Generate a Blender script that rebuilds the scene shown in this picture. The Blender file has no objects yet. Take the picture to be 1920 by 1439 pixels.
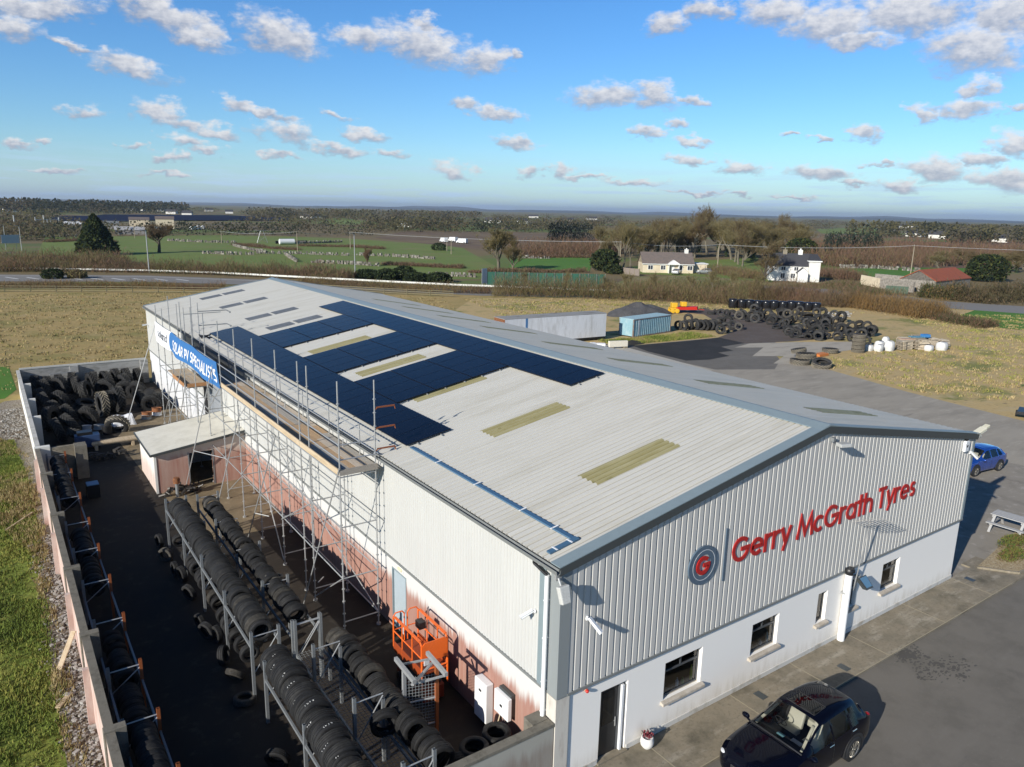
import bpy, bmesh, math, random
from mathutils import Vector, Matrix, noise as mnoise
random.seed(7)
PI = math.pi
C = bpy.context.scene.collection
SC = bpy.context.scene

# ------------------------------------------------------------ camera
CAM = Vector((-11.284, -13.573, 15.542))
YAW, PITCH, ROLL, FPX = 0.6151, 0.2274, 0.0220, 1403.75      # focal length in pixels of a 1920 wide picture
cy, sy, cp, sp = math.cos(YAW), math.sin(YAW), math.cos(PITCH), math.sin(PITCH)
FW = Vector((sy * cp, cy * cp, -sp))
_r = Vector((cy, -sy, 0.0)); _u = _r.cross(FW)
RT = _r * math.cos(ROLL) + _u * math.sin(ROLL)
UP = -_r * math.sin(ROLL) + _u * math.cos(ROLL)
cam = bpy.data.cameras.new("camera"); camo = bpy.data.objects.new("camera", cam); C.objects.link(camo)
m = Matrix((RT, UP, -FW)).transposed().to_4x4(); m.translation = CAM
camo.matrix_world = m
cam.sensor_width = 36.0; cam.lens = FPX / 1920 * 36.0
cam.clip_start = 0.1; cam.clip_end = 60000
SC.camera = camo

# ------------------------------------------------------------ light
SUN_AZ = math.atan2(-15.0, -4.4)          # towards the sun, measured from +y to +x
SUN_EL = math.radians(23.4)
SUN_STRENGTH, SKY_STRENGTH = 5.0, 0.095
SC.view_settings.view_transform = 'Standard'; SC.view_settings.look = 'None'
SC.view_settings.gamma = 1.0; SC.view_settings.exposure = 0.34
sl = bpy.data.lights.new("sun", 'SUN'); sl.energy = SUN_STRENGTH; sl.angle = math.radians(0.5); sl.color = (1.0, 0.945, 0.855)
so = bpy.data.objects.new("sun", sl); C.objects.link(so)
sd = Vector((math.sin(SUN_AZ) * math.cos(SUN_EL), math.cos(SUN_AZ) * math.cos(SUN_EL), math.sin(SUN_EL)))
so.rotation_euler = sd.to_track_quat('Z', 'Y').to_euler(); so.location = (-60, -20, 40)

CLOUDS = [(0.074,0.196,0.076,0.015,0.13),(0.05,0.174,0.029,0.013,0.13),(0.198,0.208,0.074,0.022,-0.35),(0.238,0.187,0.044,0.015,-0.3),(0.115,0.162,0.045,0.007,-0.28),(0.163,0.146,0.046,0.014,-0.13),(0.33,0.195,0.06,0.025,-0.23),(0.429,0.198,0.055,0.015,-0.04),(0.494,0.193,0.072,0.025,-0.19),(0.57,0.18,0.04,0.019,0.02),(0.501,0.215,0.021,0.014,-0.11),(0.609,0.188,0.017,0.007,0.02),(0.116,0.097,0.027,0.008,-0.02),(0.189,0.102,0.034,0.016,-0.15),(0.214,0.09,0.034,0.009,-0.16),(0.252,0.082,0.032,0.01,-0.16),(0.272,0.115,0.021,0.012,-0.15),(0.307,0.108,0.035,0.008,-0.19),(0.383,0.108,0.025,0.006,-0.16),(0.334,0.087,0.044,0.015,-0.09),(0.389,0.068,0.039,0.008,-0.14),(0.422,0.087,0.029,0.009,-0.1),(0.456,0.068,0.033,0.006,-0.07),(0.212,0.069,0.028,0.008,-0.13),(0.239,0.061,0.03,0.006,-0.1),(0.198,0.053,0.015,0.007,0.05),(0.04,0.059,0.02,0.007,-0.06),(0.071,0.063,0.015,0.005,-0.1),(0.156,0.061,0.014,0.005,-0.04),(0.32,0.06,0.025,0.006,-0.01),(0.552,0.129,0.021,0.009,-0.17),(0.589,0.119,0.042,0.01,-0.11),(0.534,0.047,0.031,0.012,-0.11),(0.608,0.084,0.038,0.009,-0.08),(0.63,0.049,0.025,0.009,0.02),(0.674,0.05,0.022,0.011,0.02),(0.705,0.043,0.031,0.004,-0.02),(0.718,0.141,0.054,0.017,0.07),(0.785,0.144,0.038,0.017,-0.2),(0.832,0.135,0.019,0.007,-0.01),(0.797,0.222,0.032,0.013,0.1),(0.84,0.234,0.034,0.012,-0.04),(0.922,0.229,0.05,0.019,-0.06),(0.982,0.212,0.074,0.025,-0.16),(1.058,0.219,0.087,0.028,-0.09),(1.13,0.179,0.06,0.031,-0.22),(1.155,0.208,0.042,0.034,-0.1),(1.012,0.194,0.044,0.01,-0.06),(1.138,0.139,0.025,0.012,-0.06),(1.129,0.118,0.031,0.013,-0.04),(1.093,0.114,0.019,0.013,-0.04),(1.174,0.116,0.014,0.007,-0.05),(1.181,0.08,0.032,0.016,-0.14),(0.776,0.098,0.028,0.009,-0.1),(0.811,0.11,0.017,0.008,-0.0),(0.831,0.088,0.021,0.006,-0.05),(0.981,0.093,0.012,0.006,-0.01),(1.029,0.095,0.018,0.011,-0.02),(0.949,0.097,0.011,0.004,-0.01),(0.831,0.066,0.031,0.007,-0.05),(0.899,0.058,0.036,0.01,-0.07),(0.988,0.051,0.046,0.011,-0.09),(1.05,0.061,0.017,0.005,-0.01),(1.076,0.038,0.036,0.008,-0.09),(1.108,0.055,0.049,0.013,-0.08),(1.148,0.065,0.025,0.011,-0.07),(1.176,0.043,0.041,0.012,-0.12),(1.025,0.039,0.023,0.005,-0.03),(0.766,0.039,0.047,0.005,-0.0),(0.84,0.026,0.033,0.003,-0.0),(0.967,0.024,0.036,0.003,-0.0),(0.892,0.025,0.016,0.005,0.01),(0.087,0.031,0.031,0.004,0.02),(0.195,0.032,0.029,0.004,0.04)]

def make_world():
    w = bpy.data.worlds.new("World"); SC.world = w; w.use_nodes = True; w.cycles.sampling_method = 'NONE'
    nt = w.node_tree; N = nt.nodes; L = nt.links; N.clear()
    def nd(t, **k):
        n = N.new(t)
        for a, b in k.items(): setattr(n, a, b)
        return n
    def put(s, v):
        if isinstance(v, (int, float, tuple)): s.default_value = v
        else: L.new(v, s)
    def mth(op, a, b=0.0, c=None, clamp=False):
        n = nd('ShaderNodeMath', operation=op, use_clamp=clamp)
        put(n.inputs[0], a); put(n.inputs[1], b)
        if c is not None: put(n.inputs[2], c)
        return n.outputs[0]
    sky = nd('ShaderNodeTexSky', sky_type='NISHITA', sun_disc=False)
    sky.sun_elevation = SUN_EL; sky.sun_rotation = SUN_AZ
    sky.altitude = 60; sky.air_density = 1.0; sky.dust_density = 0.3; sky.ozone_density = 2.2
    b1 = nd('ShaderNodeBackground')
    hs = nd('ShaderNodeHueSaturation'); hs.inputs['Saturation'].default_value = 1.25; hs.inputs['Value'].default_value = 1.0
    L.new(sky.outputs[0], hs.inputs['Color'])
    tint = nd('ShaderNodeMix', data_type='RGBA', blend_type='MULTIPLY'); tint.inputs[0].default_value = 1.0; L.new(hs.outputs[0], tint.inputs[6]); tint.inputs[7].default_value = (0.72, 0.98, 1.27, 1); L.new(tint.outputs[2], b1.inputs[0])
    tc = nd('ShaderNodeTexCoord'); sx = nd('ShaderNodeSeparateXYZ'); L.new(tc.outputs['Generated'], sx.inputs[0])
    az = mth('ARCTAN2', sx.outputs[0], sx.outputs[1]); el = mth('ARCSINE', sx.outputs[2])
    cb = nd('ShaderNodeCombineXYZ'); L.new(az, cb.inputs[0]); L.new(el, cb.inputs[1])
    # ragged outlines: move the look-up point by noise
    zen = nd('ShaderNodeMapRange', interpolation_type='SMOOTHSTEP'); L.new(el, zen.inputs[0])        # sky dimmed above the view, added to weaken ambient light
    zen.inputs[1].default_value = 0.24; zen.inputs[2].default_value = 0.85; zen.inputs[3].default_value = SKY_STRENGTH; zen.inputs[4].default_value = SKY_STRENGTH*.42
    L.new(zen.outputs[0], b1.inputs[1])
    mp = nd('ShaderNodeMapping'); mp.inputs['Scale'].default_value = (26, 52, 1); L.new(cb.outputs[0], mp.inputs[0])
    nz = nd('ShaderNodeTexNoise'); nz.inputs['Scale'].default_value = 1.0; nz.noise_dimensions = '2D'; nz.inputs['Detail'].default_value = 4; nz.inputs['Roughness'].default_value = 0.6
    L.new(mp.outputs[0], nz.inputs['Vector'])
    off = nd('ShaderNodeVectorMath', operation='SUBTRACT'); L.new(nz.outputs['Color'], off.inputs[0]); off.inputs[1].default_value = (.5, .5, .5)
    off2 = nd('ShaderNodeVectorMath', operation='MULTIPLY'); L.new(off.outputs[0], off2.inputs[0]); off2.inputs[1].default_value = (.075, .026, 0)
    pos = nd('ShaderNodeVectorMath', operation='ADD'); L.new(cb.outputs[0], pos.inputs[0]); L.new(off2.outputs[0], pos.inputs[1])
    chain = None
    for (a, e, ww, hh, rot) in CLOUDS:
        q = nd('ShaderNodeMapping', vector_type='TEXTURE')
        if chain is None: L.new(pos.outputs[0], q.inputs[0])
        else:                                   # clouds are evaluated one after another
            k = nd('ShaderNodeVectorMath', operation='MULTIPLY_ADD'); L.new(chain, k.inputs[0]); k.inputs[1].default_value = (1e-7,)*3; L.new(pos.outputs[0], k.inputs[2]); L.new(k.outputs[0], q.inputs[0])
        q.inputs['Location'].default_value = (a, e, 0); q.inputs['Rotation'].default_value = (0, 0, rot); q.inputs['Scale'].default_value = (ww * 1.15, hh * 1.2, 1)
        ln = nd('ShaderNodeVectorMath', operation='LENGTH'); L.new(q.outputs[0], ln.inputs[0])
        d = mth('SUBTRACT', 1.0, ln.outputs['Value'], clamp=True)
        y = nd('ShaderNodeSeparateXYZ'); L.new(q.outputs[0], y.inputs[0])
        v = nd('ShaderNodeCombineXYZ'); L.new(d, v.inputs[0]); L.new(mth('MULTIPLY', d, mth('MULTIPLY_ADD', y.outputs[1], .5, .5, clamp=True)), v.inputs[1])
        if chain is None: chain = v.outputs[0]
        else:
            mxv = nd('ShaderNodeVectorMath', operation='MAXIMUM'); L.new(chain, mxv.inputs[0]); L.new(v.outputs[0], mxv.inputs[1]); chain = mxv.outputs[0]
    sc = nd('ShaderNodeSeparateXYZ'); L.new(chain, sc.inputs[0])
    dens = sc.outputs[0]; shade = mth('DIVIDE', sc.outputs[1], mth('ADD', dens, .001))
    # soft edges broken by finer noise
    mp2 = nd('ShaderNodeMapping'); mp2.inputs['Scale'].default_value = (60, 110, 1); L.new(cb.outputs[0], mp2.inputs[0])
    n2 = nd('ShaderNodeTexNoise'); n2.inputs['Scale'].default_value = 1.0; n2.noise_dimensions = '2D'; n2.inputs['Detail'].default_value = 4; n2.inputs['Roughness'].default_value = 0.62
    L.new(mp2.outputs[0], n2.inputs['Vector'])
    dd = mth('MULTIPLY_ADD', n2.outputs['Fac'], 0.7, mth('SUBTRACT', dens, 0.35))
    mr = nd('ShaderNodeMapRange', interpolation_type='SMOOTHSTEP'); L.new(dd, mr.inputs[0])
    mr.inputs[1].default_value = 0.02; mr.inputs[2].default_value = 0.72; mr.inputs[3].default_value = 0; mr.inputs[4].default_value = 0.92
    gate = mth('MULTIPLY', dens, 9.0, clamp=True)
    alpha = mth('MULTIPLY', mr.outputs[0], gate)
    # thin bands of far cloud low above the horizon
    mp3 = nd('ShaderNodeMapping'); mp3.inputs['Scale'].default_value = (9, 130, 1); L.new(cb.outputs[0], mp3.inputs[0])
    n3 = nd('ShaderNodeTexNoise'); n3.inputs['Scale'].default_value = 1.0; n3.noise_dimensions = '2D'; n3.inputs['Detail'].default_value = 4; n3.inputs['Roughness'].default_value = 0.6
    L.new(mp3.outputs[0], n3.inputs['Vector'])
    low = nd('ShaderNodeMapRange', interpolation_type='SMOOTHSTEP'); L.new(el, low.inputs[0])
    low.inputs[1].default_value = 0.085; low.inputs[2].default_value = 0.0; low.inputs[3].default_value = 0; low.inputs[4].default_value = 1
    band = nd('ShaderNodeMapRange', interpolation_type='SMOOTHSTEP'); L.new(n3.outputs['Fac'], band.inputs[0])
    band.inputs[1].default_value = 0.42; band.inputs[2].default_value = 0.72; band.inputs[3].default_value = 0; band.inputs[4].default_value = 0.75
    alow = mth('MULTIPLY', low.outputs[0], mth('MULTIPLY_ADD', band.outputs[0], .75, .38))
    # sunlit tops, mauve-grey undersides
    sh = mth('MULTIPLY_ADD', n2.outputs['Fac'], 1.2, mth('MULTIPLY_ADD', shade, 1.5, -1.35))
    rp = nd('ShaderNodeMapRange', interpolation_type='SMOOTHSTEP'); L.new(sh, rp.inputs[0]); rp.inputs[1].default_value = -0.75; rp.inputs[2].default_value = 0.65
    cm = nd('ShaderNodeMix', data_type='RGBA'); L.new(rp.outputs[0], cm.inputs[0])
    cm.inputs[6].default_value = (0.235, 0.275, 0.37, 1); cm.inputs[7].default_value = (0.70, 0.69, 0.69, 1)
    cl = nd('ShaderNodeMix', data_type='RGBA'); L.new(alow, cl.inputs[0]); cl.inputs[6].default_value = (0, 0, 0, 1); cl.inputs[7].default_value = (0.68, 0.76, 0.86, 1)
    b2 = nd('ShaderNodeBackground'); L.new(cm.outputs[2], b2.inputs[0]); b2.inputs[1].default_value = 1.0
    b3 = nd('ShaderNodeBackground'); b3.inputs[0].default_value = (0.44, 0.61, 0.82, 1); b3.inputs[1].default_value = 1.0
    m1 = nd('ShaderNodeMixShader'); L.new(alow, m1.inputs[0]); L.new(b1.outputs[0], m1.inputs[1]); L.new(b3.outputs[0], m1.inputs[2])
    m2 = nd('ShaderNodeMixShader'); L.new(alpha, m2.inputs[0]); L.new(m1.outputs[0], m2.inputs[1]); L.new(b2.outputs[0], m2.inputs[2])
    o = nd('ShaderNodeOutputWorld'); L.new(m2.outputs[0], o.inputs[0])
make_world()

# ------------------------------------------------------------ helpers
def ray(px, py):
    return RT * ((px - 960) / FPX) - UP * ((py - 719.5) / FPX) + FW
def G(px, py, z=0.0):
    """the point of the level plane z that a sight line of the survey photograph meets"""
    d = ray(px, py); return CAM + d * ((z - CAM.z) / d.z)
def top_z(p, py):
    """height reached above ground point p at picture row py"""
    h = Vector((p.x - CAM.x, p.y - CAM.y)).length
    lo, hi = -5.0, 60.0
    for _ in range(40):
        z = (lo + hi) / 2; d = Vector((p.x, p.y, z)) - CAM
        y = 719.5 - FPX * d.dot(UP) / d.dot(FW)
        if y > py: lo = z
        else: hi = z
    return (lo + hi) / 2

class MB:
    def __init__(s): s.v = []; s.f = []; s.mi = []
    def add(s, vs, fs, mi=0, M=None):
        b = len(s.v)
        if M is not None: vs = [M @ Vector(v) for v in vs]
        s.v.extend([tuple(v) for v in vs]); s.f.extend([tuple(i + b for i in f) for f in fs]); s.mi.extend([mi] * len(fs)); return s
    def box(s, x0, x1, y0, y1, z0, z1, mi=0, M=None):
        v = [(x0,y0,z0),(x1,y0,z0),(x1,y1,z0),(x0,y1,z0),(x0,y0,z1),(x1,y0,z1),(x1,y1,z1),(x0,y1,z1)]
        return s.add(v, [(0,3,2,1),(4,5,6,7),(0,1,5,4),(1,2,6,5),(2,3,7,6),(3,0,4,7)], mi, M)
    def cbox(s, c, d, mi=0, rz=0, M=None):
        m = Matrix.Translation(c) @ Matrix.Rotation(rz, 4, 'Z')
        if M is not None: m = M @ m
        x, y, z = d[0]/2, d[1]/2, d[2]/2
        return s.box(-x, x, -y, y, -z, z, mi, m)
    def bar(s, p, q, w, h, mi=0):
        """rectangular bar from p to q"""
        p, q = Vector(p), Vector(q); d = q - p; L = d.length
        m = Matrix.Translation(p) @ d.to_track_quat('X', 'Z').to_matrix().to_4x4()
        return s.box(0, L, -w/2, w/2, -h/2, h/2, mi, m)
    def tube(s, p, q, r, n=6, r2=None, mi=0, caps=True):
        p, q = Vector(p), Vector(q); d = q - p
        if d.length < 1e-6: return s
        r2 = r if r2 is None else r2
        m = d.to_track_quat('Z', 'Y').to_matrix()
        v = []; f = []
        for k in range(n):
            a = 2*PI*k/n; o = m @ Vector((math.cos(a), math.sin(a), 0))
            v.append(p + o*r); v.append(q + o*r2)
        for k in range(n):
            a, b = 2*k, 2*((k+1) % n); f.append((a, b, b+1, a+1))
        if caps: f.append(tuple(range(0, 2*n, 2))[::-1]); f.append(tuple(range(1, 2*n, 2)))
        return s.add(v, f, mi)
    def path(s, pts, r, n=6, mi=0):
        for a, b in zip(pts, pts[1:]): s.tube(a, b, r, n, mi=mi)
        return s
    def lathe(s, prof, n=24, M=None, mi=0, close=False, axis='Z'):
        v = []; f = []; k = len(prof)
        for i in range(n):
            a = 2*PI*i/n; c_, s_ = math.cos(a), math.sin(a)
            for (r, z) in prof:
                v.append((r*c_, r*s_, z) if axis == 'Z' else ((r*c_, z, r*s_) if axis == 'Y' else (z, r*c_, r*s_)))
        for i in range(n):
            j = (i+1) % n
            for t in range(k if close else k-1):
                u = (t+1) % k
                q = (i*k+t, j*k+t, j*k+u, i*k+u)
                f.append(q if axis != 'Y' else q[::-1])
        return s.add(v, f, mi, M)
    def prism(s, poly, z0, z1, mi=0, M=None):
        n = len(poly)
        v = [(x, y, z0) for x, y in poly] + [(x, y, z1) for x, y in poly]
        f = [tuple(range(n))[::-1], tuple(range(n, 2*n))] + [(i, (i+1) % n, n+(i+1) % n, n+i) for i in range(n)]
        return s.add(v, f, mi, M)
    def quad(s, a, b, c, d, mi=0): return s.add([a, b, c, d], [(0,1,2,3)], mi)
    def ball(s, c, r, n=10, k=6, sc=(1,1,1), mi=0):
        M = Matrix.Translation(c) @ Matrix.Diagonal((sc[0], sc[1], sc[2], 1))
        return s.lathe([(r*math.sin(PI*i/k)+1e-4, -r*math.cos(PI*i/k)) for i in range(k+1)], n, M, mi)
    def build(s, name, mat, parent=None, smooth=None, bevel=0.0):
        me = bpy.data.meshes.new(name); me.from_pydata(s.v, [], s.f)
        for x in (mat if isinstance(mat, (list, tuple)) else [mat]): me.materials.append(x)
        if isinstance(mat, (list, tuple)): me.polygons.foreach_set('material_index', s.mi)
        if smooth is not None:
            me.polygons.foreach_set('use_smooth', [True]*len(me.polygons))
            if smooth < 179: me.set_sharp_from_angle(angle=math.radians(smooth))
        me.update()
        o = bpy.data.objects.new(name, me); C.objects.link(o)
        if parent is not None: o.parent = parent
        if bevel:
            b = o.modifiers.new('bevel', 'BEVEL'); b.width = bevel; b.segments = 2; b.limit_method = 'ANGLE'
        return o

def thing(name, label, cat, loc=(0, 0, 0), rz=0.0, group=None):
    o = bpy.data.objects.new(name, None); C.objects.link(o); o.empty_display_size = 0.2
    o.location = loc; o.rotation_euler = (0, 0, rz)
    return tag(o, label, cat, group)
def tag(o, label, cat, group=None, kind=None):
    o['label'] = label; o['category'] = cat
    if group: o['group'] = group
    if kind: o['kind'] = kind
    return o
def struct(o, label, cat): return tag(o, label, cat, kind='structure')
def dup(root, loc=None, rot=None, label=None, scale=None, group=None):
    r = root.copy(); C.objects.link(r)
    if loc is not None: r.location = loc
    if rot is not None: r.rotation_euler = rot if isinstance(rot, (tuple, list)) else (0, 0, rot)
    if label: r['label'] = label
    if group: r['group'] = group
    if scale: r.scale = scale if isinstance(scale, tuple) else (scale,)*3
    for ch in list(root.children):
        c = ch.copy(); C.objects.link(c); c.parent = r
        for g in ch.children:
            d = g.copy(); C.objects.link(d); d.parent = c
    return r

# ------------------------------------------------------------ materials
def mat(name, col, rough=0.7, metal=0.0, var=0.0, vscale=3.0, col2=None, bump=0.0, bscale=30.0, coat=0.0, stretch=(1,1,1), c2=(0.45, 0.65), spec=0.5, detail=6, objvar=0.0, normal_d=0.02):
    mm = bpy.data.materials.new(name); mm.use_nodes = True
    nt = mm.node_tree; N = nt.nodes; L = nt.links
    b = N['Principled BSDF']
    b.inputs['Roughness'].default_value = rough; b.inputs['Metallic'].default_value = metal
    b.inputs['Specular IOR Level'].default_value = spec
    if coat: b.inputs['Coat Weight'].default_value = coat; b.inputs['Coat Roughness'].default_value = 0.05
    b.inputs['Base Color'].default_value = (*col, 1)
    if var or col2 or bump:
        tc = N.new('ShaderNodeTexCoord'); mp = N.new('ShaderNodeMapping'); mp.inputs['Scale'].default_value = stretch
        L.new(tc.outputs['Object'], mp.inputs[0])
    out = None
    if col2:
        n = N.new('ShaderNodeTexNoise'); n.inputs['Scale'].default_value = vscale; n.inputs['Detail'].default_value = detail; n.inputs['Roughness'].default_value = 0.65
        L.new(mp.outputs[0], n.inputs['Vector'])
        r = N.new('ShaderNodeMapRange'); r.interpolation_type = 'SMOOTHSTEP'; L.new(n.outputs['Fac'], r.inputs[0]); r.inputs[1].default_value = c2[0]; r.inputs[2].default_value = c2[1]
        mx = N.new('ShaderNodeMix'); mx.data_type = 'RGBA'; L.new(r.outputs[0], mx.inputs[0]); mx.inputs[6].default_value = (*col, 1); mx.inputs[7].default_value = (*col2, 1)
        out = mx.outputs[2]
    if var:
        n = N.new('ShaderNodeTexNoise'); n.inputs['Scale'].default_value = vscale*4.3; n.inputs['Detail'].default_value = 5; n.inputs['Roughness'].default_value = 0.7
        L.new(mp.outputs[0], n.inputs['Vector'])
        r = N.new('ShaderNodeMapRange'); L.new(n.outputs['Fac'], r.inputs[0]); r.inputs[1].default_value = .25; r.inputs[2].default_value = .75; r.inputs[3].default_value = 1-var; r.inputs[4].default_value = 1+var
        vm = N.new('ShaderNodeVectorMath'); vm.operation = 'SCALE'
        if out: L.new(out, vm.inputs[0])
        else: vm.inputs[0].default_value = col
        L.new(r.outputs[0], vm.inputs['Scale']); out = vm.outputs[0]
    if objvar:
        oi = N.new('ShaderNodeObjectInfo'); r = N.new('ShaderNodeMapRange'); L.new(oi.outputs['Random'], r.inputs[0]); r.inputs[3].default_value = 1-objvar; r.inputs[4].default_value = 1+objvar
        vm = N.new('ShaderNodeVectorMath'); vm.operation = 'SCALE'
        if out: L.new(out, vm.inputs[0])
        else: vm.inputs[0].default_value = col
        L.new(r.outputs[0], vm.inputs['Scale']); out = vm.outputs[0]
    if out: L.new(out, b.inputs['Base Color'])
    if bump:
        n = N.new('ShaderNodeTexNoise'); n.inputs['Scale'].default_value = bscale; n.inputs['Detail'].default_value = 5
        L.new(mp.outputs[0], n.inputs['Vector'])
        bp = N.new('ShaderNodeBump'); bp.inputs['Strength'].default_value = bump; bp.inputs['Distance'].default_value = normal_d
        L.new(n.outputs['Fac'], bp.inputs['Height']); L.new(bp.outputs[0], b.inputs['Normal'])
    return mm
def layers(name, base, ls, rough=0.9, bump=None, spec=0.3):
    """base colour, then noise-masked layers (colour, scale, lo, hi, stretch); object coordinates of unscaled objects = metres"""
    mm = bpy.data.materials.new(name); mm.use_nodes = True
    nt = mm.node_tree; N = nt.nodes; L = nt.links; b = N['Principled BSDF']; b.inputs['Roughness'].default_value = rough; b.inputs['Specular IOR Level'].default_value = spec
    tc = N.new('ShaderNodeTexCoord'); out = None
    for i, (c, s, lo, hi, st) in enumerate(ls):
        mp = N.new('ShaderNodeMapping'); mp.inputs['Scale'].default_value = st; mp.inputs['Location'].default_value = (i*13.7, i*7.1, i*3.3); L.new(tc.outputs['Object'], mp.inputs[0])
        n = N.new('ShaderNodeTexNoise'); n.inputs['Scale'].default_value = s; n.inputs['Detail'].default_value = 7; n.inputs['Roughness'].default_value = 0.66; L.new(mp.outputs[0], n.inputs['Vector'])
        r = N.new('ShaderNodeMapRange'); r.interpolation_type = 'SMOOTHSTEP'; L.new(n.outputs['Fac'], r.inputs[0]); r.inputs[1].default_value = lo; r.inputs[2].default_value = hi
        mx = N.new('ShaderNodeMix'); mx.data_type = 'RGBA'; L.new(r.outputs[0], mx.inputs[0])
        if out: L.new(out, mx.inputs[6])
        else: mx.inputs[6].default_value = (*base, 1)
        mx.inputs[7].default_value = (*c, 1); out = mx.outputs[2]
    L.new(out, b.inputs['Base Color'])
    if bump:
        n = N.new('ShaderNodeTexNoise'); n.inputs['Scale'].default_value = bump[0]; n.inputs['Detail'].default_value = 6; L.new(tc.outputs['Object'], n.inputs['Vector'])
        bp = N.new('ShaderNodeBump'); bp.inputs['Strength'].default_value = bump[1]; bp.inputs['Distance'].default_value = bump[2]
        L.new(n.outputs['Fac'], bp.inputs['Height']); L.new(bp.outputs[0], b.inputs['Normal'])
    return mm
def soften(m, t=.5):
    """thin twigs and leaves let part of the light through"""
    nt = m.node_tree; N = nt.nodes; L = nt.links; b = N['Principled BSDF']; tr = N.new('ShaderNodeBsdfTranslucent'); tr.inputs['Color'].default_value = b.inputs['Base Color'].default_value
    mx = N.new('ShaderNodeMixShader'); mx.inputs[0].default_value = t; L.new(b.outputs[0], mx.inputs[1]); L.new(tr.outputs[0], mx.inputs[2]); L.new(mx.outputs[0], N['Material Output'].inputs[0]); return m
def glass(name, tint=(0.02, 0.025, 0.03), t=0.75):
    mm = bpy.data.materials.new(name); mm.use_nodes = True
    nt = mm.node_tree; N = nt.nodes; L = nt.links; N.remove(N['Principled BSDF'])
    g = N.new('ShaderNodeBsdfGlossy'); g.inputs['Roughness'].default_value = 0.02; g.inputs['Color'].default_value = (.9, .9, .9, 1)
    tr = N.new('ShaderNodeBsdfTransparent'); tr.inputs['Color'].default_value = (t, t, t, 1)
    f = N.new('ShaderNodeFresnel'); f.inputs['IOR'].default_value = 1.5
    mx = N.new('ShaderNodeMixShader'); L.new(f.outputs[0], mx.inputs[0]); L.new(tr.outputs[0], mx.inputs[1]); L.new(g.outputs[0], mx.inputs[2])
    L.new(mx.outputs[0], N['Material Output'].inputs[0]); return mm
def streaked(name, top, low, ztop, fade, sc=(9, 9, .35), dirt=None):
    """pale paint at the top of a wall, stained below in vertical runs (object z in metres)"""
    mm = bpy.data.materials.new(name); mm.use_nodes = True
    nt = mm.node_tree; N = nt.nodes; L = nt.links; b = N['Principled BSDF']; b.inputs['Roughness'].default_value = 0.85; b.inputs['Specular IOR Level'].default_value = .2
    tc = N.new('ShaderNodeTexCoord'); mp = N.new('ShaderNodeMapping'); mp.inputs['Scale'].default_value = sc; L.new(tc.outputs['Object'], mp.inputs[0])
    n = N.new('ShaderNodeTexNoise'); n.inputs['Scale'].default_value = 1; n.inputs['Detail'].default_value = 6; n.inputs['Roughness'].default_value = .6; L.new(mp.outputs[0], n.inputs['Vector'])
    s = N.new('ShaderNodeSeparateXYZ'); L.new(tc.outputs['Object'], s.inputs[0])
    a = N.new('ShaderNodeMath'); a.operation = 'MULTIPLY_ADD'; L.new(n.outputs['Fac'], a.inputs[0]); a.inputs[1].default_value = fade*2; L.new(s.outputs[2], a.inputs[2])
    r = N.new('ShaderNodeMapRange'); r.interpolation_type = 'SMOOTHSTEP'; L.new(a.outputs[0], r.inputs[0]); r.inputs[1].default_value = ztop-fade*.35+fade; r.inputs[2].default_value = ztop+fade*.6+fade
    n2 = N.new('ShaderNodeTexNoise'); n2.inputs['Scale'].default_value = .9; n2.inputs['Detail'].default_value = 8; n2.inputs['Roughness'].default_value = .7; L.new(mp.outputs[0], n2.inputs['Vector'])
    mr2 = N.new('ShaderNodeMapRange'); L.new(n2.outputs['Fac'], mr2.inputs[0]); mr2.inputs[1].default_value = .32; mr2.inputs[2].default_value = .72
    lo = N.new('ShaderNodeMix'); lo.data_type = 'RGBA'; L.new(mr2.outputs[0], lo.inputs[0]); lo.inputs[6].default_value = (*low, 1); lo.inputs[7].default_value = (*(dirt or top), 1)
    mx = N.new('ShaderNodeMix'); mx.data_type = 'RGBA'; L.new(r.outputs[0], mx.inputs[0]); L.new(lo.outputs[2], mx.inputs[6]); mx.inputs[7].default_value = (*top, 1)
    L.new(mx.outputs[2], b.inputs['Base Color']); return mm

M = {}
M['clad_front'] = mat('clad_front', (.51, .50, .47), .42, var=.04, vscale=.5, stretch=(1, 1, .2))
M['clad_left'] = mat('clad_left', (.50, .50, .475), .45, var=.05, vscale=.4, stretch=(1, 1, .15))
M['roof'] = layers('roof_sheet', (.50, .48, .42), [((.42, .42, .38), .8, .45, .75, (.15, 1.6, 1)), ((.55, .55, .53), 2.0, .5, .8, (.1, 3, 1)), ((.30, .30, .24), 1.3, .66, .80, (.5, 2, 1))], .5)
M['roof_left'] = layers('roof_sheet_painted_sun', (.55, .535, .48), [((.47, .45, .385), .8, .45, .75, (.15, 1.6, 1)), ((.60, .585, .53), 2.0, .5, .8, (.1, 3, 1)), ((.36, .35, .27), 1.3, .66, .80, (.5, 2, 1))], .5)  # same sheet as the right slope, its sunlit brightness put into the colour
M['grp'] = layers('translucent_sheet', (.31, .275, .13), [((.38, .345, .19), 1.2, .4, .7, (.4, 3, 1)), ((.17, .155, .06), 2.2, .58, .75, (.5, 2, 1))], .55)
M['grp_grey'] = layers('translucent_sheet_grey', (.13, .135, .14), [((.18, .185, .185), 1.2, .4, .7, (.3, 2, 1))], .35)
M['grp_green'] = layers('translucent_sheet_mossy', (.26, .26, .17), [((.15, .16, .08), 3, .45, .7, (1, 1, 1))], .6)
M['trim'] = mat('trim_blue_grey', (.21, .262, .278), .4, var=.06, vscale=1)
M['trim_dark'] = mat('trim_dark_grey', (.055, .062, .062), .45)
M['gutter'] = mat('gutter_grey', (.19, .20, .195), .45, var=.1, vscale=2)
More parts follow.
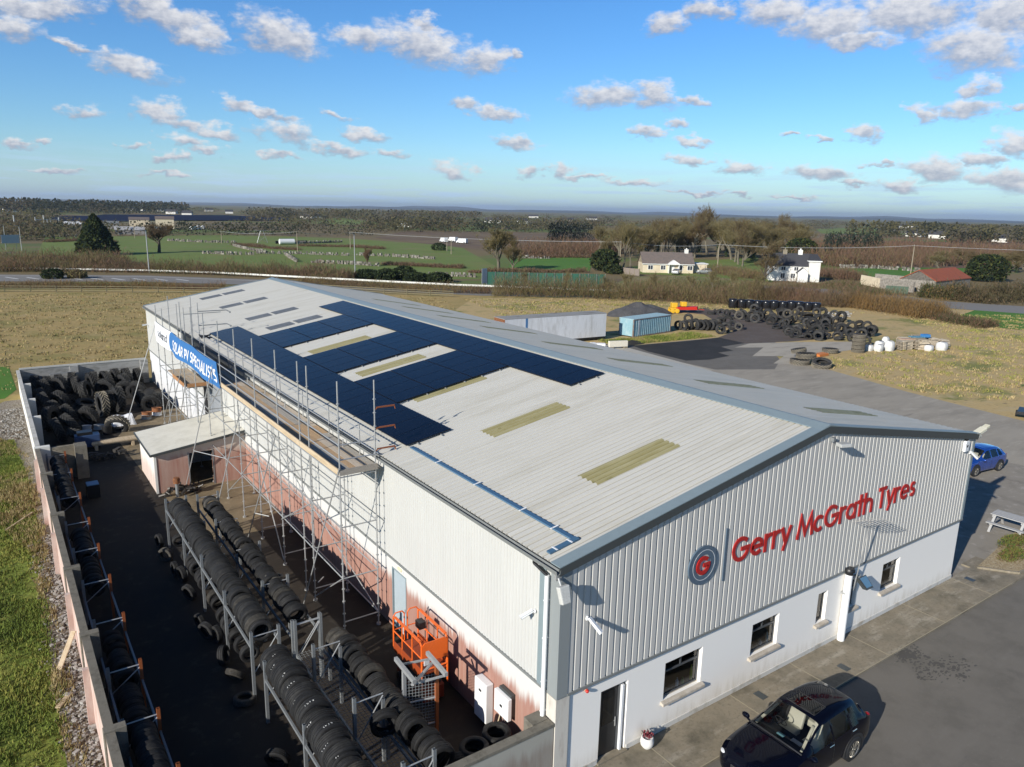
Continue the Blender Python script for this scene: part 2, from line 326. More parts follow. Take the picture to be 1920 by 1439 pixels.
M['tray'] = mat('cable_tray', (.07, .15, .24), .35, metal=.2)
M['zinc'] = mat('galvanised_steel', (.37, .375, .37), .45, metal=.35, var=.15, vscale=4)
M['zinc_dull'] = mat('galvanised_dull', (.25, .265, .27), .5, metal=.4, var=.2, vscale=4)
M['white'] = mat('white_plastic', (.75, .76, .76), .4)
M['black'] = mat('black_plastic', (.012, .012, .013), .4)
M['render'] = streaked('render_front', (.84, .81, .755), (.60, .56, .48), .30, .8, (3.2, 1.5, .3), (.78, .75, .70))
M['wall_red'] = streaked('render_stained', (.56, .55, .52), (.30, .145, .11), 2.05, .5, (7, 7, .28), (.37, .235, .19))
M['wall_white'] = mat('render_white', (.56, .565, .57), .85, col2=(.48, .48, .47), vscale=1, c2=(.5, .8))
M['shed_red'] = streaked('shed_stained', (.52, .45, .38), (.33, .16, .12), 1.9, .6, (4, 4, .3), (.44, .32, .26))
M['conc'] = layers('concrete', (.235, .20, .145), [((.17, .15, .11), 1.1, .42, .7, (1, 1, 1)), ((.32, .285, .225), 1.6, .5, .72, (.5, 1.5, 1)), ((.10, .088, .062), .7, .52, .72, (1, 1, 1)), ((.15, .135, .10), 9, .5, .7, (1, 1, 1))], .9, (40, .25, .02))
M['conc_mossy'] = layers('mossy_concrete', (.17, .155, .125), [((.11, .10, .08), 3, .45, .7, (1, 1, 1)), ((.10, .10, .055), 4, .6, .75, (1, 1, 1)), ((.23, .215, .18), 11, .55, .8, (1, 1, 1))], .95, (30, .4, .03))
M['yard'] = layers('yard_concrete_painted_shade', (.028, .022, .016), [((.020, .017, .014), .5, .42, .7, (1, 1, 1)), ((.060, .050, .038), 2.2, .52, .75, (1, 1, 1)), ((.018, .016, .014), .35, .5, .68, (1, 1, 1)), ((.030, .026, .02), 9, .6, .75, (1, 1, 1))], .85, (40, .2, .02))  # shade of the racks is painted into this dark base
M['block'] = mat('concrete_block', (.30, .30, .29), .95, col2=(.17, .17, .16), vscale=2.2, c2=(.4, .7), bump=.3, bscale=25, stretch=(.6, 1, 2))
M['pier_pink'] = mat('precast_pink', (.50, .33, .27), .9, col2=(.62, .52, .46), vscale=1.2, c2=(.35, .7), stretch=(1, 1, .5))
M['pier_white'] = mat('precast_white', (.66, .65, .60), .9, col2=(.52, .50, .44), vscale=1.5, c2=(.5, .8))
M['wood'] = mat('timber_plank', (.50, .40, .27), .8, var=.2, vscale=1.5, col2=(.42, .32, .20), stretch=(6, .5, 6))
M['ply'] = mat('scaffold_board', (.42, .33, .225), .85, var=.22, vscale=1.2, col2=(.36, .33, .29), stretch=(4, .35, 1))
M['rust'] = mat('rusty_steel', (.22, .085, .03), .85, var=.3, vscale=5, col2=(.10, .04, .02))
M['rubber'] = mat('tyre_rubber', (.0125, .0125, .013), .78, var=.3, vscale=2.5, col2=(.022, .0215, .020), bump=.35, bscale=60, objvar=.35, spec=.35, normal_d=.01)
M['rubber_pale'] = mat('dusty_rubber', (.045, .042, .037), .85, var=.3, vscale=3, col2=(.075, .068, .056), bump=.3, bscale=40, objvar=.4, spec=.25)
M['rubber_field'] = mat('weathered_rubber', (.022, .022, .022), .8, var=.25, vscale=2, col2=(.045, .043, .04), bump=.3, bscale=30, objvar=.4, spec=.3)
M['orange'] = mat('orange_paint', (.75, .13, .015), .42, var=.08, vscale=3)
M['orange_post'] = mat('orange_rack_paint', (.26, .075, .022), .55, var=.2, vscale=6)
M['red_sign'] = mat('red_lettering', (.42, .018, .016), .4)
M['slate_sign'] = mat('slate_blue_sign', (.085, .125, .17), .4)
M['navy_panel'] = mat('panel_frame', (.006, .007, .012), .4)
M['tarmac'] = layers('tarmac', (.155, .142, .122), [((.125, .115, .098), .6, .4, .7, (1, 1, 1)), ((.185, .17, .148), .25, .5, .75, (.4, 1.3, 1)), ((.22, .205, .18), 14, .58, .8, (1, 1, 1)), ((.10, .093, .083), .33, .64, .76, (1, 1, 1)), ((.12, .111, .098), 1.4, .60, .74, (.3, 2, 1))], .9, (60, .3, .015))
M['asphalt_new'] = layers('new_asphalt', (.026, .024, .021), [((.038, .035, .031), .4, .4, .7, (1, 1, 1)), ((.06, .06, .06), 6, .6, .8, (1, 1, 1))], .85, (60, .3, .015))
M['dust'] = layers('dusty_tarmac', (.38, .345, .285), [((.27, .245, .205), .5, .45, .7, (.5, 1.5, 1)), ((.44, .40, .33), 3, .55, .8, (1, 1, 1))], .95)
M['dirt'] = layers('dirt_track', (.10, .078, .064), [((.12, .10, .088), .5, .4, .7, (1, 1, 1)), ((.05, .046, .044), 3, .5, .8, (1, 1, 1))], .95, (8, .4, .05))
M['road'] = mat('road_asphalt', (.19, .18, .165), .9, var=.08, vscale=.5)
M['paint_line'] = mat('road_paint', (.55, .55, .52), .8, var=.15, vscale=1)
M['pale_rail'] = mat('barrier_steel', (.62, .62, .57), .5, var=.06, vscale=.4)

# ------------------------------------------------------------ ground, fields, roads
def sheet(name, pts, z, m, label, cat, sub=0):
    mb = MB(); n = len(pts)
    mb.add([(p[0], p[1], z) for p in pts], [tuple(range(n))])
    o = mb.build(name, m)
    a = sum(pts[i][0]*pts[(i+1) % n][1]-pts[(i+1) % n][0]*pts[i][1] for i in range(n))
    if a < 0: o.data.flip_normals()
    return struct(o, label, cat)
def pix(*l): return [G(*p) for p in l]

M['land'] = layers('far_land', (.165, .125, .058), [((.105, .145, .030), .0042, .50, .56, (1, 1.5, 1)), ((.105, .075, .045), .006, .55, .62, (1.6, 1, 1)), ((.085, .080, .042), .0026, .54, .62, (.6, 1.8, 1)), ((.18, .145, .07), .012, .60, .7, (1, 1, 1))], 1.0)
M['rough'] = layers('rough_grass', (.36, .26, .10), [((.235, .20, .062), .13, .42, .66, (1, 1.4, 1)), ((.38, .285, .13), .35, .5, .75, (1, 1, 1)), ((.12, .145, .035), .07, .60, .72, (1, 1, 1)), ((.22, .155, .062), 1.5, .54, .70, (1, 1.8, 1)), ((.40, .31, .15), 2.6, .58, .72, (1, 1.6, 1)), ((.16, .11, .045), 4.5, .60, .74, (1, 1.5, 1))], 1.0, (2.2, .5, .12))
M['scrub'] = layers('scrub_grass', (.44, .325, .15), [((.19, .195, .055), .11, .50, .66, (1, 1.3, 1)), ((.42, .335, .19), .5, .5, .75, (1, 1, 1)), ((.20, .15, .08), 1.2, .55, .72, (1, 1.5, 1)), ((.07, .12, .022), .16, .62, .70, (1, 1.6, 1)), ((.40, .32, .175), 3, .58, .75, (1, 1, 1))], 1.0, (2.4, .5, .12))
M['green'] = layers('pasture', (.125, .175, .034), [((.15, .195, .042), .05, .4, .7, (1, 1, 1)), ((.185, .165, .062), .06, .50, .72, (1, 1.6, 1)), ((.105, .135, .028), .6, .55, .75, (1, 1, 1))], 1.0)
M['green_bright'] = layers('bright_pasture', (.062, .165, .016), [((.09, .18, .022), .06, .4, .7, (1, 1, 1)), ((.05, .11, .014), .5, .55, .75, (1, 1, 1))], 1.0)
M['lawn'] = layers('coarse_green_grass', (.14, .18, .028), [((.20, .205, .04), .5, .42, .68, (1, 1, 1)), ((.085, .115, .018), 2.2, .5, .7, (1, 1, 1)), ((.17, .14, .05), .8, .62, .74, (1, 1, 1))], 1.0, (5, .8, .1))
M['gravel'] = layers('rubble_gravel', (.20, .165, .12), [((.30, .27, .23), 9, .45, .6, (1, 1, 1)), ((.07, .055, .04), 6, .52, .64, (1, 1, 1)), ((.13, .11, .05), .7, .55, .7, (1, 1, 1)), ((.42, .40, .38), 15, .58, .66, (1, 1, 1))], 1.0, (14, 1.0, .08))
M['pebble'] = layers('pea_gravel', (.33, .25, .14), [((.45, .38, .26), 16, .45, .6, (1, 1, 1)), ((.16, .11, .06), 12, .54, .64, (1, 1, 1))], 1.0, (30, .8, .03))

g = MB(); R_ = 30000
rings = [0, 60, 200, 600, 2000, 6000, 12000, 20000, R_]; ns = 48
vs = [(0, 0, 0)]
for r in rings[1:]:
    for k in range(ns):
        a = 2*PI*k/ns; vs.append((r*math.sin(a), r*math.cos(a), 0))
fs = [(0, 1+(k+1) % ns, 1+k) for k in range(ns)]
for i in range(len(rings)-2):
    for k in range(ns):
        a, b = 1+i*ns, 1+(i+1)*ns; fs.append((a+k, a+(k+1) % ns, b+(k+1) % ns, b+k))
g.add(vs, fs); struct(g.build('ground', M['land']), 'flat brown and green countryside reaching to the horizon', 'ground')

# low blue ridges along the horizon
M['hill'] = mat('far_hill', (.045, .050, .040), 1.0, var=.3, vscale=.0006, col2=(.03, .034, .03))
for i, (dist, hmax, a0, a1, sd_) in enumerate([(9000, 42, -.25, 1.5, 3), (13500, 95, -.25, 1.5, 11)]):
    mb = MB(); n = 160; vs = []; fs = []
    for k in range(n+1):
        a = a0+(a1-a0)*k/n
        h = max(.12, mnoise.noise(Vector((a*7, sd_, 0)))*.55+mnoise.noise(Vector((a*23, sd_+4, 0)))*.22+.32)*hmax
        for dd, zz in ((-1300, -2), (-500, h*.6), (0, h), (900, -2)):
            d = dist+dd; vs.append((CAM.x+d*math.sin(a), CAM.y+d*math.cos(a), zz))
    for k in range(n):
        for j in range(3): fs.append((k*4+j, (k+1)*4+j, (k+1)*4+j+1, k*4+j+1))
    mb.add(vs, fs); struct(mb.build('hills', M['hill'], smooth=180), ['low wooded ridge along the horizon', 'hazy blue hills rising behind the ridge on the horizon'][i], 'hills')

sheet('meadow', [(-140, -60), (-9.0, -60), (-9.0, 59), (23, 59), (46, 76), (100, 70), (140, 60), (146, 66), (78, 92), (57, 110), (22, 133), (-60, 168), (-140, 200)], .006, M['rough'], 'rough brown and olive grass field left of and behind the warehouse', 'field')
sheet('scrub_field', [(23, 59), (48, 50.5), (66, 49.5), (60, 36), (60.3, 31), (57.3, 20.4), (55.5, 10), (60, -40), (200, -40), (200, 20), (146, 42), (138, 62), (97, 84), (80, 93), (60, 100)], .012, M['scrub'], 'straw coloured rough ground around the tyre heaps', 'field')
sheet('lawn', [(-60, -20), (-10.75, -20), (-10.75, 8), (-10.75, 18), (-10.5, 25), (-10.4, 34), (-10.9, 44), (-26, 44), (-60, 46)], .018, M['lawn'], 'coarse green grass beside the yard wall', 'grass')
sheet('grass_patch', [(-40, 56), (-11, 57), (-10.1, 60), (-10.3, 71), (-18, 72), (-40, 70)], .019, M['green_bright'], 'bright green grass corner at the end of the yard wall', 'grass')
sheet('rubble_strip', [(-10.9, -4), (-9.9, -4), (-9.9, 56), (-11.0, 56), (-13.4, 52), (-12.6, 46), (-10.9, 43), (-10.5, 36), (-10.45, 28), (-10.8, 22), (-10.9, 8)], .024, M['gravel'], 'stony rubble strip along the foot of the yard wall', 'gravel')
sheet('pasture', pix((70, 476), (85, 445), (430, 441), (640, 447), (860, 462), (930, 500), (900, 524), (700, 524), (560, 516), (350, 500)), .03, M['green'], 'green pasture beyond the main road, divided by stone walls', 'field')
sheet('pasture', pix((960, 487), (1112, 481), (1106, 509), (950, 509)), .034, M['green_bright'], 'bright green field beside the big bare tree', 'field')
sheet('pasture', pix((1185, 500), (1420, 482), (1450, 530), (1330, 520), (1190, 514)), .036, M['green'], 'green garden ground around the bungalow', 'field')
sheet('plot', pix((930, 545), (1130, 538), (1190, 520), (1320, 517), (1440, 531), (1540, 530), (1640, 548), (1600, 560), (1400, 545), (1300, 556), (1180, 556)), .033, layers('wild_plot', (.21, .17, .075), [((.12, .16, .04), .08, .45, .6, (1, 1, 1)), ((.30, .24, .12), .3, .55, .7, (1, 1, 1)), ((.13, .09, .05), .5, .55, .7, (1, 1, 1))], 1.0), 'wild grassy ground between the thicket and the houses', 'field')
sheet('pasture', pix((1580, 506), (1850, 492), (1860, 502), (1730, 532), (1590, 522)), .038, M['green_bright'], 'green plot behind the ruined stone sheds', 'field')
sheet('pasture', pix((1730, 452), (1800, 449), (1880, 463), (1740, 459)), .04, M['green_bright'], 'sunlit green hillside field far right', 'field')
sheet('pasture', pix((1530, 430), (1640, 426), (1650, 440), (1540, 438)), .04, M['green'], 'pale green far field above the plantation', 'field')
sheet('pasture', pix((105, 408), (330, 402), (340, 416), (120, 420)), .04, mat('dry_pasture', (.19, .17, .075), 1, var=.2, vscale=.02), 'pale dry field around the distant solar farm', 'field')
sheet('pasture', pix((560, 412), (640, 409), (740, 421), (590, 420)), .042, M['green'], 'thin green field in front of the distant woods', 'field')
sheet('bog', pix((760, 434), (1120, 438), (1110, 480), (1000, 482), (840, 462), (700, 446)), .044, mat('bog', (.115, .070, .035), 1, col2=(.16, .115, .05), vscale=.02, c2=(.4, .7), var=.3), 'reddish brown bog land behind the green fields', 'bog')
sheet('bog', pix((1560, 452), (1920, 455), (1920, 505), (1560, 500)), .046, mat('birch_bog', (.105, .060, .036), 1, col2=(.13, .095, .05), vscale=.02, c2=(.4, .7), var=.3), 'reddish brown scrub land behind the ruined sheds', 'bog')
sheet('verge', pix((1800, 592), (1850, 575), (1920, 582), (1920, 620), (1840, 612)), .05, M['green_bright'], 'bright green verge beside the lane', 'grass')
# main road with barrier, lane on the right
sheet('road', pix((-60, 515), (270, 517), (520, 526), (900, 546), (1180, 553), (1200, 560), (900, 555), (520, 536), (270, 529), (-60, 528)), .03, M['road'], 'grey main road crossing behind the field', 'road')
sheet('lane', pix((1640, 548), (1760, 565), (1960, 578), (1960, 592), (1750, 577), (1600, 556), (1420, 541), (1430, 536)), .055, M['road'], 'narrow grey lane on the far right', 'road')
mb = MB()
for k in range(9):
    a = G(10+k*40, 520.2+k*.45); b = G(34+k*40, 523.6+k*.45); mb.bar((a.x, a.y, .036), (b.x, b.y, .036), .5, .004)
for (p, q) in (((-40, 517.5), (270, 519)), ((270, 519), (520, 528.5))):
    a = G(*p); b = G(*q); mb.bar((a.x, a.y, .037), (b.x, b.y, .037), .25, .004)
struct(mb.build('road_marking', M['paint_line']), 'white hatching painted on the main road', 'road marking')
# yard and forecourt
sheet('painted_sun_floor', [(-4.2, 21.4), (0, 21.0), (0, 47.5), (-3.0, 46.5), (-5.2, 41.0), (-4.9, 33.5), (-4.6, 28.5)], .034, layers('painted_sun_floor', (.20, .155, .095), [((.14, .108, .065), .5, .42, .7, (1, 1, 1)), ((.28, .225, .15), 2.2, .5, .75, (1, 1, 1)), ((.07, .056, .04), .6, .58, .74, (1, 1, 1))], .85, (40, .2, .02)), 'sunlight painted as tan concrete in front of and behind the lean-to shed', 'yard')  # the sunlit part of the yard floor, painted as a paler sheet
sheet('yard_floor', [(-9.75, .2), (0, .2), (0, 57.9), (-9.75, 57.9)], .03, M['yard'], 'stained concrete floor of the tyre yard, its shade painted dark', 'yard')
sheet('forecourt', [(-9.95, -40), (60, -40), (55.5, 10), (57.3, 20.4), (60.3, 31), (60, 35.9), (66, 42), (77, 46.7), (66, 49.6), (52, 50.6), (46, 56), (24, 58), (24, 0), (24, -1.72), (-9.95, -1.72)], .02, M['tarmac'], 'worn grey tarmac around the warehouse', 'tarmac')
sheet('side_lot', [(22.4, 20), (40, 20), (42, 9), (44, .4), (46, -10), (59, -20), (55.5, 10), (57.3, 20.4), (60.3, 31), (60, 35.9), (55, 33), (49.3, 36), (48.6, 50), (46, 56), (24, 58)], .023, layers('pale_tarmac', (.32, .288, .235), [((.255, .23, .188), .35, .42, .7, (.5, 1.5, 1)), ((.38, .345, .285), .9, .5, .75, (.4, 1.6, 1)), ((.20, .18, .15), .5, .62, .74, (.25, 2.5, 1))], .92), 'paler worn tarmac right of the warehouse', 'tarmac')
sheet('new_asphalt', pix((1186, 649), (1290, 640), (1350, 633.5), (1392, 640), (1397, 644), (1352, 651), (1375, 658), (1346, 662), (1368, 668), (1330, 675), (1287, 677), (1216, 660)), .026, M['asphalt_new'], 'fresh black asphalt at the far end of the yard', 'asphalt')
sheet('dust_patch', [(61.8, 43.6), (65.8, 44.6), (72, 42.5), (80, 38.7), (74, 35.5), (66, 35.9), (60.4, 33), (57.5, 35.0), (62.3, 37.1), (59, 38.9), (65.0, 41.9)], .030, M['dust'], 'pale dusty tarmac in front of the tyre heap', 'tarmac')
sheet('dirt_track', [(66, 49.6), (72, 52), (82, 66), (80, 72), (90, 72), (90, 60), (84, 50), (79, 42), (72, 43), (65.5, 45)], .031, M['dirt'], 'dark dirt track between the tyre heaps', 'track')
mb = MB()
mb.box(0, 24.2, -1.75, 0, 0, .10); mb.box(24.2, 25.6, -1.75, .4, 0, .10)
struct(mb.build('apron', M['conc']), 'stained concrete apron along the warehouse front', 'path')
sheet('side_apron', [(22.4, .001), (24.2, .001), (24.2, -.3), (44, -.3), (42, 9), (40, 20), (22.4, 20)], .028, layers('side_concrete', (.26, .235, .195), [((.19, .17, .14), .5, .45, .7, (1, 1, 1)), ((.36, .33, .29), 1.6, .52, .72, (1, 1, 1))], .9), 'pale concrete hardstanding right of the warehouse', 'concrete')
sheet('side_strip', [(42, 25.6), (48.6, 36), (50.2, 50.6), (46, 56), (38, 56)], .027, mat('strip_concrete', (.40, .38, .33), .9, var=.1, vscale=.4), 'pale concrete strip along the right side', 'concrete')
mb = MB()
for x in (3.35, 7.35, 10.6, 14.1, 18.2, 22.25): mb.box(x, x+.035, -1.74, 0, .1005, .104)
mb.box(0, 24.2, -1.765, -1.735, .1005, .104)
struct(mb.build('joint_line', mat('sand_joint', (.30, .26, .18), .95)), 'pale sand joints across the concrete apron', 'joint')
# planting bed
mb = MB(); mb.prism([(24.4, -.2), (25.4, -1.45), (27.0, -1.55), (33, -1.2), (33, .8), (30, .55)], .0, .16)
struct(mb.build('gravel_bed', M['pebble']), 'golden gravel bed beside the forecourt', 'gravel bed')
mb = MB(); P_ = [(24.35, -.2), (25.35, -1.52), (27.0, -1.63), (33, -1.28)]
for a, b in zip(P_, P_[1:]): mb.bar((a[0], a[1], .09), (b[0], b[1], .09), .1, .2)
struct(mb.build('kerb', M['conc']), 'low concrete kerb around the gravel bed', 'kerb')
mb = MB(); rr = random.Random(3)
for k in range(480):
    q_ = G(1702+rr.gauss(0, 13), 1228+rr.gauss(0, 6)) if k % 2 else G(1745+95*(rr.random()-.3)+rr.gauss(0, 8), 1250+34*(rr.random()-.3)+rr.gauss(0, 6)); x, y = q_.x, q_.y; s_ = rr.uniform(.012, .06)*(1 if rr.random() < .9 else 1.8)
    n = 7; mb.add([(x+s_*rr.uniform(.5, 1)*math.cos(2*PI*i/n)*1.6, y+s_*rr.uniform(.4, 1)*math.sin(2*PI*i/n), .0245+k*.000004) for i in range(n)], [tuple(range(n))])
struct(mb.build('oil_stain', mat('oil_stain', (.075, .07, .062), .9)), 'dark spilled stain on the forecourt tarmac', 'stain')

# ------------------------------------------------------------ warehouse
W, LN, HE, HR, HC = 22.3, 58.0, 6.74, 8.74, 2.9
XR = W/2; SL = (HR-HE)/XR; PITCHR = .2396
Mxz = Matrix(((1, 0, 0, 0), (0, 0, -1, 0), (0, 1, 0, 0), (0, 0, 0, 1)))      # (x, z, t) -> (x, -t, z)
def ribbed(mb, O, U, V, Nn, length, v0, v1, pitch=PITCHR, depth=.035, crown=.52, flank=.09, mi=0, pan=None):
    O, U, V, Nn = Vector(O), Vector(U), Vector(V), Vector(Nn)
    us = []; n = int(math.ceil(length/pitch))
    for k in range(n):
        b = k*pitch
        for f, h in ((.0, 0), (flank, 1), (flank+crown, 1), (2*flank+crown, 0)):
            if b+f*pitch <= length: us.append((b+f*pitch, h))
    us.append((length, us[-1][1]))
    vv = []
    for u, h in us:
        p = O+U*u+Nn*(h*depth)
        vv.append(p+V*(v0(u) if callable(v0) else v0)); vv.append(p+V*(v1(u) if callable(v1) else v1))
    ff = [(2*i, 2*i+2, 2*i+3, 2*i+1) for i in range(len(us)-1)]
    if U.cross(V).dot(Nn) < 0: ff = [f[::-1] for f in ff]
    mb.add(vv, ff, mi)
    if pan is not None:                      # the troughs take a second, darker material
        for i in range(len(us)-1):
            if us[i][1] == 0 and us[i+1][1] == 0: mb.mi[len(mb.mi)-len(ff)+i] = pan
wh = thing('warehouse', 'long pale metal clad warehouse with low pitched roof and white rendered base', 'warehouse')
roofz = lambda x: HE+SL*(x if x <= XR else W-x)
# front wall with openings
wins = [(4.17, 5.83, 1.15, 2.40), (8.28, 9.70, 1.18, 2.34), (11.98, 12.55, 1.18, 2.36), (14.02, 14.50, 1.18, 2.32), (16.27, 17.52, 1.20, 2.36)]
door = (1.60, 2.64, .10, 2.43)
def wall_holes(mb, holes, x0, x1, z0, z1, y, depth):
    xs = sorted({x0, x1, *[h[0] for h in holes], *[h[1] for h in holes]}); zs = sorted({z0, z1, *[h[2] for h in holes], *[h[3] for h in holes]})
    for a, b in zip(xs, xs[1:]):
        for c, d in zip(zs, zs[1:]):
            if not any(h[0] <= a and b <= h[1] and h[2] <= c and d <= h[3] for h in holes):
                mb.quad((a, y, c), (b, y, c), (b, y, d), (a, y, d))
    for (a, b, c, d) in holes:
        mb.quad((a, y, c), (a, y+depth, c), (a, y+depth, d), (a, y, d)); mb.quad((b, y, d), (b, y+depth, d), (b, y+depth, c), (b, y, c))
        mb.quad((a, y, d), (a, y+depth, d), (b, y+depth, d), (b, y, d)); mb.quad((a, y, c), (b, y, c), (b, y+depth, c), (a, y+depth, c))
mb = MB(); wall_holes(mb, wins+[door], .0, W, 0, HC, 0, .22)
o = mb.build('front_wall', M['render'], wh)
mb = MB(); mb.box(.0, W+.03, -.03, -.001, .1, .30)
mb = MB(); mb.box(0, 1.55, -.03, -.002, .1, .26); mb.box(2.7, W+.02, -.03, -.002, .1, .26)
mb.build('plinth', mat('plinth_render', (.52, .515, .49), .9, col2=(.30, .27, .22), vscale=1.5, c2=(.45, .75)), wh)
mb = MB(); mb.box(-.06, .0, -.05, .42, 0, HC-.06); mb.box(0, .40, -.05, -.002, 0, HC-.06)
mb.build('corner_pier', mat('corner_render', (.55, .52, .46), .9, col2=(.36, .31, .26), vscale=2, c2=(.45, .75), stretch=(2, 2, .4)), wh)
mb = MB(); mb.box(.405, .44, -.012, -.001, .1, HC-.05); mb.build('joint', M['black'], wh)
# lower side walls, back wall
def side_wall(mb, y0, y1, x, t=.25): mb.box(x, x+t, y0, y1, 0, HC)
mb = MB(); side_wall(mb, .22, 8.75, .002); side_wall(mb, 9.9, 28.9, .002); mb.box(.002, .25, 8.75, 9.9, 2.5, HC)
mb.build('stained_side_wall', M['wall_red'], wh)
mb = MB(); side_wall(mb, 28.9, LN-.25, .002); mb.build('white_side_wall', M['wall_white'], wh)
mb = MB(); side_wall(mb, .22, LN-.25, W-.25); mb.box(.002, W, LN-.25, LN, 0, HC); mb.build('rear_wall', M['wall_white'], wh)
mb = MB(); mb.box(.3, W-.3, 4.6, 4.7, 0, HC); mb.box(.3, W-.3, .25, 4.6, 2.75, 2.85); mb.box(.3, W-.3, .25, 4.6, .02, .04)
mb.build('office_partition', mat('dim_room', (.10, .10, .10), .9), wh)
# cladding
mb = MB(); ribbed(mb, (.28, -.02, 0), (1, 0, 0), (0, 0, 1), (0, -1, 0), W-.28-.12, HC+.03, lambda u: roofz(.28+u)-.02, depth=.04, crown=.66, flank=.075)
mb.build('front_cladding', M['clad_front'], wh)
mb = MB(); ribbed(mb, (-.02, .32, 0), (0, 1, 0), (0, 0, 1), (-1, 0, 0), LN-.4, HC+.03, HE-.04, depth=.022, crown=.60, pitch=.158)
mb.build('side_cladding', M['clad_left'], wh)
mb = MB(); ribbed(mb, (W+.02, .1, 0), (0, 1, 0), (0, 0, 1), (1, 0, 0), LN-.2, HC+.03, HE-.04); ribbed(mb, (0, LN+.01, 0), (1, 0, 0), (0, 0, 1), (0, 1, 0), W, HC+.03, lambda u: roofz(u)-.02)
mb.build('rear_cladding', M['clad_front'], wh)
mb = MB(); mb.prism([(-.07, -.075), (.30, -.075), (.30, -.012), (-.005, -.012), (-.005, .34), (-.07, .34)], HC-.03, HE-.05, 0); mb.build('corner_trim', mat('corner_trim_grey', (.235, .255, .255), .45), wh); mb = MB()
mb.box(W-.12, W+.065, -.07, .02, HC-.02, HE-.05)
mb.build('corner_trim', M['trim'], wh)
mb = MB(); mb.box(.30, W+.07, -.085, -.003, HC-.045, HC+.028); mb.box(-.085, -.003, .345, LN, HC-.045, HC+.028)
mb.build('drip_trim', M['gutter'], wh)
# roof
def slope(side):
    s = 1 if side == 0 else -1
    n = Vector((-SL*s, 0, 1)).normalized(); v = Vector((1*s, 0, SL)).normalized(); O = Vector((-.14 if side == 0 else W+.14, -.02, HE-SL*.14))
    return O, v, n, math.hypot(XR+.14, SL*(XR+.14))
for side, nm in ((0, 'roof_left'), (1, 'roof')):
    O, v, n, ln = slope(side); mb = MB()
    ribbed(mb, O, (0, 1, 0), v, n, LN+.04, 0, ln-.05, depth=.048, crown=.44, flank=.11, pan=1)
    mb.build('roof', [M[nm], mat('roof_trough_dark', (.36, .345, .295), .7, var=.18, vscale=1, stretch=(.2, 3, 1), col2=(.43, .415, .365))], wh)  # darker tone on the trough faces
def roof_pt(side, x, y, h=0):
    """x measured from the left eave line for side 0, mirrored for side 1"""
    O, v, n, ln = slope(side)
    return (Vector((x if side == 0 else W-x, y, HE+SL*x)))+n*h
def skylight(side, y, ribs=4, x0=3.45, x1=7.05, m='grp', half=False):
    O, v, n, ln = slope(side); c = math.cos(math.atan(SL))
    k = round((y+.02)/PITCHR)-ribs//2
    mb = MB(); O2 = O+Vector((0, 1, 0))*(k*PITCHR)+n*.012
    ribbed(mb, O2, (0, 1, 0), v, n, ribs*PITCHR, (x0+.14)/c, ((x1+.14)/c if not half else (x0+x1)/2/c), depth=.054, crown=.44, flank=.11, pan=1)
    if half: ribbed(mb, O2, (0, 1, 0), v, n, ribs*PITCHR, ((x0+x1)/2+.22)/c, (x1+.14)/c, depth=.054, crown=.44, flank=.11)
    mb.build('skylight', [M[m], M['grp_trough'] if m == 'grp' else M[m]], wh)
M['grp_trough'] = mat('translucent_trough_dark', (.16, .145, .06), .8, var=.3, vscale=2)  # darker olive tone on the skylight troughs
for y in (3.0, 8.95, 14.75, 20.55, 27.3): skylight(0, y)
for y in (36.1, 41.0, 48.15, 54.5): skylight(0, y, ribs=5, x0=3.85, x1=7.5, m='grp_grey', half=True)
for y in (3.0, 8.95, 14.75, 20.55, 27.3, 33.0, 38.5, 44): skylight(1, y, x0=3.0, x1=7.2, m='grp_green')
mb = MB()
for s in (-1, 1):
    mb.prism([(XR, HR+.115), (XR+s*.46, HR+.115-SL*.46-.03), (XR+s*.46, HR+.095-SL*.46-.03), (XR, HR+.09)][::s], -LN-.1, .165, 0, Mxz)
mb.build('ridge_cap', M['trim'], wh)
for a, b in ((-.2, XR), (XR, W+.2)):
    mb = MB()
    mb.prism([(a, roofz(a)+.058), (b, roofz(b)+.058), (b, roofz(b)+.085), (a, roofz(a)+.085)], -.22, .17, 0, Mxz)
    mb.build('verge_flashing', M['trim'], wh); mb = MB()
    mb.prism([(a, roofz(a)+.058), (b, roofz(b)+.058), (b, roofz(b)+.085), (a, roofz(a)+.085)], -LN-.1, -LN+.2, 0, Mxz); mb.build('verge_flashing', M['trim'], wh)
mb = MB(); mb.prism([(-.2, HE-.21), (XR, HR-.19), (W+.05, HE-.21), (W+.05, HE+.03), (XR, HR+.056), (-.2, HE+.03)], .12, .165, 0, Mxz); mb.build('bargeboard', M['trim_dark'], wh); mb = MB()
mb.prism([(-.2, HE-.21), (XR, HR-.19), (W+.05, HE-.21), (W+.05, HE+.03), (XR, HR+.056), (-.2, HE+.03)], -LN-.1, -LN-.05, 0, Mxz)
mb.build('bargeboard', M['trim_dark'], wh)
mb = MB()
for x0 in (-.32, W+.15):
    prof = [(0, .13), (.02, .02), (.08, 0), (.14, .03), (.16, .13), (.145, .13), (.125, .045), (.08, .02), (.035, .035), (.015, .13)]
    mb.prism([(x0+p[0], HE-.17+p[1]) for p in prof], -LN-.05, .17, 0, Mxz)
mb.build('gutter', M['gutter'], wh)
mb = MB(); mb.tube((-.16, .40, HE-.42), (-.16, .40, .1), .062, 12); mb.build('downpipe', M['white'], wh, smooth=40)
mb = MB(); mb.tube((-.24, .86, HE-.13), (-.24, .86, HE-.24), .05, 8); mb.path([(-.24, .86, HE-.24), (-.16, .40, HE-.42)], .045, 8); mb.build('downpipe_elbow', M['black'], wh)
mb = MB()
for z in (5.6, 4.5, 3.2, 2.3): mb.box(-.235, -.06, .37, .43, z, z+.03)
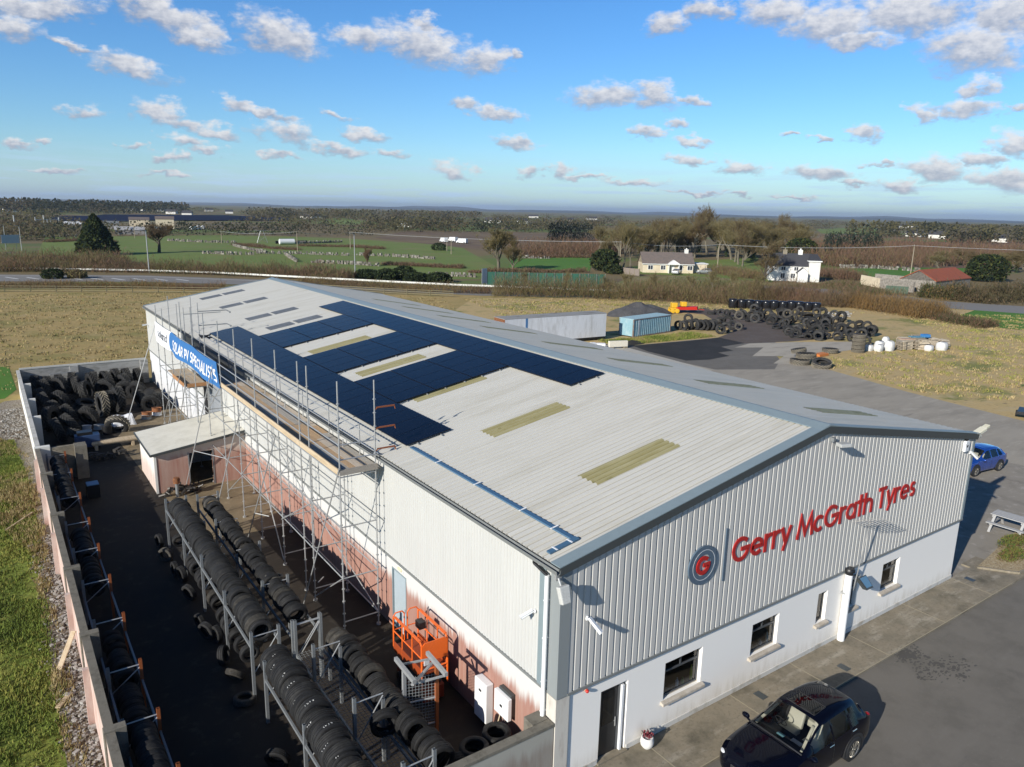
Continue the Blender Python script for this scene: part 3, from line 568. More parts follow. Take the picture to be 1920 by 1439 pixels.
mb.build('pipe_bracket', M['white'], wh)
mb = MB(); mb.box(-.085, -.052, .55, .80, HC+.03, HE-.2); mb.build('flashing_strip', M['trim'], wh)
# windows and doors
M['frame'] = mat('window_frame', (.06, .065, .07), .4); M['pane'] = glass('window_glass', t=.8)
M['sill'] = mat('stone_sill', (.40, .35, .28), .9, col2=(.50, .45, .38), vscale=3, c2=(.4, .7), var=.15)
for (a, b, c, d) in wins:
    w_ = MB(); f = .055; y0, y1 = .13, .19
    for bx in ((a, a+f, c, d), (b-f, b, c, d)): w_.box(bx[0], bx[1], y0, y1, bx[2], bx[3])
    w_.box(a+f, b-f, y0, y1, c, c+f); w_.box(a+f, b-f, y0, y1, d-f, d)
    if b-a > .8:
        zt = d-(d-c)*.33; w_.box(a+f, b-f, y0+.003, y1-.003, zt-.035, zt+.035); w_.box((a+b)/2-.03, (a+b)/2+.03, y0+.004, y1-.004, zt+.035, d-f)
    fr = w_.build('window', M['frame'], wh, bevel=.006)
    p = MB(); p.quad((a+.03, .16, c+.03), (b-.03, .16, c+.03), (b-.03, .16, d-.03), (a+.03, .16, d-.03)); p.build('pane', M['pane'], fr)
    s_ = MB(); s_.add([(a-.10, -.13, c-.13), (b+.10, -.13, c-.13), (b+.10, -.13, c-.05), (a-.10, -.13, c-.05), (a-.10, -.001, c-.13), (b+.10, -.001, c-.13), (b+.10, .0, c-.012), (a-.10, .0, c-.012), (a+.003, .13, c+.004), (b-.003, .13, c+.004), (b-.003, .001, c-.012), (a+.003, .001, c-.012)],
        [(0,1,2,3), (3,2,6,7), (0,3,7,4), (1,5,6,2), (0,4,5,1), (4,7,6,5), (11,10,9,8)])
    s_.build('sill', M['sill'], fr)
a, b, c, d = door
dm = MB(); dm.box(a+.06, b-.26, .13, .18, c+.04, d-.06)
dr = dm.build('front_door', mat('door_dark', (.02, .021, .023), .3), wh)
p = MB(); p.box(a+.2, b-.40, .12, .129, 1.15, d-.2); p.build('glazed_panel', mat('dark_glass', (.01, .011, .012), .05), dr)
p = MB(); p.box(b-.36, b-.33, .075, .10, 1.0, 1.3); p.box(b-.355, b-.335, .10, .13, 1.14, 1.16); p.build('handle', M['zinc'], dr)
f_ = MB(); f_.box(a, a+.06, .10, .19, c, d); f_.box(b-.26, b-.19, .10, .19, c, d-.06); f_.box(a+.06, b-.19, .10, .19, d-.06, d); f_.box(b-.19, b, .13, .18, c, d)
f_.build('door_frame', M['frame'], wh)
f_ = MB(); f_.box(b-.185, b-.11, .02, .129, c, d-.12); f_.build('door_leaf_edge', M['white'], wh)
f_ = MB(); f_.box(a-.05, b+.05, -.10, .13, .1005, .15); f_.build('doorstep', M['conc'], wh)
# steel personnel door and roller door in the long wall
f_ = MB(); f_.box(.06, .11, 8.80, 9.85, .03, 2.45); sd_ = f_.build('side_door', mat('steel_door', (.36, .42, .45), .5, var=.06, vscale=1), wh)
f_ = MB(); f_.box(.03, .058, 8.92, 8.97, 1.0, 1.15); f_.build('handle', M['zinc'], sd_)
f_ = MB(); f_.box(-.01, .12, 8.752, 8.80, .03, 2.499); f_.box(-.01, .12, 9.85, 9.898, .03, 2.499); f_.box(-.01, .12, 8.80, 9.85, 2.45, 2.499); f_.build('door_frame', M['trim'], wh)
f_ = MB()
for k in range(26): f_.box(-.15-.012*(k % 2), -.095, 33.3, 36.6, .05+k*.2, .05+k*.2+.2)
f_.build('roller_door', mat('roller_steel', (.30, .32, .34), .5, metal=.2), wh)
f_ = MB(); f_.box(-.20, -.09, 36.6, 37.5, .03, 5.3); f_.build('door_recess', M['black'], wh)

# roof cable tray: stays where it is clipped, a thing of its own
tr = thing('cable_tray', 'blue grey cable tray running along the near roof edge', 'cable tray')
mb = MB(); cz = lambda x: HE+SL*x+.045
def on_roof(x, y, h): return Vector((x-SL*h, y, HE+SL*x+h))
for (p, q, w_) in (((.93, 10.0), (.93, .52), .16), ((1.01, .60), (.03, .60), .16)):
    mb.bar(on_roof(*p, .07 if p[1] > 1 else .09), on_roof(*q, .07 if p[1] > 1 else .09), w_, .05)
mb.build('tray', M['tray'], tr)
mb = MB()
for y in (8, 5.5, 3, 1.5): mb.bar(on_roof(.80, y, .1), on_roof(1.06, y, .1), .05, .012)
for x in (.75, .25): mb.bar(on_roof(x, .49, .12), on_roof(x, .72, .12), .05, .012)
mb.build('clip', M['white'], tr)

# ------------------------------------------------------------ solar panels
pan = thing('solar_panel', 'all black solar panel in the array on the sunny roof slope', 'solar panel', group='solar panels on the roof')
PL, PW, TH = 1.915, 1.147, .035
ang = math.atan(SL)
mb = MB(); mb.box(-PL/2, PL/2, -PW/2, PW/2, -TH, 0)
mb.build('frame', M['navy_panel'], pan)
def solar_mat():
    mm = bpy.data.materials.new('solar_cells'); mm.use_nodes = True; nt = mm.node_tree; N = nt.nodes; L = nt.links; b = N['Principled BSDF']
    tc = N.new('ShaderNodeTexCoord'); br = N.new('ShaderNodeTexBrick'); L.new(tc.outputs['Object'], br.inputs['Vector'])
    br.offset = 0; br.inputs['Scale'].default_value = 1; br.inputs['Brick Width'].default_value = .31; br.inputs['Row Height'].default_value = .182; br.inputs['Mortar Size'].default_value = .0045
    br.inputs['Color1'].default_value = (.0032, .0038, .0085, 1); br.inputs['Color2'].default_value = (.0036, .0044, .010, 1); br.inputs['Mortar'].default_value = (.003, .004, .008, 1)
    L.new(br.outputs['Color'], b.inputs['Base Color']); b.inputs['Roughness'].default_value = .22; b.inputs['Specular IOR Level'].default_value = .12
    return mm
mb = MB(); mb.box(-PL/2+.014, PL/2-.014, -PW/2+.014, PW/2-.014, .0005, .0035); mb.build('cells', solar_mat(), pan)
first = True
for col in range(5):
    for k in range(25):
        if col in (1, 2, 3) and not (4 <= k < 8 or 10 <= k < 14 or 17 <= k < 21): continue
        x = .80+.945+col*1.925; y = 10.15+1.154*(k+.5)
        p = on_roof(x, y, .145)
        rot = Matrix.Rotation(-ang, 3, 'Y').to_euler()
        if first: pan.location = p; pan.rotation_euler = rot; first = False
        else: dup(pan, p, tuple(rot))
mb = MB()
for col in range(5):
    ks = [(0, 25)] if col in (0, 4) else [(4, 8), (10, 14), (17, 21)]
    for a, b in ks:
        for dx in (.45, 1.45):
            x = .80+dx+col*1.925; mb.bar(on_roof(x, 10.15+1.154*a-.12, .075), on_roof(x, 10.15+1.154*b+.12, .075), .04, .05)
tag(mb.build('mounting_rail', M['zinc_dull']), 'aluminium mounting rails under the black solar array', 'mounting rail', kind='stuff')

# ------------------------------------------------------------ front sign, strokes of one width
def arc(cx, cy_, r, a0, a1, n=20): return [(cx+r*math.cos(math.radians(a0+(a1-a0)*i/n)), cy_+r*math.sin(math.radians(a0+(a1-a0)*i/n))) for i in range(n+1)]
GL = {
 'G': (1.06, [arc(.5, .5, .415, 42, 360, 30)+[(.50, .5)]]),
 'e': (.80, [[(.08, .375)] + [(.665, .375)] + arc(.375, .375, .29, 0, 318, 26)[1:]]),
 'r': (.50, [[(.085, 0), (.085, .75)], arc(.36, .39, .275, 176, 70, 10)]),
 'y': (.70, [[(.07, .75), (.35, .07)], [(.63, .75), (.235, -.25)]]),
 'M': (1.08, [[(.06, 0), (.20, .93), (.535, .16), (.87, .93), (1.01, 0)]]),
 'c': (.74, [arc(.375, .375, .29, 47, 313, 24)]),
 'a': (.82, [arc(.375, .375, .29, 0, 360, 28), [(.665, 0), (.665, .75)]]),
 't': (.50, [[(.23, 0), (.23, 1.0)], [(.0, .69), (.46, .69)]]),
 'h': (.76, [[(.085, 0), (.085, 1)], [(.08, .375)]+arc(.36, .375, .27, 180, 0, 14)+[(.63, 0)]]),
 'T': (.66, [[(.31, 0), (.31, .92)], [(0, .915), (.62, .915)]]),
 's': (.58, [arc(.27, .52, .145, 35, 270, 14)+arc(.27, .23, .145, 90, -145, 14)[1:]]),
 'S': (.66, [arc(.30, .70, .215, 35, 270, 14)+arc(.30, .27, .215, 90, -145, 14)[1:]]),
 'O': (.86, [[(.40+.33*math.cos(2*PI*i/24), .5+.415*math.sin(2*PI*i/24)) for i in range(25)]]),
 'L': (.58, [[(.09, 1), (.09, .085), (.52, .085)]]),
 'A': (.84, [[(.04, 0), (.40, .93), (.76, 0)], [(.17, .3), (.63, .3)]]),
 'R': (.74, [[(.09, 0), (.09, .915), (.32, .915)]+arc(.36, .69, .225, 90, -90, 12)+[(.12, .465)], [(.36, .44), (.64, 0)]]),
 'P': (.70, [[(.09, 0), (.09, .915), (.32, .915)]+arc(.36, .66, .255, 90, -90, 12)+[(.12, .405)]]),
 'V': (.78, [[(.04, 1), (.37, .07), (.70, 1)]]),
 'E': (.62, [[(.56, .085), (.09, .085), (.09, .915), (.56, .915)], [(.1, .5), (.50, .5)]]),
 'C': (.86, [arc(.46, .5, .38, 48, 312, 22)]),
 'I': (.30, [[(.12, 0), (.12, 1)]]),
 'o': (.80, [arc(.375, .375, .29, 0, 360, 28)]),
 'l': (.30, [[(.12, 0), (.12, 1)]]),
 'i': (.30, [[(.12, 0), (.12, .75)], [(.12, .9), (.12, 1.02)]]),
 'd': (.82, [arc(.375, .375, .29, 0, 360, 28), [(.665, 0), (.665, 1)]]),
 ' ': (.36, []),
}
def ribbon(mb, pts, w, t0, t1, M_):
    P = [Vector((p[0], p[1])) for p in pts]; n = len(P); Lf = []; Rt = []
    closed = (P[0]-P[-1]).length < 1e-4
    for i in range(n):
        if closed and i in (0, n-1): a = (P[1]-P[0]).normalized(); b = (P[-1]-P[-2]).normalized()
        else: a = (P[min(i+1, n-1)]-P[max(i, 0)]) if i < n-1 else P[i]-P[i-1]; b = P[i]-P[i-1] if i > 0 else a; a = a.normalized(); b = b.normalized()
        t = (a+b).normalized() if (a+b).length > 1e-5 else a
        nn = Vector((-t.y, t.x)); k = 1/max(.45, nn.dot(Vector((-a.y, a.x))))
        Lf.append(P[i]+nn*(w/2*k)); Rt.append(P[i]-nn*(w/2*k))
    v = []; f = []
    for i in range(n):
        for q, t in ((Lf[i], t0), (Rt[i], t0), (Rt[i], t1), (Lf[i], t1)): v.append((q.x, q.y, t))
    for i in range(n-1):
        a, b = 4*i, 4*i+4
        f += [(a+j, a+(j+1) % 4, b+(j+1) % 4, b+j) for j in range(4)]
    if not closed: f += [(0, 3, 2, 1), (4*n-4, 4*n-3, 4*n-2, 4*n-1)]
    mb.add(v, [q[::-1] for q in f], 0, M_)
def glyph(ch, w, t0, t1, M_):
    mb = MB()
    for i, pl in enumerate(GL[ch][1]): ribbon(mb, pl, w, t0, t1-.003*i, M_)
    return mb
sg = thing('wall_sign', 'red shop name lettering with blue roundel fixed across the front cladding', 'sign', (0, -.065, 0))
CAPH = .845; text = 'Gerry McGrath Tyres'
wt = sum(GL[c][0] for c in text)
kx = (17.78-6.72)/(wt*CAPH); x = 6.72
for ch in text:
    if ch != ' ':
        M_ = Matrix.Translation((x, 0, 4.965)) @ Mxz @ Matrix.Diagonal((CAPH*kx, CAPH, 1, 1))
        glyph(ch, .155, .002, .030, M_).build('letter', M['red_sign'], sg)
    x += GL[ch][0]*CAPH*kx
mb = MB(); mb.box(6.35, 6.405, -.03, -.002, 4.52, 6.26); mb.build('divider_bar', M['slate_sign'], sg)
rd = MB(); prof = [(.345, -.0), (.62, -.0), (.62, -.05), (.345, -.05)]
rd.lathe(prof, 48, Matrix.Translation((5.36, 0, 5.33)), 0, True, 'Y')
ro = rd.build('roundel', M['slate_sign'], sg)
rd = MB(); rd.lathe([(.0005, -.02), (.345, -.02)], 48, Matrix.Translation((5.36, 0, 5.33)), 0, False, 'Y'); rd.build('disc', M['clad_front'], ro)
rd = MB(); rd.lathe([(.475, -.053), (.488, -.053), (.488, -.05), (.475, -.05)], 48, Matrix.Translation((5.40, 0, 5.33)), 0, True, 'Y'); rd.build('ring_line', M['white'], ro)
glyph('G', .22, .045, .075, Matrix.Translation((5.36-.29, 0, 5.33-.285)) @ Mxz @ Matrix.Diagonal((.57, .57, 1, 1))).build('letter', M['red_sign'], ro)

# ------------------------------------------------------------ yard walls
yw = thing('yard_wall', 'long precast wall along the left of the tyre yard, white far half and pink near half', 'wall')
mb = MB(); mb.box(-9.95, -9.79, 34.3, 57.9, 0, 1.93); mb.build('white_panel', M['pier_white'], yw)
ys = [-7.0, -3.0, 1.2, 6.3, 11.7, 17.05, 23.1, 29.2, 34.2]
mb = MB()
for a, b in zip(ys, ys[1:]): mb.box(-10.02, -9.84, a+.13, b-.13, 0, 1.93)
mb.build('pink_panel', M['pier_pink'], yw)
mb = MB(); mb.box(-10.0, -9.76, 34.3, 57.9, 1.931, 2.05); mb.build('coping', mat('pale_coping', (.50, .49, .45), .9, col2=(.38, .37, .33), vscale=1.5), yw)
mb = MB()
for a, b in zip(ys, ys[1:]): mb.box(-10.03, -9.80, a+.13, b-.13, 1.931, 2.03)
mb.build('mossy_coping', M['conc_mossy'], yw)
for y in ys:
    mb = MB(); mb.box(-10.07, -9.52 if y < 34 else -9.30, y-.13, y+.13, 0, 2.10); mb.build('pier', M['conc_mossy'] if y < 34 else M['pier_white'], yw, bevel=.015)
for y in (41.8, 47.05, 52.4):
    mb = MB(); mb.box(-9.78, -9.28, y-.13, y+.13, 0, 2.0); mb.build('pier', M['pier_white'], yw)
# pink outer ribs catching the sun
for a, b in zip(ys, ys[1:]):
    mb = MB(); mb.box(-10.19, -10.021, b-1.9, b-1.72, 0, 1.9); mb.build('outer_rib', M['pier_pink'], yw)
bw = thing('block_wall', 'weathered grey block wall closing the far end of the tyre yard', 'wall')
mb = MB(); mb.box(-9.78, -.35, 57.9, 58.12, 0, 2.05); mb.build('wall', M['block'], bw)
mb = MB(); mb.box(-9.78, -.35, 57.86, 58.16, 2.051, 2.16); mb.build('coping', mat('coping_grey', (.42, .42, .39), .9, var=.1, vscale=1), bw)
for x in (-5.95, -.6):
    mb = MB(); mb.box(x-.3, x+.3, 57.55, 57.9, 0, 2.05); mb.build('pier', M['block'], bw)
fwl = thing('front_wall', 'low mossy concrete wall joining the warehouse corner at the bottom of the picture', 'wall')
mb = MB(); mb.box(-9.7, -.09, -.02, .17, 0, 2.06); mb.build('wall', M['conc'] if False else streaked('front_wall_stain', (.34, .33, .29), (.30, .285, .25), 1.5, .5, (3, 3, .35), (.22, .17, .14)), fwl)
mb = MB(); mb.box(-9.7, -.09, -.05, .20, 2.061, 2.15); mb.build('coping', M['conc_mossy'], fwl)
mb = MB(); mb.box(-.62, -.12, .205, .62, 2.0, 2.17); mb.box(-.62, -.12, .205, .62, 0, 2.0); mb.build('pier', M['conc_mossy'], fwl)
# inner corner stub wall beyond the rack
iw = thing('stub_wall', 'short rough concrete stub wall across the left of the yard', 'wall')
mb = MB(); mb.box(-9.29, -8.15, 34.1, 34.32, 0, 1.95); mb.build('wall', M['conc'], iw)
mb = MB(); mb.box(-8.15, -7.55, 33.6, 34.4, 0, 1.98); mb.build('end_pier', M['conc_mossy'], iw)
gt = thing('steel_gate', 'leaning galvanised tube gate against the far block wall', 'gate')
mb = MB()
for z in (1.05, 1.62): mb.tube((-7.75, 57.2, z), (-6.0, 57.45, z), .035, 6)
for k in range(3): x = -7.75+k*.875; mb.tube((x, 57.2+.125*k, .1), (x, 57.2+.125*k, 1.62), .03, 6)
mb.build('frame', M['zinc'], gt)

# ------------------------------------------------------------ lean-to shed
sh = thing('lean_to_shed', 'small pink stained lean-to shed with pale sheet roof against the long wall', 'shed')
SX, SY0, SY1 = -4.85, 28.9, 33.4
mb = MB(); wall_holes(mb, [(-3.08, -1.84, .03, 2.05)], SX, -.01, 0, 2.28, SY0, .16); mb.prism([(SX, 2.28), (-.01, 2.28), (-.01, 2.93), (SX, 2.30)], -SY0-.16, -SY0, 0, Mxz)
mb.build('front_wall', M['shed_red'], sh)
mb = MB(); mb.box(SX, SX+.15, SY0+.161, SY1, 0, 2.3); mb.build('end_wall', streaked('shed_end', (.70, .66, .60), (.52, .40, .35), 1.0, .9, (4, 4, .35), (.62, .54, .48)), sh)
mb = MB(); mb.box(SX+.15, -.01, SY1-.15, SY1, 0, 2.3); mb.build('rear_wall', M['wall_white'], sh)
mb = MB(); sa = math.atan2(2.98-2.33, 5.05)
vv = Vector((5.05, 0, .65)).normalized(); nn = Vector((-.65, 0, 5.05)).normalized()
ribbed(mb, (SX-.2, SY0-.25, 2.33), (0, 1, 0), vv, nn, SY1-SY0+.5, 0, 5.08, pitch=.2, depth=.025)
mb.build('roof', mat('shed_roof', (.60, .58, .51), .6, col2=(.52, .50, .43), vscale=1, c2=(.4, .7), var=.06), sh)
mb = MB(); mb.bar((SX-.2, SY0-.25, 2.28), (-.02, SY0-.25, 2.93), .03, .14); mb.bar((SX-.2, SY1+.25, 2.28), (-.02, SY1+.25, 2.93), .03, .14); mb.bar((SX-.22, SY0-.26, 2.29), (SX-.22, SY1+.26, 2.29), .04, .13)
mb.build('fascia', M['trim_dark'], sh)
mb = MB(); mb.box(SX-.02, SX+.10, SY0-.03, SY0-.002, 0, 2.25); mb.build('quoin', M['pier_white'], sh)
mb = MB(); mb.box(-3.14, -3.08, SY0-.02, SY0+.1, .03, 2.1); mb.box(-1.84, -1.78, SY0-.02, SY0+.1, .03, 2.1); mb.build('door_jamb', M['zinc_dull'], sh)

# ------------------------------------------------------------ scaffold
sc = thing('scaffold', 'galvanised tube scaffold with a boarded walkway along the eaves of the long wall', 'scaffold')
XO, XI, ZD = -1.77, -.40, 6.28
YO = [10.3, 13.3, 14.3, 17.0, 20.2, 23.2, 26.2, 29.25, 32.2, 35.1, 38.5, 40.9, 43.1]
r_ = .027
def rosettes(mb, x, y, z0, z1):
    z = z0
    while z < z1: mb.tube((x, y, z-.012), (x, y, z+.012), .062, 6); z += .5
for y in YO:
    mb = MB(); zt = 9.7 if y < 39 else 8.6
    mb.tube((XO, y, .1), (XO, y, zt), r_, 6); mb.tube((XO, y, .03), (XO, y, .1), .09, 6); rosettes(mb, XO, y, .4, zt-.3); mb.build('standard', M['zinc'], sc)
YI = [10.3, 13.3, 17.0, 20.2, 23.2, 26.2, 29.25, 32.2, 35.1, 38.5, 40.9, 43.1]
for y in YI:
    if y == 29.25 or y == 32.2: zb = 3.05
    else: zb = .03
    mb = MB(); zt = 9.6 if y in (10.3, 38.5) else (8.6 if y > 39 else 6.6)
    mb.tube((XI, y, zb), (XI, y, zt), r_, 6); mb.tube((XI, y, zb), (XI, y, zb+.07), .09, 6); rosettes(mb, XI, y, max(.4, zb+.3), zt-.2); mb.build('standard', M['zinc'], sc)
for y in (12.1, 15.2, 18.3, 21.4, 24.5, 27.6, 30.6):
    mb = MB(); mb.tube((-.22, y, 6.3), (-.22, y, 7.5), r_, 6); mb.build('rail_post', M['zinc'], sc)
def run(name, m, segs, rr=.024):
    for a, b in segs:
        mb = MB(); mb.tube(a, b, rr, 6); mb.build(name, m, sc)
run('ledger', M['zinc'], [((XO, 10.3, z), (XO, 43.1 if z < 8 else 26.2, z)) for z in (2.3, 4.3, 6.2, 6.85, 7.4)])
run('ledger', M['zinc'], [((XI, 10.3, z), (XI, 28.6, z)) for z in (.55, 2.35, 4.3, 6.2)] + [((-.22, 10.3, z), (-.22, 38.5, z)) for z in (6.8, 7.3)] + [((XI, 34.0, z), (XI, 43.1, z)) for z in (2.35, 4.3, 6.2)])
segs = []
for y in YI:
    for z in ((.55, 2.3, 4.3, 6.2) if not 28.9 < y < 33.6 else (4.3, 6.2)): segs.append(((XO, y, z), (XI, y, z)))
segs += [((XO, 10.3, z), (XI, 10.3, z)) for z in (6.85, 7.4)]
run('transom', M['zinc'], segs)
run('brace', M['zinc'], [((XO-.05, a, z0), (XO-.05, b, z1)) for a, b, z0, z1 in ((10.3, 13.3, 2.3, .2), (13.3, 17.0, 4.2, 2.2), (17.0, 20.2, .3, 4.3), (20.2, 23.2, 4.3, 2.3), (23.2, 26.2, 2.2, .4), (26.2, 29.25, 6.2, 4.3), (35.1, 38.5, 4.3, .4), (38.5, 40.9, 4.3, 2.3), (40.9, 43.1, 2.2, .3))])
run('brace', M['zinc'], [((XI+.03, a, z0), (XI+.03, b, z1)) for a, b, z0, z1 in ((10.3, 17.0, .5, 2.4), (17.0, 23.2, 2.4, 4.3))])
rk = [((-1.82, 27.4, 7.3), (-3.39, 28.88, .06)), ((-1.82, 43.2, 7.3), (-4.3, 43.3, .06)), ((-1.82, 22.8, 5.6), (-2.9, 24.4, .06)), ((-1.82, 17.3, 5.9), (-2.35, 20.6, .06)), ((-1.82, 10.2, 6.6), (-2.3, 13.2, .06)), ((-1.82, 35.2, 5.8), (-3.0, 37.2, .06))]
run('raker', M['zinc'], rk, .027)
run('raker_tie', M['zinc'], [((XO, 26.2, 2.3), (-2.9, 28.42, 2.3)), ((XO, 12.3, 1.5), (-2.1, 12.0, 1.5)), ((XO, 19.0, 1.6), (-2.2, 19.7, 1.6))])
# boards of the walkway, toe boards
PLY = [M['ply'], mat('board_pale', (.50, .43, .34), .85, var=.2, vscale=1.2, stretch=(4, .35, 1)), mat('board_orange', (.44, .30, .17), .85, var=.2, vscale=1.2, stretch=(4, .35, 1)), mat('board_grey', (.36, .335, .29), .85, var=.25, vscale=1.5, stretch=(4, .35, 1))]
for j in range(6):
    x0 = XO+.10+j*.250
    k = 0; y = 10.35+(j % 2)*.9
    for (a, b) in ((10.35, 13.9+j*.3), (13.92+j*.3, 17.9-j*.25), (17.92-j*.25, 21.8+j*.2), (21.82+j*.2, 25.6), (25.62, 29.4+j*.2), (29.42+j*.2, 33.4), (33.42, 38.4)):
        mb = MB(); mb.box(x0, x0+.232, a, b, ZD-.02-.002*j, ZD+.02+.003*(k % 2)); mb.build('board', PLY[(j*3+k*2+k*j) % 4], sc); k += 1
for (a, b) in ((10.3, 14.2), (14.22, 18.1), (18.12, 22.0), (22.02, 25.9)):
    mb = MB(); mb.box(XO-.07, XO-.032, a, b, ZD+.02, ZD+.25); mb.build('toe_board', M['wood'], sc)
mb = MB(); mb.box(XO-.02, XI+.06, 10.24, 10.28, ZD, ZD+.23); mb.build('toe_board', mat('grey_board', (.30, .27, .23), .9, var=.2, vscale=3, stretch=(.5, 5, 5)), sc)
mb = MB(); mb.box(XO-.07, XO-.032, 26.3, 27.9, ZD+.02, ZD+.26); mb.build('toe_board', M['rust'], sc)
# a lower stage of brown boards at the far end, orange loading brackets at the near end
mb = MB()
for j in range(5): mb.box(XO+.1+j*.26, XO+.33+j*.26, 35.0, 41.0, 4.33, 4.37+.003*j)
mb.build('lower_stage', M['ply'], sc)
mb = MB(); mb.box(XO-.06, XO-.03, 35.2, 38.6, 4.36, 4.60); mb.box(XO+.1, XI, 34.93, 34.97, 4.38, 4.60); mb.build('toe_board', mat('orange_brown_ply', (.36, .18, .075), .8, var=.2, vscale=2), sc)
for z in (6.95, 7.75, 8.5):
    mb = MB(); mb.path([(XI+.02, 10.3, z), (XI+.10, 10.3, z+.07), (XI+.78, 10.3, z+.07), (XI+.82, 10.3, z-.05)], .022, 8); mb.bar((XI+.08, 10.3, z+.08), (XI+.79, 10.3, z+.08), .05, .05)
    mb.build('gate_bracket', M['orange_post'], sc)
for z in (7.95, 8.85):
    mb = MB(); mb.path([(XI, 36.6, z), (XI+1.75, 36.6, z), (XI+1.95, 36.5, z-.12)], .03, 6); mb.ball((XI+1.95, 36.5, z-.14), .06, 8, 5); mb.build('hooked_arm', M['zinc_dull'], sc)
mb = MB(); mb.tube((XI, 36.6, 6.2), (XI, 36.6, 9.4), r_, 6); rosettes(mb, XI, 36.6, 6.5, 9.2); mb.build('standard', M['zinc'], sc)
mb = MB()
for y, z in ((29.25, 9.68),): mb.tube((XO-.9, y+.3, z), (XO+.9, y-.3, z+.1), .024, 6)
mb.build('top_tube', M['zinc_dull'], sc)
mb = MB()
for k in range(7):
    a = k*.9; c_ = Vector((XI+.05, 35.9, 7.3)); mb.tube(c_+Vector((-.15, -.3+.1*k, .02*k)), c_+Vector((.25*math.sin(a)+.3, .3*math.cos(a)-.2+.1*k, .12*math.sin(a*2))), .045, 6)
tag(mb.build('tube_fittings', M['black']), 'dark bundle of scaffold fittings hooked over the far eaves', 'fittings')

# ------------------------------------------------------------ banner on the scaffold
bn = thing('banner', 'sagging white and blue solar advertising banner tied along the scaffold', 'banner')
BY0, BY1, BH = 43.1, 26.55, 1.36
def ban(u, v, d=0.0):
    """u 0..1 from the far end, v 0..1 from bottom to top"""
    y = BY0+(BY1-BY0)*u
    top = 7.50-.10*math.sin(PI*((u*3) % 1))
    low = (1-v)
    x = -1.86-.20*low*math.sin(PI*u)*(.7+.3*math.sin(u*17))-.03*math.sin(u*31+v*3)*low-d
    return (x, y+.5*low*(1 if u > .96 else .0)*(-1), top-BH*low*(1.0-.10*math.sin(PI*u)))
def patch(u0, u1, name, m, mask=None, nu=60, nv=10):
    mb = MB(); v = []; f = []
    for i in range(nu+1):
        for j in range(nv+1):
            vv_ = j/nv; u = u0+(u1-u0)*i/nu
            if mask and i == 0: pass
            if mask: u = mask(vv_)+(u1-mask(vv_))*i/nu
            v.append(ban(u, vv_, .0))
    for i in range(nu):
        for j in range(nv): a = i*(nv+1)+j; f.append((a, a+nv+1, a+nv+2, a+1))
    mb.add(v, f); return mb.build(name, m, bn, smooth=180)
edge = lambda v: .335-.055*math.sqrt(max(0, 1-((v-.5)/.5)**2))
M['ban_white'] = mat('banner_white', (.74, .75, .77), .7); M['ban_blue'] = mat('banner_blue', (.030, .14, .36), .6, var=.08, vscale=1)
def white_patch():
    mb = MB(); v = []; f = []; nu, nv = 24, 12
    for i in range(nu+1):
        for j in range(nv+1): q = j/nv; v.append(ban(edge(q)*i/nu, q))
    for i in range(nu):
        for j in range(nv): a = i*(nv+1)+j; f.append((a, a+nv+1, a+nv+2, a+1))
    mb.add(v, f); return mb.build('white_field', M['ban_white'], bn, smooth=180)
white_patch(); patch(.3, 1, 'blue_field', M['ban_blue'], edge, 70, 12)
def ban_text(txt, u0, u1, v0, hgt, m, wt_=.17, tilt=0):
    wid = sum(GL[c][0]+.08 for c in txt); mb = MB(); x = 0
    for ch in txt:
        x += .04
        for i, pl in enumerate(GL[ch][1]):
            t = MB(); fine = []
            for p, q in zip(pl, pl[1:]):
                for s_ in range(3): fine.append((p[0]+(q[0]-p[0])*s_/3, p[1]+(q[1]-p[1])*s_/3))
            fine.append(pl[-1]); ribbon(t, fine, wt_, 0, .008+.002*i, Matrix.Identity(4))
            vs = []
            for (a, b, c) in t.v:
                u = u0+(u1-u0)*(x+a)/wid; vv_ = v0+hgt*b; p = ban(u, min(max(vv_, 0), 1), .012+c); vs.append(p)
            mb.add(vs, t.f)
        x += GL[ch][0]+.04
    return mb.build('lettering', m, bn)
ban_text('SOLAR PV SPECIALISTS', .365, .985, .20, .50, M['ban_white'], .17)
ban_text('solarid', .05, .25, .32, .42, mat('banner_grey', (.08, .09, .11), .7), .13)

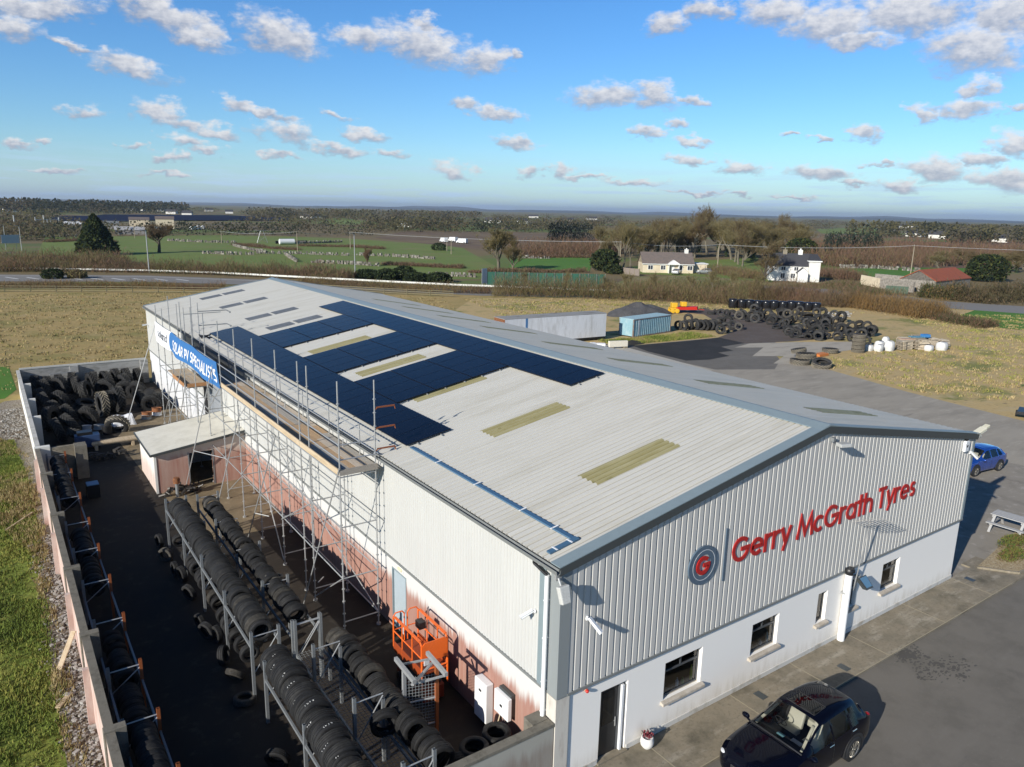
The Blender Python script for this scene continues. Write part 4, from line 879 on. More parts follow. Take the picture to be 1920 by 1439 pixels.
# ------------------------------------------------------------ tyres
def tyre_mesh(name, R, w, r0, m, n=28, groove=2, lugs=0, lugmat=None):
    h = w/2; sh_ = .12*(R-r0)
    outer = [(r0, h*.62), (r0+.012*R/.32, h*.92), (r0+(R-r0)*.45, h*1.0), (R-sh_*1.5, h*.95), (R-sh_*.45, h*.82)]
    tread = [(R, h*.70)]
    gs = [(-.33, .33), (-.45, 0, .45)][groove-2] if groove >= 2 else ()
    for q in sorted(gs, reverse=True): tread += [(R, h*(q+.07)), (R-.03*R, h*(q+.05)), (R-.03*R, h*(q-.05)), (R, h*(q-.07))]
    tread += [(R, -h*.70)]
    inner = [(r0, -h*.62), (r0+(R-r0)*.35, -h*.70), (R-sh_*1.2, -h*.6), (R-sh_*1.2, h*.6), (r0+(R-r0)*.35, h*.70)]
    prof = outer+tread+[(r, -z) for r, z in outer[::-1]]+inner[1:]
    mb = MB(); mb.lathe(prof, n, None, 0, True)
    mats = [m]
    if lugs:
        mats.append(lugmat or m)
        for k in range(lugs):
            for s in (-1, 1):
                a = 2*PI*(k+(.5 if s > 0 else 0))/lugs; da = 1.15*2*PI/lugs
                p = [(a, .04*h*s), (a+.42*2*PI/lugs, .04*h*s), (a+.40*2*PI/lugs+da, s*h*.97), (a+da, s*h*.97)]
                v = [((R-.02*R)*math.cos(t), (R-.02*R)*math.sin(t), z) for t, z in p]+[((R*1.045)*math.cos(t), (R*1.045)*math.sin(t), z) for t, z in p]
                f = [(4, 5, 6, 7), (0, 1, 5, 4), (1, 2, 6, 5), (2, 3, 7, 6), (3, 0, 4, 7)]
                if s < 0: f = [q[::-1] for q in f]
                mb.add(v, f, 1)
    o = mb.build(name, mats, None, smooth=40); me = o.data; bpy.data.objects.remove(o); return me
T_CAR = [tyre_mesh('car_tyre', R, w, r0, M['rubber'], 26, g_) for R, w, r0, g_ in ((.325, .205, .205, 3), (.345, .225, .215, 2), (.315, .195, .20, 2))]
T_PALE = tyre_mesh('car_tyre_dusty', .335, .215, .21, M['rubber_pale'], 26, 3)
T_TRUCK = [tyre_mesh('truck_tyre', .52, .30, .29, M['rubber_field'], 26, 3), tyre_mesh('truck_tyre_lugged', .55, .36, .30, M['rubber_field'], 26, 2, 18)]
T_DUSTY = tyre_mesh('truck_tyre_dusty', .53, .30, .30, M['rubber_pale'], 26, 3)
M['lug'] = mat('tread_lugs', (.026, .026, .025), .85, var=.3, vscale=2, col2=(.05, .047, .04)); M['lug_pale'] = mat('tread_lugs_muddy', (.24, .21, .155), .95, var=.3, vscale=2, col2=(.15, .13, .10))
T_TRAC = tyre_mesh('tractor_tyre', .82, .50, .46, M['rubber'], 30, 1, 20, M['lug']); T_TRACP = tyre_mesh('tractor_tyre_muddy', .80, .46, .46, M['rubber_field'], 30, 1, 20, M['lug_pale'])
RT_ = random.Random(21)
def tyre(me, loc, axis, label, group=None, s=1.0, cat='tyre', name=None):
    o = bpy.data.objects.new(name or me.name.split('_dusty')[0].split('_lugged')[0].split('_muddy')[0], me); C.objects.link(o)
    q = Vector(axis).normalized().to_track_quat('Z', 'Y') @ Matrix.Rotation(RT_.uniform(0, 6.28), 4, 'Z').to_quaternion()
    o.rotation_euler = q.to_euler(); o.location = loc; o.scale = (s, s, s)
    return tag(o, label, cat, group)

# ------------------------------------------------------------ racks
def rack(label, x0, x1, ys_, top, beams, mesh=None, posts=M['zinc_dull'], postm2=None, short=()):
    t = thing('tyre_rack', label, 'rack', group=None)
    for y in ys_:
        for x in (x0, x1):
            mb = MB(); zt = top-(.35 if (y, x) in short else 0)
            mb.box(x-.045, x-.037, y-.045, y+.045, .03, zt); mb.box(x-.036, x+.045, y-.045, y-.037, .03, zt); mb.box(x-.036, x+.045, y+.037, y+.045, .03, zt)
            mb.build('upright', postm2 if (postm2 and x == x1) else posts, t)
        mb = MB(); mb.tube((x0, y, top-.18), (x1, y, top-.18), .02, 6); mb.tube((x0, y, .9), (x1, y, top-.25), .018, 6)
        mb.build('brace', M['zinc'], t)
    for z in beams:
        for x in (x0, x1):
            mb = MB(); mb.bar((x, ys_[0], z), (x, ys_[-1], z), .055, .09); mb.build('beam', M['zinc_dull'], t)
    if mesh:
        mb = MB(); z = mesh
        for k in range(int((x1-x0)/.12)): mb.tube((x0+.06+k*.12, ys_[0], z), (x0+.06+k*.12, ys_[-1], z), .006, 4)
        for k in range(int((ys_[-1]-ys_[0])/.12)): mb.tube((x0, ys_[0]+.06+k*.12, z+.012), (x1, ys_[0]+.06+k*.12, z+.012), .006, 4)
        mb.build('mesh_shelf', M['zinc_dull'], t)
    return t
rack('galvanised rack with the longest row of tyres, middle of the yard', -5.65, -4.78, [8.35, 11.5, 14.8, 18.05, 21.5], 2.42, (1.86,), short=((18.05, -5.65), (11.5, -4.78), (14.8, -4.78)))
rack('galvanised rack of big chalk marked tyres in the bottom foreground', -5.65, -4.75, [.6, 3.6, 7.0], 2.15, (1.5,))
rack('galvanised rack of mixed tyres nearest the scaffold', -4.33, -3.42, [8.35, 11.5, 14.85, 18.0, 21.3], 2.42, (1.72,), short=((18.0, -3.42), (14.85, -4.33)))
rack('galvanised rack with empty wire shelf near the orange lift', -4.26, -3.40, [.6, 3.55, 6.65, 8.3], 2.42, (1.15,), mesh=1.2, short=((6.65, -3.4), (3.55, -3.4)))
rack('low galvanised rack carrying wide tyres beside the empty wire shelf', -3.25, -2.62, [.8, 3.6, 8.0], 1.25, (1.12,))
rack('orange and galvanised rack of shaded tyres along the pink yard wall', -9.55, -8.66, [1.2, 4.3, 6.85, 9.65, 12.9, 16.15, 19.35, 22.5, 26.05, 30.0, 33.4], 1.85, (1.12,), postm2=M['orange_post'])
def row(x, y0, y1, zb, gap, label, group, meshes=T_CAR, smin=.94, smax=1.06, lean=.14, miss=0.0, pitch=.205, pale=.06):
    y = y0
    while y < y1:
        s = RT_.uniform(smin, smax); me = RT_.choice(meshes)
        if RT_.random() < pale: me = T_PALE
        if RT_.random() >= miss:
            R = .325*s
            z = zb+math.sqrt(max(.01, R*R-(gap/2)**2))
            tyre(me, (x+RT_.uniform(-.03, .03), y, z), (RT_.uniform(-.07, .07), 1, RT_.uniform(-lean, lean)+.06), label, group, s)
        y += pitch*s*RT_.uniform(.97, 1.08)
LB = {1: 'black car tyre standing in the long row along the top of the galvanised middle rack',
      2: 'large black tyre standing in the chalk marked row at the bottom foreground',
      3: 'worn car tyre standing in the uneven row beside the scaffold',
      4: 'wide black tyre standing in the short row between wire shelf and orange lift',
      5: 'shaded car tyre packed in the rack along the pink yard wall',
      6: 'car tyre on the lower level of the middle rack'}
GP = {1: 'tyres along the middle rack', 2: 'tyres in the foreground rack', 3: 'tyres beside the scaffold', 4: 'tyres between wire shelf and lift', 5: 'tyres along the yard wall', 6: 'tyres low in the middle rack'}
row(-5.21, 8.9, 21.3, 1.87, .64, LB[1], GP[1], smin=1.15, smax=1.33, lean=.24, pitch=.178)
row(-5.20, .8, 7.4, 1.56, .66, LB[2], GP[2], meshes=T_CAR[:2], smin=1.28, smax=1.5, pitch=.20, lean=.24, pale=.03)
row(-3.87, 9.3, 21.2, 1.77, .50, LB[3], GP[3], smin=.98, smax=1.18, lean=.4, miss=.12, pale=.14)
row(-2.94, 1.2, 8.2, 1.18, .46, LB[4], GP[4], meshes=T_CAR[:2], smin=1.12, smax=1.3, pitch=.26, lean=.25, pale=.12, miss=.06)
row(-9.1, 26.3, 33.3, 1.20, .50, LB[5], GP[5], miss=.05, pale=0)
row(-9.1, 6.9, 9.5, .75, .5, LB[5], GP[5], pale=0); row(-9.1, 4.4, 6.7, 1.2, .5, LB[5], GP[5], pale=0); row(-9.1, 16.4, 22.3, 1.0, .5, LB[5], GP[5], miss=.25, pale=0)
row(-9.1, 9.9, 12.7, .9, .5, LB[5], GP[5], miss=.3, pale=0)
row(-5.35, 9.2, 20.8, .55, .50, LB[6], GP[6], miss=.62, lean=.3, pale=.2)
LO = 'loose tyre lying on the floor left of the middle rack'
for (x, y, z, ax, me, s) in ((-6.0, 21.9, .3, (1, .2, 0), 0, 1), (-6.05, 20.2, .31, (.7, .7, .1), 3, 1), (-6.0, 18.5, .33, (1, .1, 0), 0, 1.05), (-5.85, 17.9, .33, (1, .2, .1), 1, 1.0), (-5.95, 16.1, .33, (.9, .4, .2), 0, 1.08), (-6.1, 13.7, .3, (1, .3, .1), 2, .95), (-6.05, 12.8, .33, (.9, .5, .2), 1, 1.05), (-5.8, 12.4, .32, (1, .2, 0), 0, 1), (-5.95, 10.9, .33, (.8, -.5, .2), 1, 1), (-5.9, 9.7, .26, (.6, .5, .7), 3, 1), (-5.95, 8.4, .12, (.1, .1, 1), 3, 1.05), (-6.0, 5.0, .3, (.6, .7, .3), 0, 1.1), (-6.2, 2.9, .33, (1, .5, .1), 3, 1.1), (-6.15, 2.1, .32, (1, -.3, .1), 0, 1.05)):
    tyre((T_CAR+[T_PALE])[me], (x, y, z), ax, LO, 'loose tyres left of the middle rack', s)
for (x, y, z, ax, s, lb) in ((-3.75, 12.0, 2.15, (.2, .2, 1), 1.0, 'pale tyre lying flat on top of the uneven row'), (-3.5, 3.2, 1.55, (.25, 1, .15), 1.25, 'wide tyre lying across the front of the wire shelf'),
    (-2.75, 1.15, .75, (.15, 1, .2), 1.3, 'big tyre with open rim leaning at the end of the short row'), (-2.1, 1.55, .62, (.35, 1, .15), 1.3, 'tyre leaning against the stack near the low front wall')):
    tyre(T_PALE if 'pale' in lb else T_CAR[1], (x, y, z), ax, lb, None, s)
tyre(T_CAR[1], (-3.55, 1.3, .9, ), (.2, 1, .1), 'tyre facing the camera under the wire shelf', None, 1.25)
for i, (x, y) in enumerate(((-1.62, 1.55), (-.78, 1.70))):
    lb = ['left upright stack of wide tyres by the low front wall, ', 'right upright stack of wide tyres by the low front wall, '][i]
    for k in range(4):
        tyre(T_CAR[1], (x+RT_.uniform(-.02, .02), y, .18+k*.26), (RT_.uniform(-.03, .03), RT_.uniform(-.03, .03), 1), ['lower tyre in the '+lb.strip(', '), 'top tyre of the '+lb.strip(', ')][k == 3], 'tyres stacked low by the front wall' if k < 3 else None, 1.22)
# far end of the yard
FT = ('tractor tyre with deep lugs leaning against the far block wall', 'tractor tyres along the far wall')
for i, x in enumerate((-8.9, -8.0, -7.2, -6.3, -4.7, -3.9, -3.0, -2.2, -1.3)):
    tyre(T_TRAC, (x, 56.9+RT_.uniform(-.3, .2), .78), (1, RT_.uniform(-.25, .25), RT_.uniform(-.1, .1)), *FT, RT_.uniform(.9, 1.08))
for (x, y, s, lb) in ((-5.15, 47.6, 1.12, 'muddy rimmed tractor tyre standing in the sun, left of the upright pair'), (-4.0, 48.4, 1.15, 'tall tractor tyre standing in the sun, right of the upright pair')):
    tyre(T_TRACP if 'muddy' in lb else T_TRAC, (x, y, .84*s), (1, .18, 0), lb, None, s)
for (x, y, ax, s) in ((-4.6, 48.8, (1, .2, 0), 1.0), (-2.9, 52.3, (.3, 1, .2), .95), (-2.2, 52.0, (.5, 1, .2), .9), (-1.9, 47.2, (.4, 1, .3), .85), (-1.3, 47.6, (1, .4, .2), .85)):
    tyre(T_TRAC, (x, y, .76*s), ax, 'tractor tyre standing loose in the sunny far end of the yard', 'loose tractor tyres in the far yard', s)
for (x, y, ax, s) in ((-8.7, 52.5, (1, .3, .2), 1), (-8.6, 50.2, (1, .2, .3), 1.1), (-8.3, 47.8, (1, .5, .1), 1.0), (-8.5, 45.4, (.8, -.5, .2), 1.1), (-7.6, 43.6, (.9, .3, .5), 1.0), (-8.4, 42.2, (1, .1, .3), 1.05), (-7.3, 41.0, (.5, .4, 1), .9), (-6.3, 45.6, (.7, .6, .4), .9)):
    tyre(T_TRAC, (x, y, .7*s), ax, 'shadowed tractor tyre along the white part of the yard wall', 'shadowed tractor tyres', s)
for (x, y, ax, s) in ((-8.3, 55.4, (1, .3, .2), 1.0), (-7.2, 55.6, (.9, .5, .1), 1.05), (-6.0, 55.2, (1, -.2, .3), 1.0), (-4.9, 55.6, (1, .2, .1), 1.1), (-3.7, 55.3, (1, .1, .2), 1.05), (-2.7, 54.6, (1, .4, .1), 1.0), (-4.2, 53.6, (.6, .9, .2), .95), (-5.6, 53.2, (.9, -.5, .3), 1.0), (-7.0, 53.4, (.3, .4, 1), .95), (-7.6, 50.6, (.8, .5, .3), 1.0), (-6.9, 48.4, (.2, .3, 1), 1.0), (-7.5, 46.2, (.9, .4, .3), .95), (-5.9, 50.6, (.2, -.2, 1), .95), (-2.4, 48.9, (1, .3, .2), .85)):
    tyre(T_TRAC, (x, y, .78*s if abs(ax[2]) < .6 else .3), ax, 'dark tractor tyre crowded in the far half of the tyre yard', 'crowded tractor tyres in the far yard', s)
tyre(T_TRACP, (-4.9, 42.4, .55), (.3, .8, .45), 'curved worn tyre half leaning beside the silver wrapped pallet', None, .95)
for k in range(9):
    tyre(T_CAR[1], (-1.35, 49.3+k*.27, .42), (0, 1, 0), 'large tyre in the row lined up against the foot of the white wall', 'tyres against the white wall', 1.3)
# chalk scrawls on the foreground tyres, drawn where the tread meets the shoulder
CHK = mat('chalk', (.55, .55, .53), .9); rr = random.Random(12)
def chalk(o, R, w):
    d = o.rotation_euler.to_quaternion().inverted() @ Vector((-.55, -.2, .8)); a0 = math.atan2(d.y, d.x); zs = 1 if d.z > 0 else -1
    mb = MB(); a = a0+rr.uniform(-.5, .3)
    for k in range(rr.randint(2, 4)):
        pts = [(rr.uniform(-.5, .5), rr.uniform(-.5, .5)) for _ in range(rr.randint(3, 4))]
        P = [Vector(((R+.004)*math.cos(a+.09*x), (R+.004)*math.sin(a+.09*x), zs*(w*.18+.10*w*y*2.4))) for x, y in pts]
        mb.path(P, .0055, 3); a += .16
    mb.build('chalk_mark', CHK, o)
for o in [q for q in C.objects if q.get('group') == GP[2] and q.type == 'MESH'][::2]:
    me = o.data; R = max(v.co.x for v in me.vertices); w = 2*max(v.co.z for v in me.vertices); chalk(o, R, w)
# wheels, drums and a wrapped pallet
rimm = M['zinc']
def rim(x, y, z, r, m, lb, ax=(.1, .1, 1)):
    mb = MB(); mb.lathe([(r*.3, -.02), (r*.55, -.05), (r*.8, 0), (r*.86, .09), (r, .12), (r, .09), (r*.9, .05), (r*.9, -.14), (r, -.17), (r, -.2), (r*.86, -.18), (r*.8, -.05)], 22, None, 0, False)
    o = mb.build('wheel_rim', m, None, smooth=35); o.location = (x, y, z); o.rotation_euler = Vector(ax).to_track_quat('Z', 'Y').to_euler(); tag(o, lb, 'wheel rim')
rim(-5.9, 43.5, .35, .34, M['zinc'], 'shiny steel wheel rim lying in shade near the curved tyre')
rim(-6.6, 43.9, .30, .30, mat('white_rim', (.5, .5, .52), .5), 'white steel wheel rim on the shaded yard floor')
rim(-2.6, 45.2, .42, .36, M['rust'], 'rusty wheel rim on the stacked wheels near the scaffold foot'); rim(-2.62, 45.2, .2, .38, M['zinc_dull'], 'grey wheel rim under the rusty rim near the scaffold foot')
rim(-1.8, 45.8, .5, .36, M['rust'], 'rusty wheel rim nearest the white warehouse wall'); rim(-1.8, 45.8, .22, .36, M['white'], 'white wheel rim under the rusty rim nearest the wall')
mb = MB(); rr = random.Random(5); n = 26; vs = []
for i in range(n+1):
    for j in range(15):
        u, v = i/n, j/14; x = -5.0+1.5*u; y = 43.9+1.15*v; e = min(u, 1-u, v, 1-v); bump = .55+.16*max(0, math.cos((u-.28)*9))*max(0, math.cos((v-.5)*4))+.16*max(0, math.cos((u-.75)*9))*max(0, math.cos((v-.5)*4))
        vs.append((x+rr.uniform(-.02, .02), y+rr.uniform(-.02, .02), .05+bump*min(1, e*9)+rr.uniform(-.02, .02)))
mb.add(vs, [(i*15+j, (i+1)*15+j, (i+1)*15+j+1, i*15+j+1) for i in range(n) for j in range(14)])
tag(mb.build('wrapped_pallet', mat('plastic_wrap', (.72, .73, .75), .22, var=.1, vscale=6), smooth=50), 'pallet of wheels wrapped in shiny silver plastic film', 'pallet')
mb = MB(); mb.lathe([(.001, 0), (.3, 0), (.305, .3), (.30, .58), (.28, .6), (.26, .58), (.001, .58)], 20)
o = mb.build('oil_drum', M['black'], smooth=35); o.location = (-5.55, 42.4, .03); tag(o, 'squat black drum beside the curved worn tyre', 'drum')
mb = MB()
for k in range(4): mb.box(-6.85+.03*k, -4.25, 38.75+k*.21, 38.94+k*.21, .42+.012*k, .50)
for k in range(3): mb.box(-6.8, -4.3, 38.8+k*.25, 39.0+k*.25, .34, .40)
for x in (-6.6, -4.5): mb.box(x-.08, x+.08, 38.75, 39.55, .03, .33)
tag(mb.build('plank_stack', M['wood']), 'stack of long pale planks beside the shed', 'planks')
mb = MB(); rr = random.Random(9)
for k in range(46):
    c_ = Vector((-6.3+rr.uniform(-.9, .9), 36.9+rr.uniform(-.45, .45), rr.uniform(.06, .5))); mb.cbox(c_, (rr.uniform(.1, .5), rr.uniform(.05, .2), rr.uniform(.03, .15)), 0, rr.uniform(0, 3))
tag(mb.build('scrap_heap', mat('scrap_dark', (.045, .04, .035), .8, var=.4, vscale=3)), 'dark heap of scrap metal on the yard floor below the planks', 'scrap')
mb = MB()
for k in range(40):
    c_ = Vector((-3.7+rr.uniform(-.9, .9), 28.1+rr.uniform(-.35, .35), rr.uniform(.08, .5)))
    mb.tube(c_, c_+Vector((rr.uniform(-.4, .4), rr.uniform(-.2, .2), rr.uniform(-.15, .2))), rr.uniform(.03, .09), 6)
tag(mb.build('scrap_heap', mat('scrap_engine', (.05, .045, .04), .5, metal=.4, var=.4, vscale=3)), 'pile of engine scrap in front of the lean-to shed', 'scrap')
jk = thing('pillar_jack', 'rusty topped pillar tool standing before the lean-to shed', 'tool', (-4.0, 27.9, .03))
mb = MB(); mb.tube((0, 0, 0), (0, 0, .75), .09, 10); mb.build('stem', M['zinc_dull'], jk)
mb = MB(); mb.lathe([(.05, .72), (.17, .78), (.19, .95), (.15, 1.08), (.001, 1.1)], 14); mb.build('head', M['rust'], jk, smooth=40)
bl = thing('blue_crate', 'blue topped crate standing in the shadow beside the wall rack', 'crate', (-7.75, 30.3, .03))
mb = MB(); mb.box(-.3, .3, -.35, .35, .0, .72); mb.build('body', M['black'], bl); mb = MB(); mb.box(-.28, .28, -.33, .33, .722, .76); mb.build('lid', mat('blue_lid', (.10, .22, .38), .5), bl)
hb = thing('blue_machine', 'dark blue machine in the shadow behind the stub wall', 'machine', (-7.0, 39.6, .03))
mb = MB(); mb.box(-.7, .7, -.35, .35, .15, .95); mb.build('cabinet', mat('machine_blue', (.03, .06, .14), .4), hb, bevel=.05)
mb = MB(); mb.box(-.55, .3, -.3, .3, .96, 1.15); mb.build('tray', M['black'], hb)
mb = MB()
for x in (-.6, .6): mb.box(x-.05, x+.05, -.3, .3, 0, .15)
mb.build('foot', M['black'], hb)

# ------------------------------------------------------------ orange scissor lift
lf = thing('scissor_lift', 'orange scissor lift with railed platform parked against the stained wall', 'scissor lift', (-.95, 5.95, .03))
OX, OY = .46, .98
mb = MB(); mb.box(-.38, .38, -.95, .95, .12, .62); mb.build('chassis', mat('lift_dark_red', (.16, .025, .01), .5), lf, bevel=.03)
for sx in (-1, 1):
    for sy_ in (-1, 1):
        mb = MB(); mb.lathe([(.001, -.06), (.10, -.06), (.19, -.05), (.2, 0), (.19, .05), (.10, .06), (.001, .06)], 16, Matrix.Translation((sx*.40, sy_*.66, .2)), 0, False, 'X'); mb.build('wheel', M['black'], lf, smooth=40)
mb = MB()
for sx in (-.3, .3):
    for z in (.70, .86, 1.02): mb.bar((sx, -.85, z-.05), (sx, .85, z+.06), .05, .09); mb.bar((sx*.8, -.85, z+.06), (sx*.8, .85, z-.05), .05, .09)
mb.build('scissor_arm', mat('lift_arm', (.05, .05, .055), .4), lf)
mb = MB(); mb.tube((-.05, -.5, .75), (-.05, .3, 1.1), .055, 10); mb.build('ram', mat('ram_chrome', (.7, .7, .7), .2, metal=1), lf)
mb = MB(); mb.box(-OX, OX, -OY, OY, 1.18, 1.25); mb.build('platform', mat('lift_platform', (.25, .045, .012), .6, var=.2, vscale=4), lf)
mb = MB(); mb.box(-OX-.02, -OX, -OY, OY, 1.06, 1.42); mb.box(OX, OX+.02, -OY, OY, 1.06, 1.42); mb.build('toe_plate', mat('lift_toe', (.28, .05, .012), .5), lf)
for sx in (-1, 1):
    mb = MB(); x = sx*OX
    mb.path([(x, -OY, 1.2), (x, -OY, 2.22), (x, -OY+.1, 2.32), (x, OY-.1, 2.32), (x, OY, 2.22), (x, OY, 1.2)], .028, 8); mb.tube((x, -OY, 1.78), (x, OY, 1.78), .022, 6)
    for y in (-.35, .35): mb.tube((x, y, 1.2), (x, y, 2.32), .022, 6)
    mb.bar((x, -OY+.1, 2.33), (x, OY-.1, 2.33), .09, .03)
    mb.build('side_rail', M['orange'], lf)
mb = MB()
for x0, x1 in ((-OX, -.06), (.06, OX)):
    mb.path([(x0, OY, 1.3), (x0, OY, 2.3), (x0+.08, OY, 2.4), (x1-.08, OY, 2.4), (x1, OY, 2.3), (x1, OY, 1.3)], .022, 8); mb.tube((x0, OY, 1.8), (x1, OY, 1.8), .018, 6)
mb.build('gate', M['orange'], lf)
mb = MB(); mb.prism([(-OX+.02, 1.62), (OX-.02, 1.62), (OX-.02, 2.22), (OX-.1, 2.3), (-OX+.1, 2.3), (-OX+.02, 2.22)], OY+.0, OY+.03, 0, Mxz); mb.build('front_panel', M['orange'], lf)
mb = MB(); mb.tube((-OX, -OY-.02, 1.35), (OX, -OY-.02, 1.35), .03, 6); mb.tube((-OX, -OY-.02, .7), (-OX, -OY-.02, 1.6), .03, 6); mb.tube((OX, -OY-.02, .7), (OX, -OY-.02, 1.6), .03, 6); mb.build('ladder', M['orange'], lf)
mb = MB(); mb.box(.1, .34, .2, .5, 2.0, 2.24); mb.build('control_box', M['black'], lf)
mb = MB(); mb.box(-.40, -.22, -OY-.075, -OY-.035, 1.55, 1.72); mb.build('label_plate', mat('grey_plate', (.55, .56, .57), .6), lf)

# ------------------------------------------------------------ grey and orange stillage frame
stl = thing('stillage_frame', 'grey post frame with one orange leg, crossed top rails and wire side', 'stillage')
ZT = 2.6
A1, A2, B1, B2 = Vector((-2.60, 4.35, ZT)), Vector((-2.66, 3.05, ZT)), Vector((-1.68, 4.10, ZT)), Vector((-1.75, 2.85, ZT))
for a, b in ((A1, A2), (B1, B2)):
    mb = MB(); mb.bar(a, b, .10, .12); mb.build('top_rail', M['zinc'], stl)
mb = MB(); mb.bar(A1.lerp(A2, .15)-Vector((0, 0, .1)), B1.lerp(B2, .15)-Vector((0, 0, .1)), .05, .05); mb.bar(A2.lerp(A1, .1)-Vector((0, 0, .17)), B1.lerp(B2, .25)-Vector((0, 0, .17)), .08, .06); mb.bar(A1.lerp(A2, .8)-Vector((0, 0, .25)), B2.lerp(B1, .1)-Vector((0, 0, .1)), .05, .05); mb.build('diagonal', M['zinc'], stl)
p1, p2 = A1.lerp(A2, .45), B1.lerp(B2, .5)
mb = MB(); mb.bar((p1.x, p1.y, .03), (p1.x, p1.y, ZT-.07), .10, .10); mb.build('grey_leg', M['zinc'], stl)
mb = MB(); mb.bar((p2.x, p2.y, .03), (p2.x, p2.y, ZT-.07), .10, .10); mb.build('orange_leg', M['orange_post'], stl)
mb = MB()
for k in range(10): q = p1.lerp(p2, (k+.5)/10); mb.tube((q.x, q.y, .7), (q.x, q.y, 2.3), .008, 4)
for k in range(16): z = .75+k*.1; mb.tube((p1.x, p1.y, z), (p2.x, p2.y, z), .008, 4)
mb.build('wire_mesh', M['zinc_dull'], stl)
mb = MB(); mb.tube((p1.x, p1.y, 1.45), (p2.x, p2.y, 1.5), .025, 6); mb.tube((p1.x, p1.y, .6), (p2.x, p2.y, .65), .025, 6); mb.build('cross_rail', M['zinc'], stl)

# ------------------------------------------------------------ things on the long wall
bx = thing('battery_cabinet', 'tall white battery cabinet on the stained wall', 'battery', (-.16, 3.32, 0))
mb = MB(); mb.box(-.13, .15, -.33, .33, .25, 1.58); mb.build('case', M['white'], bx, bevel=.03)
mb = MB(); mb.box(-.134, -.1301, -.07, .07, 1.22, 1.30); mb.build('badge', M['black'], bx)
iv = thing('inverter', 'square white inverter with dark back mounted left of the downpipe', 'inverter', (-.14, 2.18, 0))
mb = MB(); mb.box(-.16, -.02, -.36, .36, 1.08, 1.80); mb.build('case', M['white'], iv, bevel=.02)
mb = MB(); mb.box(-.019, .12, -.31, .31, 1.12, 1.86); mb.build('heat_sink', M['trim_dark'], iv, bevel=.01)
mb = MB(); mb.box(-.164, -.1601, -.06, .06, 1.38, 1.46); mb.build('badge', M['black'], iv)
mb = MB()
for k in range(3): mb.tube((-.08, -.2+.09*k, 1.08), (-.05, -.2+.09*k, .85), .02, 6)
mb.build('cable', M['zinc_dull'], iv)
bd = thing('leaning_board', 'narrow brown board leaning below the inverter', 'board', (-.45, 2.25, .03))
mb = MB(); mb.bar((-.25, -.15, 0), (.30, .05, 1.15), .03, .14); mb.build('plank', M['wood'], bd)
bh = thing('bulkhead_light', 'yellowed bulkhead light above the grey steel door', 'light', (-.003, 9.15, 2.70))
mb = MB(); mb.box(-.08, 0, -.17, .17, -.06, .06); mb.build('diffuser', mat('old_diffuser', (.62, .58, .40), .4), bh, bevel=.03); mb = MB(); mb.box(-.03, .002, -.2, .2, -.085, .085); mb.build('base', M['white'], bh)
def bullet_cam(name, label, loc, rz, drop=.25, size=1.0):
    t = thing('security_camera', label, 'camera', loc, rz)
    mb = MB(); mb.lathe([(.001, 0), (.07, 0), (.065, .05), (.001, .055)], 14, Matrix.Scale(size, 4), 0, False, 'X'); mb.build('mount', M['white'], t, smooth=35)
    mb = MB(); mb.tube(Vector((.03, 0, 0))*size, Vector((.13, 0, -.02))*size, .025*size, 8); mb.build('arm', M['white'], t)
    mb = MB(); mb.tube(Vector((.08, 0, .0))*size, Vector((.42, 0, -drop))*size, .045*size, 10, .05*size); mb.bar(Vector((.09, 0, .055))*size, Vector((.46, 0, .055-drop))*size, .11*size, .012); mb.build('housing', M['white'], t, smooth=40)
    mb = MB(); d = Vector((.34, 0, -drop)).normalized(); mb.tube(Vector((.42, 0, -drop))*size, Vector((.42, 0, -drop))*size+d*.006, .04*size, 10); mb.build('lens', M['black'], t)
bullet_cam('', 'white bullet camera on the sunny cream side cladding', (-.055, 1.0, 4.98), math.radians(165), .16, .95)
bullet_cam('', 'white bullet camera near the left end of the front cladding', (.86, -.065, 5.0), math.radians(-62), .34, 1.0)
bullet_cam('', 'white bullet camera high at the right end of the front cladding', (21.95, -.065, 6.0), math.radians(-28), .28, 1.0)
bullet_cam('', 'white bullet camera halfway up the far right corner', (22.37, .35, 4.75), math.radians(-10), .30, 1.2)
bullet_cam('', 'tiny white camera at the far end of the cream wall', (-.055, 57.2, 5.2), math.radians(180), .05, 1.1)
fl = thing('floodlight', 'big weathered floodlight hanging under the gutter at the near corner', 'floodlight', (-.20, -.12, 6.28))
mb = MB(); mb.box(-.06, .12, .02, .12, .12, .28); mb.tube((0, 0, .2), (0, -.12, .02), .03, 6); mb.build('bracket', M['zinc'], fl)
mb = MB(); mb.prism([(-.17, .12), (.17, .12), (.14, -.34), (-.14, -.34)], 0, .16, 0, Matrix.Translation((-.02, -.16, -.05)) @ Mxz.inverted() @ Mxz @ Matrix.Rotation(PI/2, 4, 'X') @ Matrix.Rotation(-.3, 4, 'X')); mb.build('housing', mat('lamp_shell', (.50, .50, .47), .6, var=.2, vscale=6), fl, bevel=.03)
al = thing('apex_light', 'grey floodlight under the gable apex', 'floodlight', (11.5, -.09, 8.25))
mb = MB(); mb.box(-.10, .02, -.10, .02, -.04, .10); mb.build('bracket', M['zinc_dull'], al); mb = MB(); mb.cbox((.12, -.34, -.10), (.42, .30, .12), 0, -.35); mb.build('housing', mat('lamp_grey', (.40, .41, .40), .5, var=.15, vscale=6), al, bevel=.02)
mb = MB(); mb.cbox((.12, -.34, -.165), (.36, .25, .006), 0, -.35); mb.build('lens', M['black'], al)
ab = thing('alarm_box', 'white alarm box at the right end of the front cladding', 'alarm', (21.42, -.065, 6.40))
